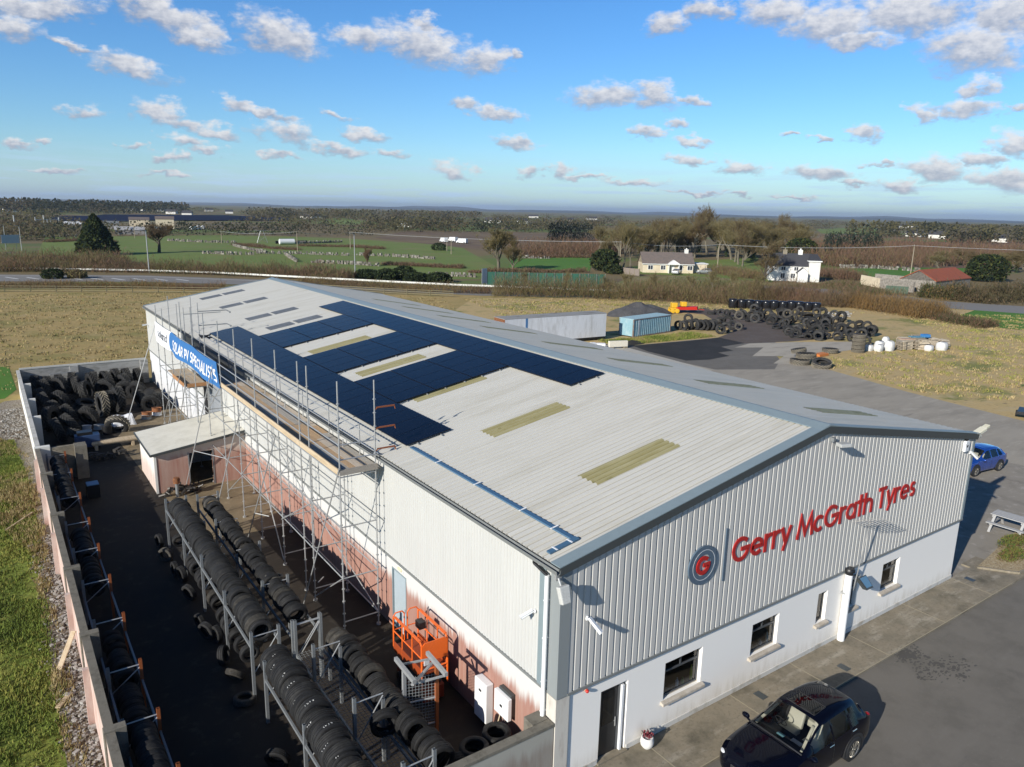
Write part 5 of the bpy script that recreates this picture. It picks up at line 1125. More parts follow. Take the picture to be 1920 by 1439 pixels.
mb = MB(); mb.prism([(-.15, -.24), (.15, -.24), (.19, .10), (.13, .22), (-.13, .22), (-.19, .10)], .0, .12, 0, Mxz); mb.build('case', M['white'], ab, bevel=.02)
mb = MB(); mb.lathe([(.001, -.124), (.06, -.124), (.06, -.12)], 14, None, 0, False, 'Y'); mb.build('sounder', M['black'], ab)
mb = MB(); mb.box(-.07, .07, -.09, -.0, .222, .30); mb.build('strobe', M['black'], ab)
sm = thing('sign_lamp', 'long cream strip lamp on an arm beyond the right corner', 'lamp', (22.42, .55, 6.15))
mb = MB(); mb.box(-.05, .05, -.07, .07, -.25, .25); mb.tube((.03, 0, .05), (.75, 0, .12), .035, 8); mb.build('arm', M['white'], sm)
mb = MB(); mb.bar((.7, 0, .10), (2.1, 0, .36), .30, .16); mb.build('housing', mat('cream_lamp', (.72, .68, .52), .5), sm, bevel=.03)
mb = MB(); mb.bar((2.05, 0, .36), (2.45, 0, .44), .22, .14); mb.build('end_cap', mat('cream_cap', (.66, .62, .46), .5), sm, bevel=.03)
hn = thing('dome_beacon', 'small red dome beacon under the drip trim left of the front door', 'beacon', (1.0, -.002, 2.76))
mb = MB(); mb.lathe([(.001, -.05), (.05, -.05), (.06, 0)], 12, None, 0, False, 'Y'); mb.build('base', mat('peach_base', (.6, .35, .25), .5), hn, smooth=40); mb = MB(); mb.ball((0, -.08, -.02), .055, 10, 6); mb.build('dome', mat('red_dome', (.5, .03, .02), .3), hn, smooth=180)
fp = thing('flue_pipe', 'thick white flue pipe with black cowl standing against the front wall', 'flue', (13.55, -.16, .1))
mb = MB(); mb.tube((0, 0, 0), (0, 0, 2.70), .135, 20); mb.build('pipe', M['white'], fp, smooth=40)
mb = MB(); mb.lathe([(.001, 2.93), (.15, 2.93), (.19, 2.88), (.19, 2.80), (.14, 2.78), (.14, 2.68), (.001, 2.68)], 20); mb.build('cowl', M['black'], fp, smooth=40)
mb = MB(); mb.box(-.16, .16, -.02, .16, 1.9, 1.96); mb.build('strap', M['zinc'], fp)
an = thing('tv_aerial', 'thin roof aerial of looped elements on a mast beside the flue', 'aerial', (13.95, -.22, 0))
mb = MB(); mb.tube((0, .05, 2.0), (-.02, -.25, 4.85), .022, 8); mb.bar((0, .20, 2.5), (0, .02, 2.5), .04, .04); mb.bar((0, .20, 2.1), (0, .02, 2.1), .04, .04); mb.build('mast', M['zinc'], an)
mb = MB(); mb.tube((-1.0, -.25, 5.05), (1.0, -.25, 4.7), .014, 6)
for k in range(7):
    x = -.9+.3*k; z = 5.03-.0525*k*1.05; h = .42-.02*abs(k-3)
    mb.path([(x, -.25-h, z), (x, -.25+h*.5, z), (x+.07, -.25+h*.5, z+.03), (x+.07, -.25-h, z+.03), (x, -.25-h, z)], .008, 5)
mb.build('antenna', M['zinc'], an)
wl = thing('wall_floodlight', 'blue glassed floodlight tilted down beside the flue pipe', 'floodlight', (14.2, -.25, 2.35))
mb = MB(); mb.box(-.03, .03, 0, .25, .12, .2); mb.build('bracket', M['zinc_dull'], wl)
mb = MB(); mb.add([(-.26, -.05, .22), (.26, -.05, .22), (.22, -.42, -.12), (-.22, -.42, -.12), (-.18, .08, .10), (.18, .08, .10), (.15, -.22, -.18), (-.15, -.22, -.18)], [(0, 1, 2, 3), (7, 6, 5, 4), (0, 4, 5, 1), (1, 5, 6, 2), (2, 6, 7, 3), (3, 7, 4, 0)]); mb.build('housing', M['trim_dark'], wl)
mb = MB(); mb.add([(-.21, -.09, .212), (.21, -.09, .212), (.18, -.385, -.06), (-.18, -.385, -.06)], [(0, 1, 2, 3)]); mb.build('lens', mat('lamp_glass', (.10, .20, .30), .1), wl)
pt = thing('flower_pot', 'white round pot of dark red flowers beside the front door', 'plant pot', (3.28, -.30, .1))
mb = MB(); mb.lathe([(.001, 0), (.11, 0), (.19, .10), (.205, .22), (.17, .36), (.15, .36), (.14, .30), (.001, .30)], 20); mb.build('pot', mat('white_pot', (.70, .69, .66), .5), pt, smooth=50)
mb = MB(); rr = random.Random(2)
for k in range(90):
    a, r, z = rr.uniform(0, 6.28), rr.uniform(0, .19), .36+rr.uniform(0, .15); p = Vector((r*math.cos(a), r*math.sin(a), z)); q = Vector((rr.gauss(0, 1), rr.gauss(0, 1), rr.gauss(0, 1))).normalized()*.04; w_ = q.orthogonal().normalized()*.03
    mb.quad(p-q, p+w_, p+q, p-w_, 0)
mb.build('flowers', mat('flowers', (.10, .012, .02), .7, col2=(.30, .05, .06), vscale=30), pt)
for i, (x, y) in enumerate(((8.2, -.62), (12.0, -1.25), (22.9, -.55))):
    mb = MB(); mb.box(x-.14, x+.14, y-.2, y+.2, .1005, .112); tag(mb.build('drain_grate', M['trim_dark']), ['small dark drain grate behind the parked car', 'square drain cover at the apron edge by the car shadow', 'drain grate at the far right corner of the warehouse'][i], 'drain')
# bottles and bits on the window sills
for i, (x, z, h, c_, lb) in enumerate(((5.0, 1.21, .28, (.6, .6, .6), 'white bottle inside the window next to the door'), (5.25, 1.21, .2, (.15, .3, .1), 'green bottle inside the window next to the door'), (5.62, 1.21, .5, (.55, .55, .05), 'yellow spray bottle at the right of the first window'), (9.45, 1.24, .35, (.3, .5, .5), 'pale blue bottle inside the second window'), (9.1, 1.24, .16, (.6, .6, .6), 'white tub inside the second window'))):
    mb = MB(); mb.lathe([(.001, 0), (.05, 0), (.05, h*.6), (.02, h*.75), (.02, h), (.001, h)], 10); o = mb.build('bottle', mat('bottle_%d' % i, c_, .4), smooth=40); o.location = (x, .215, z); tag(o, lb, 'bottle')

# ------------------------------------------------------------ cars
M['paint_dark'] = mat('paint_midnight_blue', (.002, .0025, .007), .06, spec=.26)
M['paint_blue'] = mat('paint_bright_blue', (.012, .06, .30), .14, metal=.3, coat=1.0)
M['car_glass'] = glass('car_glass', t=.72); M['cabin'] = mat('cabin_dark', (.015, .015, .016), .8)
M['leather'] = mat('cream_leather', (.62, .62, .50), .6); M['alloy'] = mat('alloy_wheel', (.35, .33, .29), .3, metal=.7)
M['cladding'] = mat('arch_plastic', (.02, .02, .021), .6); M['lamp'] = mat('lamp_glass_clear', (.55, .56, .58), .08); M['redlamp'] = mat('tail_lamp', (.25, .01, .01), .12)
M['chrome'] = mat('chrome', (.65, .65, .66), .12, metal=1.0)
def cr(pts, t):
    """Catmull-Rom through a list of tuples, t in 0..len-1"""
    n = len(pts); i = min(int(t), n-2); f = t-i
    p0, p1, p2, p3 = pts[max(i-1, 0)], pts[i], pts[i+1], pts[min(i+2, n-1)]
    return tuple(.5*((2*b)+(-a+c)*f+(2*a-5*b+4*c-d)*f*f+(-a+3*b-3*c+d)*f**3) for a, b, c, d in zip(p0, p1, p2, p3))
def car(name, label, paint, loc, rz, st, side_w, ws, rw, wheels, group=None, sunroof=None, rim_m=None):
    """st: stations (x, zb, w, zs, wt, zt); windows in side_w (x ranges); ws, rw: x ranges of windscreen and rear window"""
    t = thing(name, label, 'car', loc, rz, group)
    xs = [s[0] for s in st]; N = 96; J = 3
    def at(x):
        for i in range(len(xs)-1):
            if xs[i] >= x >= xs[i+1]: return cr(st, i+(xs[i]-x)/(xs[i]-xs[i+1]))
        return st[-1] if x < xs[-1] else st[0]
    def sect(x):
        _, zb, w, zs, wt, zt = at(x)
        zm = zb+(zs-zb)*.55
        cps = [(0.0, zb), (w-.16, zb), (w-.03, zb+.10), (w, zm), (w-.035, zs), (wt+(.02 if zt-zs > .3 else 0), zt-(.12 if zt-zs > .3 else .05)), (wt-.16, zt-.018), (0, zt)]
        out = []
        for i in range(len(cps)-1):
            for k in range(J):
                f = k/J; out.append((cps[i][0]+(cps[i+1][0]-cps[i][0])*f, cps[i][1]+(cps[i+1][1]-cps[i][1])*f) if i in (0, 4) else cr(cps, i+f))
        out.append(cps[-1]); return out
    X = sorted({xs[0]+(xs[-1]-xs[0])*k/N for k in range(N+1)} | {q for r in side_w+[ws, rw] for q in r}, reverse=True)
    S = [sect(x) for x in X]; K = len(S[0])
    body = MB(); wins_ = [MB() for _ in side_w]*1; wl_ = [MB() for _ in side_w]; wsb, rwb = MB(), MB()
    for s in (1, -1):
        for i in range(len(X)-1):
            xm = (X[i]+X[i+1])/2
            for k in range(K-1):
                a, b, c, d = (X[i], s*S[i][k][0], S[i][k][1]), (X[i+1], s*S[i+1][k][0], S[i+1][k][1]), (X[i+1], s*S[i+1][k+1][0], S[i+1][k+1][1]), (X[i], s*S[i][k+1][0], S[i][k+1][1])
                q = (a, b, c, d) if s > 0 else (d, c, b, a)
                seg = k//J; tgt = body
                if seg == 4:
                    for r, mbs in zip(side_w, (wins_ if s > 0 else wl_)):
                        if r[0] >= xm >= r[1]: tgt = mbs
                if seg in (5, 6):
                    if ws[0] >= xm >= ws[1] and not (seg == 5 and k % J == 0): tgt = wsb
                    if rw[0] >= xm >= rw[1] and not (seg == 5 and k % J == 0): tgt = rwb
                tgt.add(q, [(0, 1, 2, 3)])
    for i in (0, len(X)-1):
        pts = [(X[i], p[0], p[1]) for p in S[i]]+[(X[i], -p[0], p[1]) for p in S[i][::-1]]
        body.add(pts, [tuple(range(len(pts)))])
    def weld(o):
        bm = bmesh.new(); bm.from_mesh(o.data); bmesh.ops.remove_doubles(bm, verts=bm.verts, dist=.0008); bmesh.ops.recalc_face_normals(bm, faces=bm.faces)
        bm.to_mesh(o.data); bm.free(); o.data.polygons.foreach_set('use_smooth', [True]*len(o.data.polygons)); o.data.set_sharp_from_angle(angle=math.radians(38)); return o
    weld(body.build('body', paint, t))
    for mbs in wins_+wl_:
        if mbs.v: weld(mbs.build('side_window', M['car_glass'], t))
    weld(wsb.build('windscreen', M['car_glass'], t)); weld(rwb.build('rear_window', M['car_glass'], t))
    def halfw(x, z):
        p = sect(x); best = .8
        for (a, b), (c, d) in zip(p[3:], p[4:]):
            if min(b, d) <= z <= max(b, d): best = max(a, c); break
        return best
    wf, wr, R = wheels
    for x in (wf, wr):
        for s in (1, -1):
            w = halfw(x, .62)
            mb = MB(); a = [(math.cos(math.radians(q)), math.sin(math.radians(q))) for q in range(-20, 201, 10)]
            poly = [(x+(R+.10)*c, R+.02+(R+.10)*d) for c, d in a]+[(x+(R+.025)*c, R+.02+(R+.025)*d) for c, d in a[::-1]]
            mb.prism(poly, -w-.012 if s < 0 else w-.10, -w+.10 if s < 0 else w+.012, 0, Matrix(((1, 0, 0, 0), (0, 0, 1, 0), (0, 1, 0, 0), (0, 0, 0, 1)))); mb.build('wheel_arch', M['cladding'], t)
            mb = MB(); mb.lathe([(.001, w-.09), (R+.03, w-.09), (R+.03, w+.004), (.001, w+.004)], 28, Matrix.Translation((x, 0, R+.01)) @ Matrix.Scale(s, 4, (0, 1, 0)), 0, False, 'Y'); mb.build('arch_liner', M['cabin'], t)
            wm = Matrix.Translation((x, s*(w+.006), R)) @ (Matrix.Identity(4) if s > 0 else Matrix.Rotation(PI, 4, 'Z'))
            mb = MB(); mb.lathe([(R*.66, .012), (R*.72, .022), (R*.9, .02), (R*.98, .0), (R, -.03), (R, -.18), (R*.9, -.2)], 36, wm, 0, False, 'Y'); wo = mb.build('wheel', M['cladding'], t, smooth=35)
            mb = MB(); mb.lathe([(R*.66, .014), (R*.62, .0), (R*.60, -.05), (.001, -.06)], 36, wm, 0, False, 'Y'); mb.build('rim_well', M['cabin'], wo)
            mb = MB(); mb.lathe([(.001, .01), (R*.16, .008), (R*.2, -.02)], 20, wm, 0, False, 'Y'); mb.lathe([(R*.60, .0), (R*.64, .016), (R*.68, .016), (R*.69, .0)], 36, wm, 0, False, 'Y')
            for k in range(10):
                an = 2*PI*k/10+.1*(k % 2); c_, s_ = math.cos(an), math.sin(an)
                mb.bar(wm @ Vector((R*.15*c_, .0, R*.15*s_)), wm @ Vector((R*.64*c_, .008, R*.64*s_)), .03, .02)
            mb.build('rim', rim_m or M['alloy'], wo)
    for s in (1, -1):
        for sx_ in (side_w[0][0]-.02, side_w[0][1]-.04, side_w[1][1]-.05):
            p_ = [(sx_+.10*max(0, .62-z), s*(y+.001), z) for y, z in sect(sx_)[6:13] if z > .30]; mb = MB(); mb.path(p_, .0045, 4); mb.build('door_seam', M['black'], t)
        xx = ws[0]-.10; w = halfw(xx, at(xx)[3]-.02)
        mb = MB(); mb.ball((xx-.02, s*(w+.14), at(xx)[3]+.08), .13, 12, 7, (.55, .95, .62)); mb.tube((xx, s*(w-.03), at(xx)[3]), (xx, s*(w+.08), at(xx)[3]+.04), .03, 6); mb.build('mirror', paint, t, smooth=60)
        for dx in (side_w[0][1]+.12, side_w[-1][1]+.25 if len(side_w) > 1 else 0):
            z = at(dx)[3]-.07; mb = MB(); mb.tube((dx+.1, s*(halfw(dx, z)+.02), z), (dx-.1, s*(halfw(dx, z)+.02), z), .014, 6); mb.build('door_handle', M['chrome'], t)
        x0 = xs[0]-.13; mb = MB()
        mb.ball((x0-.12, s*(at(x0-.1)[2]-.16), at(x0-.1)[3]-.03), .16, 12, 7, (1.0, .8, .34)); mb.build('headlight', M['lamp'], t, smooth=60)
        xr_ = xs[-1]+.16; mb = MB(); mb.ball((xr_-.05, s*(at(xr_)[2]-.13), at(xr_)[3]-.03), .13, 12, 7, (.7, .6, .5)); mb.build('tail_light', M['redlamp'], t, smooth=60)
    x0 = xs[0]-.02; mb = MB(); mb.cbox((xs[0]-.04, 0, (st[0][1]+st[0][5])/2+.02), (.10, st[0][2]*1.3, (st[0][5]-st[0][1])*.75)); mb.build('grille', M['cladding'], t, bevel=.02)
    # cabin
    dash = ws[0]-.15; zs = at(dash)[3]
    mb = MB(); mb.box(dash-.5, dash+.05, -.68, .68, .3, zs-.02); mb.box(rw[1]+.15, dash-.5, -.7, .7, .25, .32); mb.build('dashboard', M['cabin'], t)
    for y in (-.37, .37):
        mb = MB(); mb.cbox((dash-1.0, y, .62), (.5, .46, .2)); mb.add([(dash-1.2, y-.24, .68), (dash-1.2, y+.24, .68), (dash-1.42, y+.22, 1.22), (dash-1.42, y-.22, 1.22), (dash-1.34, y-.24, .66), (dash-1.34, y+.24, .66), (dash-1.53, y+.22, 1.21), (dash-1.53, y-.22, 1.21)], [(0, 1, 2, 3), (7, 6, 5, 4), (0, 3, 7, 4), (1, 5, 6, 2), (3, 2, 6, 7)]); mb.cbox((dash-1.5, y, 1.33), (.10, .26, .18)); mb.build('seat', M['leather'], t, bevel=.04)
    mb = MB(); mb.cbox((rw[1]+.85, 0, .62), (.5, 1.25, .2)); mb.cbox((rw[1]+.62, 0, .95), (.14, 1.25, .5)); mb.build('rear_seat', M['leather'], t, bevel=.04)
    mb = MB(); mb.lathe([(.17, -.012), (.185, 0), (.17, .012), (.155, 0)], 20, Matrix.Translation((dash-.60, -.37, zs+.06)) @ Matrix.Rotation(-1.1, 4, 'Y'), 0, True); mb.tube((dash-.5, -.37, zs), (dash-.60, -.37, zs+.06), .03, 6); mb.build('steering_wheel', M['cabin'], t)
    if sunroof:
        mb = MB(); v = []; f = []; a, b = sunroof; n = 8
        for i in range(n+1):
            x = a+(b-a)*i/n; s_ = sect(x); zt = at(x)[5]; wt = at(x)[4]-.17
            for j in range(-4, 5): v.append((x, wt*j/4*.82, zt+.006-.018*(j/4*.82)**2))
        for i in range(n):
            for j in range(8): q = i*9+j; f.append((q, q+9, q+10, q+1))
        mb.add(v, [k[::-1] for k in f]); mb.build('sunroof', mat('sunroof_glass', (.0008, .0008, .001), .03, spec=.6), t, smooth=180)
    return t, at
SUV = [(2.27, .40, .50, .62, .42, .74), (2.22, .32, .66, .70, .52, .82), (2.08, .26, .82, .80, .66, .92), (1.85, .23, .90, .87, .75, .985), (1.40, .22, .925, .95, .80, 1.06), (1.0, .22, .925, 1.0, .80, 1.11), (.86, .22, .925, 1.02, .78, 1.16), (.05, .22, .925, 1.05, .66, 1.585), (-.2, .22, .925, 1.055, .66, 1.645), (-.75, .22, .925, 1.07, .65, 1.665), (-1.3, .22, .925, 1.09, .63, 1.64), (-1.75, .24, .92, 1.11, .60, 1.56), (-1.92, .26, .91, 1.11, .62, 1.40), (-2.15, .30, .88, 1.06, .72, 1.12), (-2.24, .36, .84, .98, .70, 1.02), (-2.28, .45, .76, .86, .60, .90)]
c1, at1 = car('parked_car', 'dark blue five door SUV with glass sunroof parked in front of the white wall', M['paint_dark'], (6.55, -2.98, .02), PI, SUV, [(.50, -.34), (-.42, -1.14), (-1.24, -1.52)], (.90, .02), (-1.80, -2.06), (1.32, -1.38, .365), sunroof=(-.10, -.62))
mb = MB()
for s in (-1, 1): mb.bar((.80, s*.70, 1.10), (.10, s*.55, 1.50), .07, .03)
mb.build('pillar_trim', M['leather'], c1)
mb = MB(); mb.path([(-.09, -.42, 1.645), (-.09, .42, 1.645), (-.63, .40, 1.672), (-.63, -.40, 1.672), (-.09, -.42, 1.645)], .009, 4); mb.build('sunroof_seal', M['cladding'], c1)
mb = MB(); mb.path([(.93, -.80, 1.135), (.95, -.4, 1.165), (.95, .4, 1.165), (.93, .80, 1.135)], .022, 6); mb.build('wiper_cowl', M['black'], c1)
mb = MB(); mb.box(-1.55, .35, -.72, .72, .36, .40); mb.build('cabin_floor', M['cabin'], c1)
mb = MB(); mb.cbox((.52, .38, 1.06), (.14, .30, .012)); mb.build('paper_disc', M['white'], c1)
mb = MB(); mb.cbox((.60, -.05, 1.05), (.12, .2, .02)); mb.build('blue_cloth', mat('pale_blue_cloth', (.25, .55, .62), .8), c1)
c1.scale = (1.07, 1.07, 1.05)
HATCH = [(2.12, .40, .50, .60, .42, .72), (2.06, .32, .66, .68, .52, .80), (1.9, .26, .80, .78, .66, .90), (1.6, .23, .87, .86, .75, .97), (1.2, .22, .89, .92, .78, 1.04), (.95, .22, .89, .97, .76, 1.09), (.10, .22, .89, 1.0, .62, 1.50), (-.2, .22, .89, 1.01, .62, 1.56), (-.75, .22, .89, 1.03, .61, 1.575), (-1.3, .22, .89, 1.06, .59, 1.53), (-1.62, .24, .88, 1.09, .56, 1.45), (-1.82, .28, .86, 1.08, .60, 1.28), (-2.02, .32, .83, 1.0, .66, 1.06), (-2.10, .38, .78, .92, .62, .96), (-2.14, .46, .70, .82, .55, .86)]
c2, _ = car('parked_car', 'bright blue hatchback parked beyond the right corner of the warehouse', M['paint_blue'], (39.15, 6.55, .03), PI-.12, HATCH, [(.55, -.25), (-.33, -.98), (-1.08, -1.45)], (.93, .14), (-1.66, -1.96), (1.25, -1.28, .34))
def far_car(p, rz, paint, label):
    c = dup(c2, p, rz, label)
    for ch in c.children:
        if ch.name.startswith(('body', 'mirror')):
            ch.data = ch.data.copy(); ch.data.materials[0] = paint
    return c
M['silver'] = mat('paint_silver', (.42, .43, .43), .25, metal=.4, coat=.5); M['grey_paint'] = mat('paint_grey', (.18, .19, .19), .25, metal=.4, coat=.5); M['white_paint'] = mat('paint_white', (.7, .71, .71), .2, coat=.5)
far_car(G(1508, 559), 2.6, M['white_paint'], 'white car half hidden behind the brown hedge')
far_car(G(1268, 515), .6, M['silver'], 'silver car parked under the porch of the cream bungalow')
far_car(G(1320, 514.5), 2.2, M['grey_paint'], 'grey car parked at the right end of the cream bungalow')

# ------------------------------------------------------------ forecourt furniture and far yard
pb = thing('picnic_bench', 'weathered grey timber bench at the right edge beyond the gravel bed', 'bench', (30.35, .75, .03), .05)
M['grey_wood'] = mat('grey_timber', (.36, .36, .355), .8, var=.15, vscale=3)
for y in (-.55, .75):
    for s in (-1, 1): mb = MB(); mb.bar((s*.95, y, .0), (s*.35, y, .80), .11, .07); mb.build('leg', M['grey_wood'], pb)
    mb = MB(); mb.bar((-.78, y+.06, .40), (.78, y+.06, .40), .07, .11); mb.bar((-.48, y+.06, .74), (.48, y+.06, .74), .07, .10); mb.build('cross_bar', M['grey_wood'], pb)
mb = MB()
for k in range(4): mb.box(-.45+.23*k, -.24+.23*k, -.75, .95, .80, .84)
mb.build('table_top', M['grey_wood'], pb)
for s in (-1, 1): mb = MB(); mb.box(s*.80-.13, s*.80+.13, -.75, .95, .455, .495); mb.build('seat', M['grey_wood'], pb)

def slivers(mb, p, n, rx, ry, h, ln, w, rr, mi=None, up=.6):
    for k in range(n):
        a = rr.uniform(0, 6.283); r = math.sqrt(rr.random()); z = h*rr.random()**.8
        f = math.sqrt(max(0, 1-(z/h)**2))*.9+.1
        c_ = Vector((p[0]+rx*r*f*math.cos(a), p[1]+ry*r*f*math.sin(a), p[2]+z))
        d = Vector((rr.gauss(0, 1), rr.gauss(0, 1), rr.gauss(up, .6))).normalized()*ln*rr.uniform(.6, 1.3); s = d.orthogonal(); s.rotate(Matrix.Rotation(rr.uniform(0, 6.28), 3, d)); s = s.normalized()*w*rr.uniform(.6, 1.2)
        mb.add([c_-s, c_+s, c_+d+s*.3, c_+d-s*.3], [(0, 1, 2, 3)], rr.choice(mi) if mi else 0)
HEATH = [mat('heath_olive', (.13, .13, .025), 1), mat('heath_green', (.07, .11, .018), 1), mat('heath_brown', (.12, .075, .028), 1)]
rr = random.Random(31)
for (x, y, rx, ry, lb) in ((26.9, -.62, 1.15, .5, 'low olive heather clump at the near end of the gravel bed'), (28.5, .0, 1.3, .55, 'greener heather clump in the middle of the gravel bed'), (30.9, -.2, 1.2, .6, 'low heather clump at the right edge of the picture')):
    mb = MB(); slivers(mb, (x, y, .15), 1500, rx, ry, .34, .10, .018, rr, (0, 1, 2)); tag(mb.build('shrub', HEATH), lb, 'shrub')
tl = thing('low_trailer', 'low black trailer at the far right edge of the tarmac', 'trailer', (56.9, 10.4, .03), .3)
mb = MB(); mb.box(-1.0, 1.0, -.6, .6, .35, .60); mb.tube((1.0, 0, .42), (1.9, 0, .38), .04, 6); mb.build('bed', M['black'], tl)
for y in (-.66, .66): mb = MB(); mb.lathe([(.001, -.07), (.26, -.07), (.28, 0), (.26, .07), (.001, .07)], 16, Matrix.Translation((-.2, y, .28)), 0, False, 'Y'); mb.build('wheel', M['rubber'], tl, smooth=40)

bt = thing('box_trailer', 'long dirty white box trailer body beyond the roof ridge', 'trailer', (51.6, 55.4, .01), PI+.06)
bt.rotation_euler = (0, 0, -.075)
M['dirty_white'] = mat('dirty_white_side', (.58, .59, .60), .6, col2=(.42, .42, .41), vscale=1.2, c2=(.45, .75), stretch=(1, 1, .25), var=.08)
mb = MB(); mb.box(-14.6, 0, .0, .03, .45, 3.30); mb.box(-14.6, 0, 2.43, 2.46, .45, 3.3); mb.box(-.03, 0, .03, 2.43, .45, 3.3); mb.build('side_panel', M['dirty_white'], bt)
mb = MB(); mb.box(-14.65, .03, -.02, 2.48, 3.302, 3.36); mb.build('roof', mat('trailer_roof', (.27, .265, .25), .8, col2=(.13, .11, .09), vscale=.6, c2=(.5, .7), stretch=(.4, 1.5, 1)), bt)
mb = MB(); mb.box(-14.6, 0, .05, 2.4, .2, .44); mb.build('chassis', M['black'], bt)
mb = MB(); mb.box(-14.62, -14.6, -.01, 2.47, .4, 3.3); mb.build('open_end', M['rust'], bt)
mb = MB(); mb.box(-11.8, -11.5, -.012, -.001, .5, 3.28); mb.build('blue_strip', mat('blue_strip', (.06, .16, .32), .6), bt)
for x in (-12.5, -11.2, -2): mb = MB(); mb.lathe([(.001, -.1), (.4, -.1), (.45, 0), (.4, .1), (.001, .1)], 18, Matrix.Translation((x, .25, .45)), 0, False, 'Y'); mb.build('wheel', M['rubber'], bt, smooth=40)
ct = thing('shipping_container', 'faded light blue shipping container with rusty corners beside the tyres', 'container', (55.7, 54.8, .05), .135)
M['cont_blue'] = mat('container_blue', (.21, .36, .41), .65, col2=(.30, .43, .46), vscale=1.5, c2=(.4, .7), var=.1)
mb = MB()
ribbed(mb, (.12, 0, 0), (1, 0, 0), (0, 0, 1), (0, -1, 0), 7.76, .14, 2.24, pitch=.40, depth=.07, crown=.42, flank=.12); mb.build('side_panel', M['cont_blue'], ct)
mb = MB(); mb.box(.02, .06, .1, 2.2, .12, 2.26); mb.box(7.9, 7.95, .1, 2.2, .12, 2.26); mb.box(.1, 7.9, 2.2, 2.25, .12, 2.26); mb.build('end_panel', M['cont_blue'], ct)
mb = MB(); mb.box(.0, 8.0, -.05, 2.3, 2.275, 2.33); mb.build('roof', mat('container_roof', (.33, .47, .50), .6, var=.1, vscale=1), ct)
mb = MB()
for x in (0, 7.88): mb.box(x, x+.12, -.09, .05, 0, 2.27); mb.box(x, x+.12, 2.16, 2.3, 0, 2.27)
mb.box(.12, 7.88, -.085, .0, 2.18, 2.27); mb.box(.12, 7.88, -.085, 0, 0, .13); mb.build('corner_frame', mat('rusty_frame', (.22, .14, .10), .8, col2=(.18, .26, .30), vscale=2), ct)
mb = MB(); mb.box(.95, 1.25, -.078, -.072, .25, 2.15); mb.build('white_patch', M['dirty_white'], ct)
mb = MB(); v = []; f = []; na, nr = 40, 12; rr = random.Random(4)
for i in range(nr+1):
    for k in range(na):
        a = 2*PI*k/na; r = i/nr; ed = 1+.18*mnoise.noise(Vector((math.cos(a)*1.5, math.sin(a)*1.5, 2)))
        v.append((73.2+6.6*r*ed*math.cos(a)*1.0, 71.2+3.6*r*ed*math.sin(a), .0+1.9*max(0, (1-r))**.8*(1+.35*mnoise.noise(Vector((math.cos(a)*r*3, math.sin(a)*r*3, 7))))+(.08*mnoise.noise(Vector((i*.9, k*.7, 0))) if 0 < i < nr else 0)))
for i in range(nr):
    for k in range(na): f.append((i*na+k, (i+1)*na+k, (i+1)*na+(k+1) % na, i*na+(k+1) % na))
mb.add(v, f); o = mb.build('gravel_heap', mat('grey_chippings', (.085, .082, .082), .95, col2=(.055, .053, .054), vscale=1, c2=(.4, .7), var=.25, bump=.5, bscale=3, normal_d=.2), smooth=180); tag(o, 'dark grey heap of chippings behind the blue container', 'heap')
mb = MB(); v = []; f = []
for i in range(7):
    for k in range(24): a = 2*PI*k/24; r = i/6; v.append((52.3+2.6*r*math.cos(a)*(1+.15*math.sin(a*3)), 51.5+.8*r*math.sin(a), .02+.5*(1-r)**1.2))
for i in range(6):
    for k in range(24): f.append((i*24+k, (i+1)*24+k, (i+1)*24+(k+1) % 24, i*24+(k+1) % 24))
mb.add(v, f); tag(mb.build('asphalt_heap', M['asphalt_new'], smooth=180), 'small black heap of asphalt by the container end', 'heap')
rt = thing('farm_trailer', 'red and yellow twin axle farm trailer beyond the chippings heap', 'trailer', (80.2, 68.9, .05), -.55)
M['red'] = mat('red_paint', (.50, .022, .012), .45); M['yellow'] = mat('yellow_paint', (.62, .36, .02), .5)
mb = MB(); mb.add([(-1.2, -.75, .55), (2.3, -.55, .55), (2.6, .0, .75), (2.3, .55, .55), (-1.2, .75, .55), (-1.2, -.75, .95), (2.2, -.55, 1.05), (2.5, 0, 1.1), (2.2, .55, 1.05), (-1.2, .75, .95)], [(0, 1, 6, 5), (1, 2, 7, 6), (2, 3, 8, 7), (3, 4, 9, 8), (5, 6, 7, 8, 9), (4, 3, 2, 1, 0), (0, 5, 9, 4)]); mb.build('red_bed', M['red'], rt)
mb = MB(); mb.box(-2.1, -1.0, -.72, .72, .62, .85); mb.box(-1.85, -.95, -.6, .6, .86, 1.65); mb.box(-.3, .55, -.55, .55, 1.06, 1.8); mb.build('yellow_tank', M['yellow'], rt, bevel=.08)
for x in (-1.75, -1.05):
    for y in (-.8, .8): mb = MB(); mb.lathe([(.001, -.12), (.22, -.12), (.36, -.1), (.38, 0), (.36, .1), (.22, .12), (.001, .12)], 18, Matrix.Translation((x, y, .38)), 0, False, 'Y'); mb.build('wheel', M['yellow'], rt, smooth=40)
mb = MB(); mb.tube((2.5, 0, .6), (3.6, 0, .5), .05, 6); mb.build('drawbar', M['red'], rt)
a, b = G(1374, 578), G(1530, 584)
mb = MB(); mb.lathe([(.001, 0), (.66, 0), (.74, .08), (.77, .3), (.77, 1.2), (.74, 1.42), (.62, 1.52), (.001, 1.54)], 22); bl_ = mb.build('silage_bale', mat('black_wrap', (.010, .010, .012), .25, bump=.25, bscale=8), None, smooth=50)
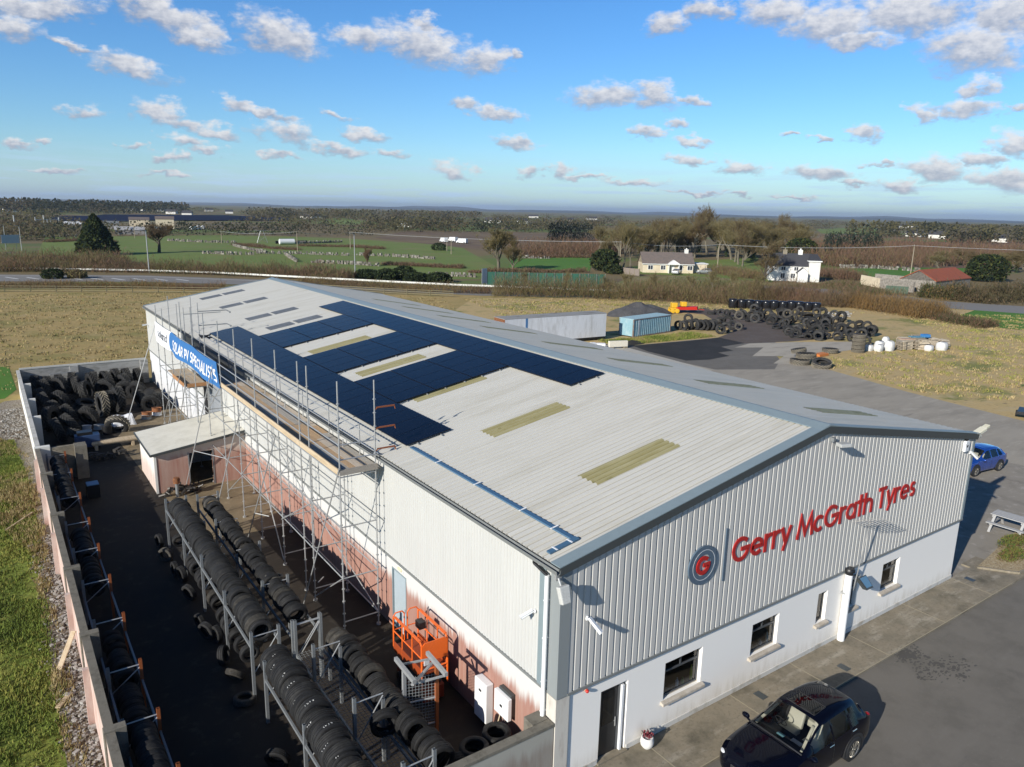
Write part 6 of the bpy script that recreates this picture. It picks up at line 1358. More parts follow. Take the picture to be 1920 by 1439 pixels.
for k in range(11):
    p = a.lerp(b, k/10); o = bl_ if k == 0 else bl_.copy()
    if k: C.objects.link(o)
    o.location = (p.x+RT_.uniform(-.1, .1), p.y+RT_.uniform(-.1, .1), .02); o.rotation_euler = (0, 0, k*1.3); o.scale = (1, 1, RT_.uniform(.94, 1.04)); tag(o, 'glossy black wrapped bale in the row behind the big tyre heap', 'bale', 'black bales in a row')
# tyre heaps in the field
def inpoly(x, y, P):
    r = False; j = len(P)-1
    for i in range(len(P)):
        if (P[i][1] > y) != (P[j][1] > y) and x < (P[j][0]-P[i][0])*(y-P[i][1])/(P[j][1]-P[i][1])+P[i][0]: r = not r
        j = i
    return r
HP = [(1383, 592), (1440, 608), (1465, 624), (1500, 640), (1560, 642), (1622, 642), (1640, 628), (1596, 612), (1540, 590), (1500, 588), (1390, 584)]
placed = []; tries = 0; rr = random.Random(17)
while len(placed) < 88 and tries < 4000:
    tries += 1; px, py = rr.uniform(1383, 1640), rr.uniform(584, 643)
    if not inpoly(px, py, HP): continue
    p = G(px, py); d = min([(p-q).length for q in placed], default=9)
    if d < .85: continue
    placed.append(p); s = rr.uniform(1.05, 1.5); near = py > 604+.22*(px-1440)
    ax = Vector((-.75, -.55, 0))+Vector((rr.gauss(0, .5), rr.gauss(0, .5), rr.gauss(.1, .35)))
    if rr.random() < .25: ax = Vector((rr.gauss(0, .3), rr.gauss(0, .3), 1))
    me = rr.choice(T_TRUCK+T_TRUCK+[T_DUSTY, T_TRUCK[0], T_TRUCK[1]]); lift_ = 0 if near else rr.uniform(0, .45)
    flat = abs(ax.normalized().z); z = .52*s*(1-flat)+.18*s*flat+lift_
    tyre(me, (p.x, p.y, z), ax, 'big worn tyre in the large jumbled heap right of the dirt track', 'tyres in the large heap', s, name='truck_tyre')
for k, (px, py, s, ax) in enumerate(((1272, 621, 1.25, (.9, .2, .1)), (1281, 622, 1.25, (1, .1, .15)), (1292, 621, 1.4, (1, -.1, .2)), (1303, 621, 1.45, (1, .1, .1)), (1313, 622, 1.45, (.9, .3, .1)), (1322, 622, 1.4, (1, .0, .15)), (1331, 622, 1.45, (1, .2, 0)), (1338, 621, 1.4, (.9, -.2, .1)), (1350, 629, 1.3, (-.6, -.8, .25)), (1360, 626, 1.3, (-.7, -.6, .2)), (1344, 615, 1.3, (.6, .2, .8)), (1364, 613, 1.3, (.8, .4, .1)), (1372, 619, 1.2, (-.7, -.7, .2)), (1384, 622, 1.05, (-.8, -.6, .1)), (1388, 619, .9, (.2, .2, 1)), (1290, 607, 1.2, (-.6, -.7, .4)), (1352, 610, 1.3, (.3, .2, .9)))):
    p = G(px, py-2); tyre(T_DUSTY if k in (0, 10, 13) else T_TRUCK[k % 2], (p.x, p.y, .53*s), ax, 'big worn tyre in the line beside the blue container', 'tyres beside the blue container', s, name='truck_tyre')
for k, (px, py, s, ax) in enumerate(((1345, 587, 1.2, (.1, .1, 1)), (1352, 593, 1.1, (-.8, -.5, .1)), (1362, 595, 1.2, (1, .2, .1)), (1372, 598, 1.3, (1, .3, .1)), (1385, 600, 1.35, (-.7, -.7, .1)), (1334, 590, 1.2, (.1, 0, 1)), (1400, 604, 1.35, (.9, -.3, .2)), (1415, 606, 1.35, (-.8, -.5, .2)))):
    p = G(px, py); tyre(T_DUSTY if k == 4 else T_TRUCK[k % 2], (p.x, p.y, .52*s if abs(ax[2]) < .5 else .2), ax, 'big worn tyre at the far left end of the large heap', 'tyres at the end of the large heap', s, name='truck_tyre')
for (px, py, z, s, ax, lb) in ((1499, 683, .25, 1.25, (.05, 0, 1), 'bottom muddy tractor tyre of the stack on the tarmac edge'), (1510, 680, .78, 1.28, (.0, .08, 1), 'second tractor tyre of the stack on the tarmac edge'), (1496, 672, .9, 1.0, (-.1, .2, 1), 'smaller tractor tyre on top behind the stack on the tarmac edge'), (1540, 690, .45, 1.22, (-.25, -.2, 1), 'muddy tractor tyre slumped against the right of the stack'), (1556, 662, .3, 1.1, (.02, .03, 1), 'brown tractor tyre lying flat between stack and tyre tower')):
    p = G(px, py); tyre(T_TRACP, (p.x, p.y, z), ax, lb, None, s)
p = G(1608, 661)
for k in range(5): tyre(T_TRACP, (p.x+rr.uniform(-.03, .03), p.y, .24+k*.44), (0, 0, 1), ['muddy tyre in the upright tower of five', 'top muddy tyre of the upright tower'][k == 4], 'tower of muddy tyres' if k < 4 else None, .90)
p = G(1622, 648); tyre(T_TRUCK[0], (p.x, p.y, .62), (-.8, -.5, .15), 'black tyre standing just behind the tyre tower', None, 1.25, name='truck_tyre')
mb = MB(); p = G(1538, 668); mb.prism([(p.x-.9, p.y-.5), (p.x+1.0, p.y-.4), (p.x+1.1, p.y+.4), (p.x-.6, p.y+.5)], .05, .30); tag(mb.build('orange_sheet', mat('orange_sheet', (.55, .18, .04), .7)), 'orange plastic sheet beside the muddy tractor tyres', 'sheet')
# bulk bags and pallets
rr = random.Random(8)
def bag(px, py, r, h, lb):
    r *= .88; h *= .85
    p = G(px, py); mb = MB(); v = []; f = []; n, k_ = 18, 9
    for i in range(k_+1):
        z = i/k_
        for j in range(n):
            a = 2*PI*j/n; sq = 1/max(abs(math.cos(a)), abs(math.sin(a)))**.8; R = r*(.80+.12*math.sin(PI*min(1, z*1.1)))*(1 if z < .85 else .97 if z < .99 else .80)
            v.append((p.x+R*sq*math.cos(a)*(1+rr.uniform(-.03, .03)), p.y+R*sq*math.sin(a), h*z*(1+rr.uniform(-.02, .02))+(.06*h*math.cos(2*a) if z > .85 else 0)))
    for i in range(k_):
        for j in range(n): f.append((i*n+j, i*n+(j+1) % n, (i+1)*n+(j+1) % n, (i+1)*n+j))
    f.append(tuple(range(k_*n, k_*n+n))); mb.add(v, f); tag(mb.build('bulk_bag', mat('white_bag_%d' % px, (.56, .56, .54), .7, var=.06, vscale=2), smooth=60), lb, 'bag')
for q in ((1629, 658, .55, .85, 'small white bulk bag right of the tyre tower'), (1648, 655, .62, 1.15, 'second white bulk bag, set back behind the front ones'), (1647, 659, .58, .95, 'rounded white bulk bag in the front of the bags'), (1667, 658, .62, 1.35, 'tall white bulk bag next to the pallets'), (1741, 658, .6, .8, 'white bulk bag below the right pallet stack'), (1765, 657, .75, 1.15, 'greyish white bulk bag at the right end of the pallets'), (1659, 652, .5, 1.5, 'white bulk bag standing behind the tall one')): bag(*q)
pal = thing('pallet', 'weathered timber pallet in the stacks beside the white bags', 'pallet', group='stacked pallets')
mb = MB()
for k in range(6): mb.box(-.6, .6, -.5+k*.18, -.4+k*.18, .11, .135)
for y in (-.45, 0, .45): mb.box(-.6, .6, y-.05, y+.05, .022, .108)
for x in (-.55, 0, .55): mb.box(x-.06, x+.06, -.5, .5, 0, .02)
mb.build('slats', mat('pallet_wood', (.42, .36, .27), .85, var=.3, vscale=2, objvar=.4), pal)
first = True
for (px, py, n) in ((1684, 656, 7), (1698, 655, 8), (1712, 654, 9), (1726, 655, 9), (1745, 651, 8), (1766, 650, 6), (1692, 650, 8), (1718, 648, 9)):
    p = G(px, py)
    up_ = px in (1684, 1712)
    for k in range(n):
        loc = (p.x+rr.uniform(-.12, .12), p.y+rr.uniform(-.12, .12), .02+k*.142); rot = (rr.uniform(-.04, .04), 0, rr.uniform(-.3, .3)-.5)
        if up_: loc = (p.x-.5+k*.16, p.y-.2, .62); rot = (PI/2-.1, 0, 1.0+rr.uniform(-.1, .1))
        if first: pal.location = loc; pal.rotation_euler = rot; first = False
        else: dup(pal, loc, rot)
for (px, py, z, c_, lb) in ((1698, 654, 1.2, (.45, .30, .2), 'pinkish chipboard sheet lying on the pallets'), (1716, 652, 1.36, (.10, .24, .32), 'blue green tarpaulin lying on the pallets'), (1732, 652, 1.5, (.04, .18, .42), 'bright blue crate on top of the pallets')):
    p = G(px, py); mb = MB(); mb.cbox((p.x, p.y, z), (1.7, .9, .08) if 'crate' not in lb else (.9, .7, .35), 0, -.5); tag(mb.build('sheet' if 'crate' not in lb else 'crate', mat('top_%d' % px, c_, .7, var=.2, vscale=2)), lb, 'sheet' if 'crate' not in lb else 'crate')
cbk = thing('concrete_barrier', 'cream concrete barrier block standing beyond the right eaves', 'barrier', (48.9, 50.2, .02), -.28)
mb = MB(); mb.box(-1.2, 1.2, -.22, .22, .16, .86); mb.build('block', mat('cream_concrete', (.62, .58, .48), .9, var=.1, vscale=2), cbk, bevel=.04)
for x in (-.9, .9): mb = MB(); mb.box(x-.22, x+.22, -.4, .4, 0, .16); mb.build('foot', M['conc'], cbk)
for i, (x, y) in enumerate(((45.3, 52.3), (46.4, 51.6), (47.0, 51.0))):
    mb = MB(); mb.cbox((x, y, .35), (1.0, .7, .55), 0, .4+i); tag(mb.build('white_block', mat('white_block_%d' % i, (.68, .69, .70), .8, var=.1, vscale=2), bevel=.05), ['leftmost white block showing over the right eaves', 'middle white block showing over the right eaves', 'white block next to the cream barrier'][i], 'block')
mb = MB()
for k in range(26):
    x, y = G(1570+rr.uniform(-20, 25), 592+rr.uniform(-5, 5)).xy; mb.cbox((x, y, .1), (rr.uniform(.2, .9), rr.uniform(.2, .6), rr.uniform(.1, .4)), 0, rr.uniform(0, 3))
tag(mb.build('rubble', mat('rubble', (.30, .29, .27), .95, var=.3, vscale=2)), 'scatter of grey rubble in the straw coloured grass', 'rubble', kind='stuff')

# ------------------------------------------------------------ vegetation
TW = [mat('twig_olive', (.20, .165, .068), 1), mat('twig_brown', (.165, .115, .064), 1), mat('twig_pale', (.26, .215, .11), 1), mat('twig_red', (.215, .125, .08), 1)]
BK = [mat('bark_grey', (.13, .115, .082), 1, var=.3, vscale=1), mat('bark_dark', (.05, .042, .03), 1), mat('ivy_green', (.022, .040, .012), 1)]
EG = [mat('evergreen_dark', (.020, .034, .012), 1), mat('evergreen_mid', (.048, .070, .018), 1), mat('evergreen_light', (.115, .125, .030), 1)]
def sliver(mb, p, d, w, rr, mi):
    s = d.cross(Vector((rr.gauss(0, 1), rr.gauss(0, 1), rr.gauss(0, 1))))
    if s.length < 1e-4: return
    s = s.normalized()*w; mb.add([p-s, p+s, p+d], [(0, 1, 2)], mi)
def bare_tree(seed, H=12.0, spread=.8, trunk=.28, levels=4, tone=(0, 2), lean=0, ivy=0.0, low=.25, twigs=9, bark=0):
    rr = random.Random(seed); tr, cr_ = MB(), MB()
    def grow(p, d, L, r, lv):
        n = 3; pts = [p]; dd = d
        for i in range(n):
            dd = (dd+Vector((rr.gauss(0, .13), rr.gauss(0, .13), rr.gauss(.06, .08)))).normalized(); pts.append(pts[-1]+dd*L/n)
        for i in range(n): (tr if lv < 2 else cr_).tube(pts[i], pts[i+1], r*(1-.2*i), 5 if lv < 2 else 3, r*(1-.2*(i+1)), (1 if ivy and lv == 0 else 0) if lv < 2 else tone[0], False)
        if lv >= levels:
            for k in range(twigs):
                q = pts[rr.randint(1, n)]; t = (dd+Vector((rr.gauss(0, .7), rr.gauss(0, .7), rr.gauss(.1, .6)))).normalized()*L*rr.uniform(.5, 1.1); sliver(cr_, q, t, .020, rr, rr.choice(tone))
            return
        m_ = rr.randint(4, 6) if lv else rr.randint(6, 8)
        for k in range(m_):
            f = rr.uniform(low if lv == 0 else .3, 1); i = min(int(f*n), n-1); q = pts[i].lerp(pts[i+1], f*n-i)
            a = rr.uniform(0, 6.283); side = Vector((math.cos(a), math.sin(a), 0)); el = rr.uniform(.25, .95)
            nd = (side*spread+Vector((0, 0, el))+dd*.35).normalized()
            grow(q, nd, L*rr.uniform(.50, .72), r*.5, lv+1)
    grow(Vector((0, 0, -.1)), Vector((lean, 0, 1)).normalized(), H*.5, trunk, 0)
    if ivy:
        for k in range(int(500*ivy)):
            z = H*.5*rr.random(); a = rr.uniform(0, 6.28); R = trunk+rr.uniform(0, .9)*ivy; p = Vector((R*math.cos(a)+lean*z, R*math.sin(a), z)); sliver(tr, p, Vector((rr.gauss(0, .3), rr.gauss(0, .3), rr.gauss(0, .3))), .22, rr, 1)
    hmax = max(v[2] for v in cr_.v); k_ = H/hmax
    for m_ in (tr, cr_): m_.v = [(x*k_, y*k_, z*k_) for x, y, z in m_.v]
    bkm = [BK[bark], BK[2]]
    return tr, cr_, bkm
def mk_tree(name, label, p, H, seed, group=None, rz=0, **kw):
    tr, cr_, bkm = bare_tree(seed, H, **kw); t = thing(name, label, 'tree', (p.x, p.y, 0), rz, group)
    tr.build('trunk', bkm, t); cr_.build('crown', TW, t); return t
def proj(px, py, top): p = G(px, py); return p, top_z(p, top)
trees = {}
def tree_at(px, py, top, seed, label, group=None, **kw):
    p, h = proj(px, py, top); return mk_tree('bare_tree', label, p, h, seed, group, **kw)
tree_at(298, 474, 413, 1, 'wide bare oak with crooked trunk alone in the green field behind the street lamp', spread=1.15, levels=4, trunk=.55, tone=(1, 1), bark=1, low=.45)
tree_at(935, 506, 419, 5, 'big pale olive bare tree behind the green fence', spread=.85, trunk=.42, levels=4, tone=(0, 2), low=.3, twigs=14)
tree_at(960, 508, 430, 6, 'smaller bare tree leaning right beside the big pale one', spread=.9, trunk=.3, tone=(0, 1), low=.2)
tree_at(690, 500, 460, 7, 'narrow reddish bare sapling among the road shrubs', spread=.45, trunk=.12, tone=(3, 1), low=.1)
tree_at(1326, 478, 377, 8, 'tallest round crowned bare tree standing above the wood', spread=.75, trunk=.6, levels=4, tone=(1, 0), low=.35, twigs=12)
tree_at(1468, 474, 392, 9, 'slender pale bare tree rising above the wood behind the white house', spread=.4, trunk=.3, tone=(2, 1), low=.3)
tree_at(1432, 530, 444, 10, 'bare tree leaning in front of the white house', spread=1.0, trunk=.34, tone=(1, 0), lean=.16, low=.12, bark=1, twigs=10)
tree_at(1136, 506, 436, 11, 'bare tree with dark ivy clad lower half left of the bungalow', spread=.6, trunk=.4, tone=(0, 1), ivy=1.0)
for i, (px, py, top) in enumerate(((1168, 504, 415), (1182, 500, 408))):
    tree_at(px, py, top, 20+i, ['slim bare tree with pale trunk left of the bungalow', 'taller slim bare tree with forked pale trunk next to the bungalow'][i], spread=.5, trunk=.3, tone=(0, 2), low=.4)
protos = [mk_tree('bare_tree', 'olive bare tree in the crowded wood behind the two houses', Vector((400, 400, 0)), 15, 40+i, 'trees in the wood behind the houses', spread=.85, trunk=.4, tone=[(0, 2), (0, 1), (1, 0)][i], low=.25, twigs=11, ivy=[0, .6, 0][i]) for i in range(3)]
WOOD = [(1215, 490, 415), (1232, 486, 410), (1252, 484, 408), (1268, 486, 412), (1286, 482, 405), (1302, 484, 404), (1345, 484, 402), (1362, 482, 410), (1378, 492, 406), (1396, 488, 404), (1412, 490, 412), (1392, 500, 425), (1440, 486, 418), (1455, 482, 410), (1486, 480, 412), (1500, 484, 420), (1200, 492, 420), (1240, 478, 408), (1275, 476, 406), (1310, 474, 400), (1350, 474, 408), (1385, 474, 405), (1425, 476, 408), (1160, 486, 414), (1120, 478, 418)]
used = set()
WOOD += [(a+random.uniform(-9, 9), b-random.uniform(3, 14), c+random.uniform(-3, 8)) for a, b, c in WOOD]
for i, (px, py, top) in enumerate(WOOD):
    k = i % 3; p, h = proj(px, py, top)
    if k not in used: used.add(k); o = protos[k]; o.location = (p.x, p.y, 0); o.scale = (h/15,)*3; o.rotation_euler = (0, 0, i)
    else: dup(protos[k], (p.x, p.y, 0), i*1.7, scale=(h/15*1.1, h/15*1.1, h/15))
LBR = 'olive bare tree in the scrub behind the rusty roofed shed'
for i, (px, py, top) in enumerate(((1770, 500, 466), (1800, 498, 462), (1822, 505, 468), (1880, 510, 470), (1905, 512, 466), (1918, 508, 462), (1760, 508, 474), (1560, 496, 470), (1590, 494, 474))):
    p, h = proj(px, py, top); dup(protos[i % 3], (p.x, p.y, 0), i*2.1, LBR, (h/15*1.5, h/15*1.5, h/15), 'trees behind the rusty shed')
def clump_tree(name, label, p, H, R, shape, seed, n=2600, size=.5, mats=EG, pick=(0, 0, 1, 1, 2), cat='tree', trunk=True, zb=.06):
    rr = random.Random(seed); t = thing(name, label, cat, (p.x, p.y, 0)); mb = MB()
    lob = [Vector((rr.gauss(0, 1), rr.gauss(0, 1), rr.gauss(0, .6))) for _ in range(9)]
    for k in range(n):
        z = zb+(1-zb)*rr.random()
        rad = (1-z)**.75*1.05 if shape == 'cone' else math.sqrt(max(0, 1-((z-.45)/.57)**2))
        a = rr.uniform(0, 6.283); ed = 1+.22*mnoise.noise(Vector((math.cos(a)*1.8, math.sin(a)*1.8, z*4+seed))); r = rad*R*ed*math.sqrt(rr.uniform(.35, 1))
        c_ = Vector((r*math.cos(a), r*math.sin(a), z*H)); cl = mnoise.noise(c_*.9+Vector((seed, 0, 0)))
        mi = rr.choice(pick) if cl > -.1 else pick[0]
        u = Vector((rr.gauss(0, 1), rr.gauss(0, 1), rr.gauss(.3, 1))).normalized()*size*rr.uniform(.5, 1.2); v = u.orthogonal(); v.rotate(Matrix.Rotation(rr.uniform(0, 6.28), 3, u)); v = v.normalized()*size*rr.uniform(.25, .6)
        mb.add([c_-u, c_+v, c_+u, c_-v], [(0, 1, 2, 3)], mi)
    mb.build('crown', mats, t)
    if trunk: mb = MB(); mb.tube((0, 0, 0), (0, 0, H*.6), .25, 6, .08); mb.build('trunk', BK[1], t)
    return t
p, h = proj(182, 478, 403); clump_tree('conifer', 'large dark conifer with golden green top left in the fields', p, h, 6.6, 'cone', 3, 4200, .7)
p, h = proj(1848, 528, 478); clump_tree('evergreen_tree', 'round dark evergreen right of the rusty roofed shed', p, h, 5.2, 'round', 4, 2600, .5)
p, h = proj(1500, 488, 448); clump_tree('evergreen_tree', 'dark ivy covered tree behind the white house', p, h, 6, 'round', 5, 2200, .6)
p, h = proj(1134, 508, 468); clump_tree('evergreen_tree', 'dark green bushy tree at the left of the wooden fence', p, h, 4.0, 'round', 6, 1600, .5)
p, h = proj(1150, 514, 496); clump_tree('bush', 'green rounded bush by the wooden fence', p, h, 2.6, 'round', 7, 700, .4, cat='bush', trunk=False)
for i, (px, py, top, R) in enumerate(((688, 522, 506, 3.2), (724, 527, 505, 2.6), (757, 524, 500, 3.0), (780, 528, 512, 3.0), (822, 530, 512, 3.0))):
    p, h = proj(px, py, top); clump_tree('bush', ['leftmost dark evergreen bush on the road bank', 'dark evergreen bush second from left on the road bank', 'tallest dark round bush on the road bank', 'low dark bush right of the tallest on the road bank', 'rightmost dark bush on the road bank'][i], p, h, R, 'round', 60+i, 900, .4, pick=(0, 0, 1), cat='bush', trunk=False)
for i, (px, py, top, R, lb) in enumerate(((100, 523, 505, 2.2, 'dark rounded bush beside the road left'), (145, 522, 507, 2.0, 'smaller brown bush beside the road left'), (823, 470, 456, 3.2, 'dark lone bush at the far stone walls'))):
    p, h = proj(px, py, top); clump_tree('bush', lb, p, h, R, 'round', 80+i, 700, .35, mats=EG if i != 1 else TW, pick=(0, 1, 0), cat='bush', trunk=False)
def twig_band(name, label, pts, H, Wd, n, tones, seed, cat='hedge', w=.05, ln=1.6, jag=.5, kind=None, base=True):
    """a hedge: thousands of thin upright stems along a line of ground points"""
    rr = random.Random(seed); mb = MB(); seg = [(a, b, (b-a).length) for a, b in zip(pts, pts[1:])]; tot = sum(s[2] for s in seg)
    for k in range(int(n*1.5)):
        t = rr.random()*tot
        for a, b, l in seg:
            if t <= l: break
            t -= l
        d = (b-a).normalized(); q = a.lerp(b, t/l)+Vector((-d.y, d.x, 0))*rr.gauss(0, Wd*.35)
        hn = mnoise.noise(Vector((q.x*.13, q.y*.13, seed)))*1.1+mnoise.noise(Vector((q.x*.4, q.y*.4, seed)))*.7
        hh = max(.35, H*(.95+jag*hn))*rr.uniform(.45, 1.02)
        z0 = rr.random()**1.2*hh*.8; L_ = min(ln*.8*rr.uniform(.5, 1.2), hh-z0+.15)
        tone = tones[int((mnoise.noise(Vector((q.x*.11, q.y*.11, seed+5)))*.5+.5+rr.gauss(0, .22))*len(tones)) % len(tones)]
        sliver(mb, Vector((q.x, q.y, z0)), Vector((rr.gauss(0, .5), rr.gauss(0, .5), 1)).normalized()*L_, w*.62*rr.uniform(.6, 1.5), rr, tone)
    o = mb.build(name, HM); return tag(o, label, cat, kind=kind)
for m_ in TW+EG: soften(m_, .4)
HM = TW+[mat('bramble', (.095, .08, .038), 1), mat('orange_twig', (.27, .165, .06), 1), mat('hedge_green', (.085, .105, .03), 1), mat('straw', (.33, .25, .12), 1)]
twig_band('hedge', 'long brown bare hedge behind the road barrier, left of the dark bushes', pix((-30, 509), (130, 508), (270, 510), (420, 515), (560, 520), (660, 525)), 3.5, 6, 16000, (1, 3, 1, 0, 6), 1, w=.06, jag=.75)
twig_band('hedge', 'second brown thicket behind the long road hedge near the conifer', pix((-30, 498), (110, 494), (240, 496)), 4.5, 9, 5000, (1, 0, 3, 6), 2, w=.07)
twig_band('hedge', 'low brown roadside hedge along the end of the rough field', pix((-30, 541), (120, 541), (260, 542), (420, 545)), 1.9, 2.6, 8000, (3, 1, 5, 0), 3, w=.035, ln=1.0)
twig_band('hedge', 'low brown roadside hedge behind the warehouse ridge', pix((560, 533), (700, 541), (830, 549), (920, 551)), 2.0, 2.6, 8000, (3, 1, 0, 5), 4, w=.035, ln=1.0)
twig_band('hedge', 'tall mixed brown thicket in front of the green fence and bungalow', pix((925, 552), (1020, 555), (1120, 558), (1240, 563), (1330, 568), (1400, 572)), 4.4, 7, 14000, (3, 1, 0, 0, 1, 6), 5, w=.04, ln=1.7, jag=.75)
twig_band('hedge', 'brown thicket in front of the white house', pix((1400, 560), (1470, 562), (1560, 572), (1590, 578)), 4.2, 8, 11000, (3, 1, 1, 0), 6, w=.04, ln=1.6, jag=.75)
twig_band('hedge', 'dense orange brown hedge block right of the black bales', pix((1592, 574), (1650, 582), (1720, 592), (1752, 600)), 3.5, 4.5, 14000, (5, 5, 1, 5, 0), 7, w=.04, ln=1.4, jag=.2)
twig_band('bramble', 'dark bramble patch running down to the right below the lane', pix((1735, 592), (1780, 602), (1830, 612), (1860, 616)), 1.6, 4, 5000, (4, 3, 4, 6), 8, w=.05, ln=.8, cat='bramble')
twig_band('gorse', 'yellow flowering gorse in front of the rusty roofed shed', pix((1725, 556), (1770, 560), (1810, 563)), 3.4, 4, 4500, (4, 6, 4, 5), 9, w=.10, ln=.7, cat='bush')
twig_band('bramble', 'wide dark bramble bank at the right edge behind the lane', pix((1800, 566), (1860, 562), (1960, 560)), 4.2, 8, 7000, (4, 1, 4, 4), 10, w=.10, ln=1.0, cat='bramble')
twig_band('scrub', 'olive wild scrub filling the plot in front of the bungalow', pix((1130, 545), (1230, 545), (1320, 540), (1430, 545)), 2.2, 14, 9000, (0, 6, 1, 2), 16, w=.06, ln=1.2, jag=.9, kind='stuff')
twig_band('scrub', 'olive wild scrub in front of the ruined sheds', pix((1540, 535), (1600, 545), (1650, 556)), 1.8, 9, 4000, (1, 6, 3, 2), 17, w=.06, ln=1.2, jag=.9, kind='stuff')
for i, (px, py, h_) in enumerate(((1140, 556, 4.5), (1222, 558, 5.2), (1300, 556, 4.8), (1372, 560, 6.0), (1420, 563, 5.0), (1333, 552, 5.5), (1180, 552, 4.6), (1060, 552, 5.0), (985, 548, 4.4))):
    p = G(px, py); mk_tree('sapling', 'thin pale bare sapling rising out of the roadside thicket', p, h_, 90+i, 'saplings in the roadside thicket', spread=.55, trunk=.07, levels=3, tone=(2, 0), low=.2, twigs=10)
twig_band('hedge', 'brown scrub between the two houses', pix((1330, 512), (1380, 516), (1420, 524)), 2.6, 6, 3500, (1, 0, 3), 11, w=.06)
twig_band('hedge', 'reddish scrub right of the white house', pix((1535, 516), (1570, 520), (1600, 527)), 3.6, 7, 3500, (3, 1, 3), 12, w=.06)
twig_band('hedge', 'tall reddish birch scrub on the far right bog', pix((1530, 498), (1640, 496), (1760, 492), (1940, 496)), 7.5, 26, 12000, (3, 1, 3, 0), 13, w=.10, ln=3.2)
twig_band('hedge', 'second reddish birch belt far right', pix((1540, 476), (1680, 470), (1800, 476), (1940, 480)), 8.0, 40, 9000, (3, 3, 1), 14, w=.16, ln=3.5)
twig_band('hedge', 'reddish birch belt behind the bright green field', pix((985, 480), (1060, 476), (1150, 472)), 6.5, 22, 5000, (3, 1, 3), 15, w=.12, ln=3)
for i, (pts, lb) in enumerate((([(718, 497), (790, 500), (870, 504)], 'brown grassy bank between the stone walls, right of the poles'), ([(440, 460), (500, 466), (560, 470)], 'brown bank in the green fields behind the far eaves'), ([(560, 462), (660, 464), (720, 468)], 'dark bank across the middle of the green fields'), ([(85, 455), (150, 452), (215, 456)], 'brown bank left of the conifer'), ([(880, 512), (960, 511), (1100, 511)], 'brown bank under the bright green field'), ([(990, 484), (1060, 483), (1110, 484)], 'brown bank above the bright green field'))):
    twig_band('bank', lb, pix(*pts), 1.3, 3, 2600, (1, 3, 4), 30+i, w=.10, ln=.9, cat='bank')

for m_ in HM[4:]: soften(m_, .4)
# rough tussocks on the near fields and coarse grass by the wall (nobody could count them)
def tufts(name, label, poly, n, h, w, mats, seed, dens=None, lean=.35):
    rr = random.Random(seed); mb = MB(); x0, x1 = min(p[0] for p in poly), max(p[0] for p in poly); y0, y1 = min(p[1] for p in poly), max(p[1] for p in poly); c = 0
    while c < n:
        x, y = rr.uniform(x0, x1), rr.uniform(y0, y1)
        if not inpoly(x, y, poly): continue
        nz = mnoise.noise(Vector((x*.5, y*.5, seed)))+.5*mnoise.noise(Vector((x*1.7, y*1.7, seed)))
        if dens and nz+rr.gauss(0, .25) < dens: continue
        c += 1; hh = h*rr.uniform(.5, 1.2)*(1+.5*nz)
        mi = min(len(mats)-1, max(0, int((mnoise.noise(Vector((x*.3, y*.3, seed+9)))*.6+.5+rr.gauss(0, .25))*len(mats))))
        for j in range(3): sliver(mb, Vector((x+rr.gauss(0, w*2), y+rr.gauss(0, w*2), 0)), Vector((rr.gauss(.05, lean), rr.gauss(0, lean), 1)).normalized()*hh, w, rr, mi)
    tag(mb.build(name, mats), label, 'grass', kind='stuff')
GR = [mat('blade_dark', (.085, .12, .018), 1), mat('blade_green', (.15, .195, .03), 1), mat('blade_yellow', (.225, .225, .048), 1), mat('blade_straw', (.26, .20, .085), 1)]
GB = [mat('tuft_brown', (.20, .145, .06), 1), mat('tuft_tan', (.29, .215, .095), 1), mat('tuft_straw', (.36, .28, .14), 1), mat('tuft_olive', (.19, .18, .055), 1)]
tufts('grass', 'coarse green grass growing along the yard wall', [(-17, -6), (-10.7, -6), (-10.7, 16), (-10.5, 26), (-10.4, 34), (-10.9, 44), (-17, 44)], 36000, .16, .022, GR[:3], 1, -.25)
tufts('weeds', 'brown weeds between grass and rubble along the wall', [(-11.0, -2), (-10.4, -2), (-10.4, 18), (-10.2, 28), (-10.3, 40), (-13, 50), (-13.5, 34), (-10.9, 24)], 5200, .22, .022, GB, 2, .05)
mb = MB(); rr = random.Random(77)
for k in range(4200):
    y = rr.uniform(-3, 26) if k % 3 else rr.uniform(44, 53); x = -10.05-abs(rr.gauss(0, .38)) if y < 28 else -10.1-abs(rr.gauss(0, 1.2)); s_ = rr.uniform(.015, .07)*(1 if rr.random() < .94 else 2.0)
    mb.cbox((x, y, .03+s_*.3), (s_*1.5, s_, s_*.9), rr.choice((0, 0, 1, 2)), rr.uniform(0, 3))
tag(mb.build('stones', [mat('stone_pale', (.36, .34, .31), .95), mat('stone_mid', (.20, .18, .15), .95), mat('stone_brown', (.13, .10, .07), .95)]), 'loose stones scattered along the foot of the yard wall', 'stones', kind='stuff')
for (x, y, L_, lb) in ((-10.7, 13.4, 1.2, 'pale broken board leaning against the outside of the yard wall'), (-10.9, 11.2, .8, 'short broken board lying on the rubble outside the wall'), (-11.8, 27.5, 2.4, 'long pale stick lying across the rubble')):
    mb = MB(); mb.bar((x, y, .08), (x+L_*.5, y+L_*.75, .10 if 'lying' in lb else .9), .16 if 'stick' not in lb else .07, .04); tag(mb.build('board', M['wood']), lb, 'board')
tufts('tussocks', 'brown tussocks of the rough field behind the yard', [(-50, 60), (-10.5, 60), (23, 60), (23, 64), (46, 79), (56, 104), (22, 128), (-50, 150)], 15000, .20, .05, GB, 3, .1)
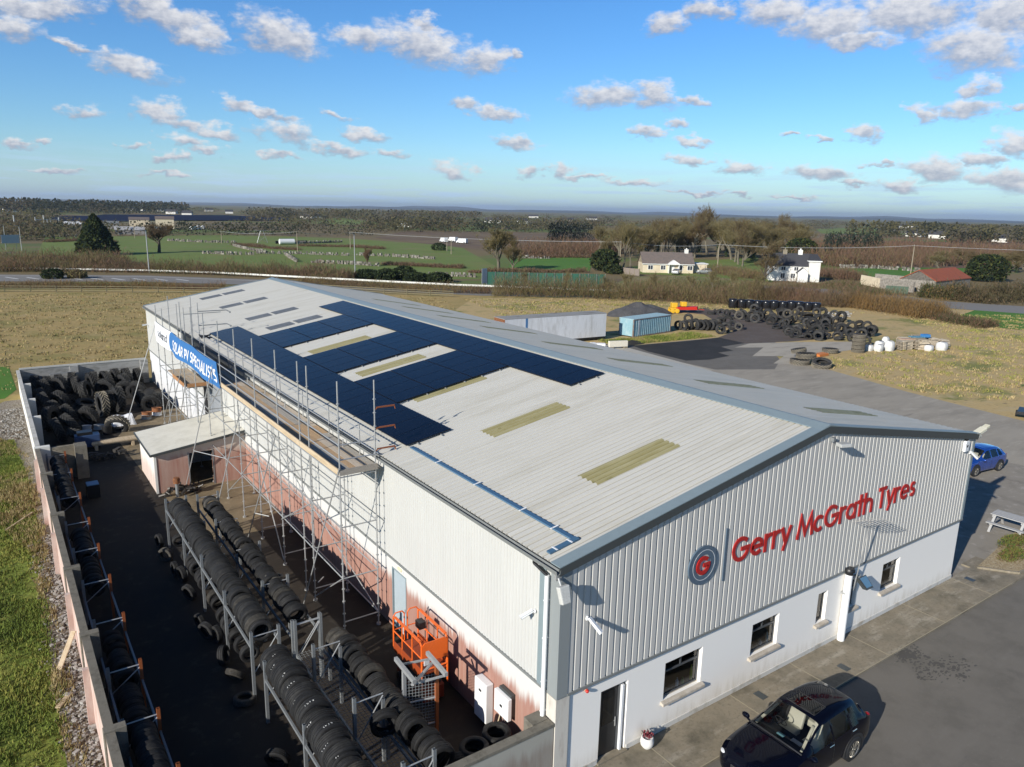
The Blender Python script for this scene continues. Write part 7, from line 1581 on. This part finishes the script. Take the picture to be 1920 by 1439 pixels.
tufts('tussocks', 'straw coloured tussocks of the right field', [(58, 19), (62, 34), (75, 33), (90, 30), (112, 50), (100, 70), (82, 88), (58, 100), (52, 78), (66, 76), (80, 76), (96, 62), (140, 35), (120, 0), (70, 0)], 15000, .24, .05, GB[1:]+GR[2:3], 4, .05)
tufts('long_grass', 'green and straw grass strip in front of container and trailer', [(50, 51.3), (66, 50.2), (66, 54), (55, 54.4), (50, 55)], 3500, .3, .04, GR, 5)

# ------------------------------------------------------------ far woods and plantations
FW_ = [mat('wood_brown', (.135, .108, .064), 1), mat('wood_olive', (.145, .13, .062), 1), mat('wood_dark', (.050, .056, .032), 1), mat('wood_grey', (.155, .135, .09), 1)]
for m_ in FW_: soften(m_, .55)
def woods(name, label, n, sample, hr, wr, pick, seed, quads=30):
    rr = random.Random(seed); mb = MB()
    for k in range(n):
        q = sample(rr)
        if q is None: continue
        p = G(*q); dist = (p-CAM).length; h = rr.uniform(*hr); w = rr.uniform(*wr); mi = pick[int((mnoise.noise(Vector((q[0]*.018, q[1]*.22, seed)))*.9+.5)*len(pick)) % len(pick)] if rr.random() < .8 else rr.choice(pick)
        for j in range(quads):
            z = rr.random()**.8; a = rr.uniform(0, 6.28); r = w*math.sqrt(max(0, 1-((z-.4)/.62)**2))*math.sqrt(rr.random())
            c_ = Vector((p.x+r*math.cos(a), p.y+r*math.sin(a), z*h)); u = Vector((rr.gauss(0, 1), rr.gauss(0, 1), rr.gauss(.2, .8))).normalized()*h*rr.uniform(.07, .15); v = u.orthogonal(); v.rotate(Matrix.Rotation(rr.uniform(0, 6.28), 3, u)); v = v.normalized()*h*rr.uniform(.04, .11)
            mb.add([c_-u, c_+v, c_+u, c_-v], [(0, 1, 2, 3)], mi)
    tag(mb.build(name, FW_), label, 'woodland', kind='stuff')
hz = lambda px: 381+px*.0185          # picture row of the horizon
def s_all(rr):
    px = rr.uniform(-40, 1960); f = rr.random()**1.3; lo = 432 if px > 450 else 426
    py = hz(px)+5.5+f*(lo-hz(px)-5)
    n = mnoise.noise(Vector((px*.012, py*.16, 1)))+.4*mnoise.noise(Vector((px*.04, py*.5, 3)))
    if n < .04: return None
    if 110 < px < 470 and 404 < py < 428: return None
    return (px, py)
woods('woodland', 'distant brown winter woods and hedgerows stretching to the horizon', 4200, s_all, (4.5, 8.5), (6, 14), (0, 1, 1, 3, 0, 2), 1)
woods('woodland', 'dark conifer forest band on the left below the horizon', 420, lambda r: (r.uniform(-40, 350), r.uniform(394, 401)), (12, 18), (9, 16), (2, 2, 2, 0), 2, 18)
woods('woodland', 'grey brown wood right of the distant solar farm', 500, lambda r: (r.uniform(470, 900), r.uniform(404, 414)+0.004*0), (8, 13), (8, 13), (3, 1, 0, 2), 3, 18)
woods('woodland', 'olive wood on the far right behind the green hillside', 420, lambda r: (r.uniform(1780, 1960), r.uniform(437, 458)), (8, 12), (6, 10), (1, 3, 1, 2), 4, 18)
woods('woodland', 'line of dark ivy trees on the far right fields', 80, lambda r: (r.uniform(1590, 1800), r.uniform(440, 447)), (9, 14), (4, 7), (2, 1, 1), 5, 22)
woods('woodland', 'low olive scrub behind the bog in the middle distance', 420, lambda r: (r.uniform(700, 1130), r.uniform(424, 437)), (5, 9), (5, 9), (1, 0, 2, 1), 6, 16)
woods('scrub', 'brown scrub around the substation on the left', 260, lambda r: (r.uniform(-30, 150), r.uniform(420, 452)), (3, 6), (4, 8), (0, 1, 0, 2), 7, 18)
woods('scrub', 'dark scrub trees along the farm buildings and behind the green fields', 230, lambda r: (r.uniform(100, 700), r.uniform(433, 444)), (3.5, 6.5), (3, 7), (0, 2, 2, 1), 8, 18)
def plantation(label, x0, x1, y0, y1, n, seed):
    rr = random.Random(seed); mb = MB()
    for k in range(n):
        p = G(rr.uniform(x0, x1), rr.uniform(y0, y1)); h = rr.uniform(7, 10)
        for j in range(26):
            z = rr.random(); a = rr.uniform(0, 6.28); r = 1.7*(1-z)+.15; c_ = Vector((p.x+r*math.cos(a), p.y+r*math.sin(a), z*h)); u = Vector((math.cos(a)*.5, math.sin(a)*.5, -.5))*.9; v = u.orthogonal().normalized()*.45
            mb.add([c_-u, c_+v, c_+u, c_-v], [(0, 1, 2, 3)], 0 if rr.random() < .7 else 1)
    tag(mb.build('plantation', [mat('spruce_dark', (.014, .026, .014), 1), mat('spruce_mid', (.03, .045, .02), 1)]), label, 'plantation', kind='stuff')
plantation('dark spruce plantation rows behind the bright green field', 1028, 1110, 446, 456, 130, 1)
plantation('dark spruce plantation belts on the far right bog', 1545, 1650, 470, 482, 110, 2)

# ------------------------------------------------------------ roadside and countryside built things
def stone_wall(px, label, h=1.2, seed=1, step=.45):
    rr = random.Random(seed); mb = MB(); P = pix(*px)
    for a, b in zip(P, P[1:]):
        n = max(2, int((b-a).length/step)); n = min(n, 420); d = (b-a).normalized()
        for k in range(n):
            q = a.lerp(b, (k+rr.random())/n)
            if rr.random() < .18: continue
            for lay in range(rr.choice((1, 2, 2))):
                s = rr.uniform(.25, .6); mb.cbox((q.x+rr.gauss(0, .12), q.y+rr.gauss(0, .12), (lay+.45)*h/2*rr.uniform(.8, 1.1)), (s*1.25, s, h/2*rr.uniform(.75, 1.2)), rr.choice((0, 1, 1)), rr.uniform(0, 3))
    tag(mb.build('stone_wall', STN), label, 'stone wall')
STN = [mat('field_stone', (.25, .235, .20), .95, var=.25, vscale=.7), mat('field_stone_dark', (.15, .135, .115), .95)]
for i, (px, lb) in enumerate((([(480, 476), (560, 477), (655, 480)], 'dry stone wall in the middle of the green fields'), ([(670, 479), (740, 482), (816, 487)], 'dry stone wall continuing right of the tall street lamp'), ([(582, 493), (650, 496), (712, 500)], 'nearest dry stone wall behind the dark bushes'), ([(803, 518), (860, 519), (897, 521)], 'short dry stone wall left of the green fence'), ([(312, 452), (380, 455), (443, 456)], 'far dry stone wall right of the crooked oak'), ([(380, 476), (430, 478), (478, 478)], 'dry stone wall above the far eaves corner'), ([(438, 462), (470, 470), (500, 474)], 'dry stone wall slanting down the green field'), ([(535, 478), (545, 485), (556, 492)], 'short stone wall running towards the road'), ([(80, 444), (146, 444)], 'pale wall left of the conifer'), ([(980, 484), (1030, 486)], 'short stone wall beside the big pale tree'), ([(1575, 503), (1640, 504), (1725, 510)], 'rough stone wall behind the ruined sheds'), ([(545, 458), (640, 455)], 'far pale stone wall below the woods'))):
    stone_wall(px, lb, 1.0 if i < 10 else 1.2, i)
# crash barrier
gr = thing('crash_barrier', 'long pale steel crash barrier along the far side of the main road', 'barrier')
P = pix((-60, 507), (120, 509.3), (270, 512), (400, 516), (520, 522.5), (700, 532), (860, 540), (1000, 545), (1180, 552))
mb = MB()
for a, b in zip(P, P[1:]): mb.bar((a.x, a.y, .60), (b.x, b.y, .60), .12, .34)
mb.build('rail', M['pale_rail'], gr)
for a, b in zip(P, P[1:]):
    n = max(1, int((b-a).length/6))
    for k in range(n): q = a.lerp(b, k/n); mb = MB(); mb.box(q.x-.06, q.x+.06, q.y+.07, q.y+.19, 0, .72); mb.build('post', M['zinc_dull'], gr)
def rail_fence(px, label, h=1.15, step=4):
    t = thing('rail_fence', label, 'fence'); P = pix(*px)
    for j in range(3):
        mb = MB()
        for a, b in zip(P, P[1:]): mb.bar((a.x, a.y, .35+j*.36), (b.x, b.y, .35+j*.36), .05, .10)
        mb.build('rail', FENCE, t)
    for a, b in zip(P, P[1:]):
        n = max(1, int((b-a).length/step))
        for k in range(n): q = a.lerp(b, k/n); mb = MB(); mb.box(q.x-.06, q.x+.06, q.y-.13, q.y-.03, 0, h); mb.build('post', FENCE, t)
FENCE = mat('fence_timber', (.17, .15, .085), .9, var=.2, vscale=.5)
rail_fence([(-40, 548), (200, 549), (440, 552)], 'timber post and rail fence along the left end of the field')
rail_fence([(600, 545), (720, 552), (850, 558)], 'timber post and rail fence behind the warehouse ridge')
gf = thing('mesh_fence', 'green mesh screen fence beyond the main road', 'fence'); P = pix((912, 536), (1000, 538), (1133, 541))
M['mesh'] = mat('green_mesh', (.012, .075, .05), .8, var=.2, vscale=.3, col2=(.02, .10, .065), stretch=(1, 1, .3))
mb = MB()
for a, b in zip(P, P[1:]): mb.bar((a.x, a.y, 1.55), (b.x, b.y, 1.55), .04, 2.7)
mb.build('mesh', M['mesh'], gf)
for k in range(15): q = P[0].lerp(P[2], k/14); mb = MB(); mb.box(q.x-.05, q.x+.05, q.y-.2, q.y-.1, 0, 3.0); mb.build('post', M['zinc_dull'], gf)
wf_ = thing('board_fence', 'weathered board fence left of the cream bungalow', 'fence'); a, b = G(1162, 514), G(1198, 518)
mb = MB(); mb.bar((a.x, a.y, .9), (b.x, b.y, .9), .06, 1.7); mb.build('boards', mat('fence_boards', (.20, .165, .14), .9, var=.2, vscale=1, stretch=(4, 4, .3)), wf_)
for k in range(5): q = a.lerp(b, k/4); mb = MB(); mb.box(q.x-.06, q.x+.06, q.y-.2, q.y-.08, 0, 1.9); mb.build('post', FENCE, wf_)
def road_sign(px, py, w, z0, z1, rz, m, lb):
    p = G(px, py); t = thing('road_sign', lb, 'road sign', (p.x, p.y, 0), rz); mb = MB(); mb.box(-w/2, w/2, -.03, .03, z0, z1); mb.build('panel', m, t)
    for x in (-w*.3, w*.3): mb = MB(); mb.tube((x, .09, 0), (x, .09, z1), .06, 6); mb.build('post', M['zinc_dull'], t)
M['sign_back'] = mat('sign_back', (.40, .42, .44), .5, metal=.3)
road_sign(908, 541, 1.5, 1.0, 4.0, .25, M['sign_back'], 'tall grey back of a road sign left of the green fence')
road_sign(935, 536, 1.0, 1.2, 3.0, .4, mat('sign_dark', (.03, .04, .06), .5), 'small dark road sign in front of the green fence')
p = G(24, 470); road_sign(22, 470, 5.0, 2.2, 4.8, .3, M['sign_back'], 'wide pale back of a large road sign at the left edge')
def pole(px, py, top, kind, lb, r=.09):
    p, h = proj(px, py, top); t = thing('street_lamp' if kind == 'lamp' else 'utility_pole', lb, 'street lamp' if kind == 'lamp' else 'pole', (p.x, p.y, 0))
    mb = MB(); mb.tube((0, 0, 0), (0, 0, h), r*1.3, 8, r*.8); mb.build('pole', M['zinc'] if kind == 'lamp' else POLE, t)
    if kind == 'lamp': mb = MB(); mb.bar((0, 0, h), (-1.3, -.3, h+.12), .2, .10); mb.build('lamp_head', M['zinc_dull'], t)
    else: mb = MB(); mb.bar((-.9, 0, h-.35), (.9, 0, h-.35), .1, .12); mb.build('cross_arm', POLE, t)
    return Vector((p.x, p.y, h))
POLE = mat('pole_timber', (.27, .23, .165), .9, var=.15, vscale=.5)
pole(280, 512, 432, 'lamp', 'street lamp on the left, in front of the crooked oak', .11); pole(666, 521, 439, 'lamp', 'street lamp behind the warehouse ridge', .11)
pole(41, 470, 424, 'lamp', 'street lamp near the large sign at the left edge', .09); pole(11, 462, 422, 'lamp', 'leftmost street lamp at the edge of the picture', .09)
q0 = pole(1707, 516, 459, 'pole', 'timber utility pole behind the ruined sheds', .12); q1 = pole(1345, 503, 457, 'pole', 'timber utility pole between the two houses', .12)
q2 = pole(1162, 502, 452, 'pole', 'timber utility pole left of the slim pale trees', .12); q3 = pole(657, 467, 434, 'pole', 'utility pole in the fields left of the tall street lamp', .12); q4 = pole(558, 472, 433, 'pole', 'utility pole in the middle of the green fields', .12); q5 = pole(416, 457, 433, 'pole', 'utility pole right of the crooked oak', .12)
pole(838, 471, 449, 'pole', 'left one of two short poles by the far white vans', .12); pole(846, 477, 450, 'pole', 'right one of two short poles by the far white vans', .12)
pole(253, 447, 413, 'pole', 'thin pole among the farm buildings', .10); pole(144, 440, 424, 'pole', 'thin pole in front of the conifer hedge', .10); pole(1826, 459, 449, 'pole', 'distant pole on the far right hillside', .14)
for i, (a, b) in enumerate(((q5, q4), (q4, q3), (q3, q2), (q2, q1), (q1, q0), (q0, q0+Vector((60, -70, 1))))):
    mb = MB()
    for off in (-.7, .7):
        pts = [a.lerp(b, k/10)+Vector((off*.7, off*.7, -.3-3.2*(k/10)*(1-k/10))) for k in range(11)]; mb.path(pts, .022, 3)
    tag(mb.build('power_line', mat('wire_%d' % i, (.30, .31, .32), .5)), ['power line over the fields right of the crooked oak', 'power line between the two middle field poles', 'long power line passing behind the big pale tree', 'power line in front of the wood left of the bungalow', 'power line between the two houses', 'power line running out of the picture on the right'][i], 'power line')
# pylon and substation
p, h = proj(492, 456, 433)
mb = MB()
for s in (-1, 1): mb.tube((p.x+s*2.2, p.y, 0), (p.x+s*.5, p.y, h), .09, 4); mb.tube((p.x+s*2.2, p.y, 0), (p.x-s*1.2, p.y, h*.5), .06, 4)
mb.tube((p.x-3, p.y, h), (p.x+3, p.y, h), .09, 4); tag(mb.build('pylon', M['zinc_dull']), 'small lattice pylon in the green field', 'pylon')
ss = thing('substation', 'steel gantries of the electricity substation far left', 'substation')
for i, (px, top) in enumerate(((68, 408), (90, 411), (96, 411), (112, 408), (28, 404), (84, 404))):
    p, h = proj(px, 428, top); mb = MB(); mb.tube((p.x, p.y, 0), (p.x, p.y, h), .35, 4); mb.build('gantry_post', M['zinc_dull'], ss)
p, h = proj(68, 428, 412); q, _ = proj(112, 428, 412); mb = MB(); mb.bar((p.x, p.y, h), (q.x, q.y, h), .4, .4); mb.bar((p.x, p.y, h*.6), (q.x, q.y, h*.6), .4, .4); mb.build('gantry_beam', M['zinc_dull'], ss)
# far solar farm
mb = MB(); rr = random.Random(6)
for (x0, x1, y0, y1, n) in ((205, 440, 408.5, 414.5, 15), (125, 185, 412, 416, 10)):
    for k in range(n):
        py = y0+(y1-y0)*k/(n-1); sh = (py-y0)*3.0; a, b = G(x0-sh*2, py), G(x1+sh*6, py+.6)
        up = Vector((0, 0, 1)); d = (b-a).normalized(); nrm = Vector((-d.y, d.x, 0))
        wd = 9.0; mb.add([a+up*.8, b+up*.8, b+nrm*wd+up*3.0, a+nrm*wd+up*3.0], [(0, 1, 2, 3)])
tag(mb.build('solar_farm', mat('far_panels', (.018, .026, .055), .8, spec=.1)), 'distant field of dark blue solar panel rows', 'solar farm', kind='stuff')

# ------------------------------------------------------------ houses
def house(name, label, A, B, depth, he, hr, wallm, roofm, over=.35, chim=(), wins=(), group=None, cat='house', gable=True):
    """A, B: front bottom corners; local x along the front, y to the back"""
    d = B-A; L = d.length; t = thing(name, label, cat, (A.x, A.y, 0), math.atan2(d.y, d.x), group)
    mb = MB(); mb.box(0, L, 0, depth, 0, he)
    for x in (0, L-.01): mb.add([(x, 0, he), (x, depth, he), (x, depth/2, hr-.12)], [(0, 1, 2), (2, 1, 0)])
    mb.build('wall', wallm, t)
    mb = MB(); k = (hr-he)/(depth/2); th = .16
    for s in (0, 1):
        y0, y1 = (-over, depth/2) if s == 0 else (depth+over, depth/2); z0 = he-k*over
        v = [(-over, y0, z0), (L+over, y0, z0), (L+over, y1, hr), (-over, y1, hr)]; v += [(x, y, z+th) for x, y, z in v]
        mb.add(v, [(0, 1, 2, 3), (7, 6, 5, 4), (0, 4, 5, 1), (1, 5, 6, 2), (3, 2, 6, 7), (0, 3, 7, 4)])
    r = mb.build('roof', roofm, t)
    for (x, m) in chim: mb = MB(); mb.box(x-.5, x+.5, depth/2-.35, depth/2+.35, hr-.6, hr+1.0); mb.box(x-.15, x+.15, depth/2-.15, depth/2+.15, hr+1.0, hr+1.35); mb.build('chimney', m, r)
    for (x, z, w, h) in wins:
        mb = MB(); mb.box(x-w/2-.07, x+w/2+.07, -.05, -.002, z-.07, z+h+.07); wo = mb.build('window', HW, t); mb = MB()
        for q in (-1, 1): mb.box(x+q*w/4-w/4+.05, x+q*w/4+w/4-.05, -.07, -.051, z+.03, z+h-.03)
        mb.build('pane', HG, wo)
    return t, L
HW = mat('house_white', (.68, .68, .65), .7); HG = mat('house_glass', (.03, .035, .045), .1)
HWALL = mat('house_render', (.62, .61, .57), .9, col2=(.50, .48, .43), vscale=.4, c2=(.5, .75)); CREAM = mat('cream_render', (.58, .50, .36), .9, col2=(.50, .42, .30), vscale=.4, c2=(.4, .7)); SLATE = mat('slate_roof', (.045, .045, .05), .7, var=.15, vscale=1); TILE = mat('tile_roof', (.145, .115, .10), .9, var=.15, vscale=1.5, col2=(.11, .095, .085))
A, B = G(1205, 511.5), G(1299, 513.5)
t, L = house('bungalow', 'cream bungalow with grey brown tiled roof and white gabled porch', A, B, 7.5, 2.55, 5.2, CREAM, TILE, .3, [(L_, HWALL) for L_ in (12.2,)], [(2.0, .9, 1.3, 1.1), (5.4, .9, 1.3, 1.1), (10.0, .9, 1.2, 1.1), (12.6, .9, 1.3, 1.1)])
mb = MB(); x = L*.60
for q in (-1.4, 1.3): mb.box(x+q, x+q+.12, -1.2, -.01, 0, 2.3)
mb.box(x-.55, x+.35, -.04, -.003, .05, 2.15); mb.build('porch', HW, t)
mb = MB(); mb.add([(x-1.9, -1.3, 2.3), (x+1.9, -1.3, 2.3), (x, -1.3, 3.5), (x-1.9, .5, 2.3), (x+1.9, .5, 2.3), (x, .5, 3.5)], [(0, 1, 2), (0, 2, 5, 3), (1, 4, 5, 2), (0, 3, 4, 1)]); mb.build('porch_gable', HW, t)
mb = MB(); mb.box(-.3, L+.3, -.36, -.305, 2.25, 2.42); mb.build('fascia', HW, t)
mb = MB(); mb.box(L+.6, L+4.2, 2.0, 6.8, 0, 2.4); mb.build('annex', CREAM, t); mb = MB(); mb.box(L+.5, L+4.5, 1.8, 7.0, 2.401, 2.6); mb.build('annex_roof', HW, t)
A, B = G(1441, 526), G(1518, 529)
t, L = house('farmhouse', 'white two storey farmhouse with dark slate roof behind a leaning bare tree', A, B, 6.0, 3.9, 6.5, HWALL, SLATE, .25, [(3.6, M['conc']), (7.2, HW)], [(3.2, 2.6, 1.0, .9), (6.2, 2.6, 1.0, .9), (3.2, .7, 1.0, 1.2), (5.6, .7, 1.0, 1.2)])
mb = MB(); mb.box(L-3.2, L-.9, -2.2, -.01, 0, 2.2); mb.add([(L-3.4, -2.25, 2.2), (L-.7, -2.25, 2.2), (L-2.05, -2.25, 3.4), (L-3.4, .0, 2.2), (L-.7, .0, 2.2), (L-2.05, 0, 3.4)], [(0, 1, 2)]); mb.build('porch', HW, t)
mb = MB(); mb.add([(L-3.5, -2.35, 2.15), (L-2.05, -2.35, 3.5), (L-.6, -2.35, 2.15), (L-3.5, .0, 2.15), (L-2.05, 0, 3.5), (L-.6, .0, 2.15)], [(0, 1, 4, 3), (1, 2, 5, 4)]); mb.build('porch_roof', SLATE, t)
mb = MB(); mb.box(L-.6, L+2.0, -.6, 5.8, 0, 4.9); mb.build('side_bay', HWALL, t); mb = MB(); mb.box(L-.9, L+2.3, -.9, 6.0, 4.901, 5.15); mb.build('bay_eaves', HW, t)
mb = MB(); mb.add([(L-.8, -.8, 5.16), (L+2.2, -.8, 5.16), (L+1.6, 3, 6.6), (L-.2, 3, 6.6), (L-.8, 6, 5.16), (L+2.2, 6, 5.16)], [(0, 1, 2, 3), (1, 5, 2), (5, 4, 3, 2), (4, 0, 3)]); mb.build('bay_roof', SLATE, t)
STONE = mat('rough_stone', (.27, .245, .21), .95, col2=(.16, .145, .12), vscale=2.5, c2=(.4, .65), var=.2); RUSTR = mat('rust_roof', (.30, .075, .030), .9, col2=(.20, .06, .035), vscale=.8, c2=(.4, .7), var=.2, stretch=(3, .5, 1))
A, B = G(1752, 550), G(1817, 542)
house('stone_shed', 'old stone shed with rusty red corrugated roof', A, B, 7.5, 2.5, 4.6, STONE, RUSTR, .15, cat='shed')
A, B = G(1650, 541), G(1712, 549); rs = thing('ruined_shed', 'roofless stone shed ruin with doorway left of the rusty roof', 'ruin'); mb = MB(); mb.bar((A.x, A.y, 1.1), (B.x, B.y, 1.1), .5, 2.2); mb.build('wall', STONE, rs); mb = MB(); C_ = G(1640, 532); D_ = G(1700, 538); mb.bar((C_.x, C_.y, 1.2), (D_.x, D_.y, 1.2), .5, 2.4); mb.build('wall', STONE, rs)
mb = MB(); e = A.lerp(B, .72); f_ = A.lerp(B, .80); mb.bar((e.x-.15, e.y-.3, 1.0), (f_.x-.15, f_.y-.3, 1.0), .08, 1.9); mb.build('doorway', M['black'], rs)
A, B = G(1614, 534), G(1655, 541); mb = MB(); mb.bar((A.x, A.y, 1.2), (B.x, B.y, 1.0), .4, 2.2); tag(mb.build('cream_wall', CREAM), 'pale rendered wall left of the ruined stone shed', 'wall')
A, B = G(1660, 549), G(1702, 552); mb = MB(); mb.bar((A.x, A.y, .8), (B.x, B.y, .8), .1, 1.5); tag(mb.build('green_gate', mat('green_gate', (.05, .085, .055), .7)), 'dull green solid gate before the ruined shed', 'gate')
mb = MB(); p = G(1637, 534); mb.cbox((p.x, p.y, .5), (2.2, 1.2, .9), 0, .4); tag(mb.build('blue_tarp', mat('tarp_blue', (.12, .24, .45), .7), bevel=.2), 'blue and white tarpaulin bundle by the pale rendered wall', 'tarpaulin')
DIM = mat('farm_grey', (.24, .23, .22), .9, var=.2, vscale=.3)
FAR = [(320, 401.5, 14), (350, 404.5, 12), (430, 400.8, 12), (393, 397, 14), (594, 411, 17), (574, 411, 15), (760, 426, 13), (1054, 426.5, 14), (1066, 427, 10), (981, 419.5, 12), (918, 418, 14), (930, 418.5, 12), (1062, 416, 22), (1110, 413, 20), (1720, 437, 17), (1712, 444, 14), (1756, 447.5, 13), (1874, 455, 10), (20, 398, 14), (275, 396, 14), (300, 397, 14), (245, 395, 18), (1000, 409, 20), (1700, 428, 20)]
for i, (px, py, w) in enumerate(FAR):
    p = G(px, py); d = (p-CAM); k = max(1.0, d.length/1400); side = Vector((d.y, -d.x, 0)).normalized(); side.rotate(Matrix.Rotation((i % 5-2)*.22, 3, 'Z')); wd = w*k**.5
    house('distant_house', 'tiny white house far off among the distant woods', p-side*wd/2, p+side*wd/2, 7.5*k**.5, 3.2*k**.5, 6.2*k**.5, HWALL, SLATE, .3, group='distant houses')
for (px, py, w, h, dd, wm_, rm_, lb) in ((208, 430, 9, 3, 7, DIM, M['gutter'], 'pale grey farm shed right of the conifer'), (244, 440, 13, 2.2, 5, DIM, mat('shed_white_roof', (.34, .34, .34), .6), 'long low white farm shed'), (262, 428, 11, 5, 8, CREAM, TILE, 'tall cream farmhouse among the farm buildings'), (137, 430, 8, 2.6, 5, DIM, M['dirty_white'], 'small white roofed shed left of the conifer'), (310, 430, 10, 6, 6, CREAM, TILE, 'narrow cream building behind the crooked oak')):
    p = G(px, py); d = (p-CAM); side = Vector((d.y, -d.x, 0)).normalized(); house('farm_building', lb, p-side*w/2, p+side*w/2, dd, h, h+1.4, wm_, rm_, .3, cat='farm building')
for i, (px, py) in enumerate(((300, 434), (306, 434), (364, 432), (372, 431), (380, 431), (832, 455), (849, 454), (866, 457))):
    p = G(px, py); k = 1.6; t = thing('white_van', 'white van parked by the distant farm buildings' if px < 500 else 'white van parked on the bog track far off', 'van', (p.x, p.y, 0), .3*i, 'vans at the farm' if px < 500 else 'vans on the bog track')
    mb = MB(); mb.prism([(-2.6, .35), (2.6, .35), (2.6, 1.1), (1.9, 1.3), (1.4, 2.3), (-2.6, 2.4)], -1, 1, 0, Mxz); mb.build('body', M['white_paint'], t, bevel=.1); mb = MB(); mb.add([(1.87, -.85, 1.34), (1.87, .85, 1.34), (1.44, .8, 2.2), (1.44, -.8, 2.2)], [(0, 1, 2, 3)]); mb.build('windscreen', HG, t)
    mb = MB()
    for x in (-1.7, 1.6): mb.box(x-.35, x+.35, -1.02, 1.02, 0, .7)
    mb.build('wheels_dark', M['black'], t)
for i, (px, py, lb) in enumerate(((538, 459, 'white tank trailer in the far green field'), (517, 457.5, 'low dark cattle pen in the far green field'))):
    p = G(px, py); mb = MB()
    if i == 0: mb.tube((p.x-3, p.y, 1.2), (p.x+3, p.y, 1.2), 1.1, 12); tag(mb.build('tank', M['white_paint'], smooth=40), lb, 'tank')
    else: q = G(545, 453); mb.bar((p.x, p.y, .6), (p.x+14, p.y+2, .6), .4, 1.2); tag(mb.build('cattle_pen', M['black']), lb, 'pen')
# air
hz_ = MB(); hz_.box(-24000, 24000, -24000, 24000, -6, 150)
hm = bpy.data.materials.new('haze'); hm.use_nodes = True; nt = hm.node_tree; nt.nodes.remove(nt.nodes['Principled BSDF'])
pv = nt.nodes.new('ShaderNodeVolumePrincipled'); pv.inputs['Density'].default_value = 7e-5; pv.inputs['Color'].default_value = (.62, .74, .92, 1); pv.inputs['Anisotropy'].default_value = .2
nt.links.new(pv.outputs[0], nt.nodes['Material Output'].inputs['Volume'])
tag(hz_.build('haze', hm), 'thin pale blue haze lying over the distant land', 'haze', kind='stuff')
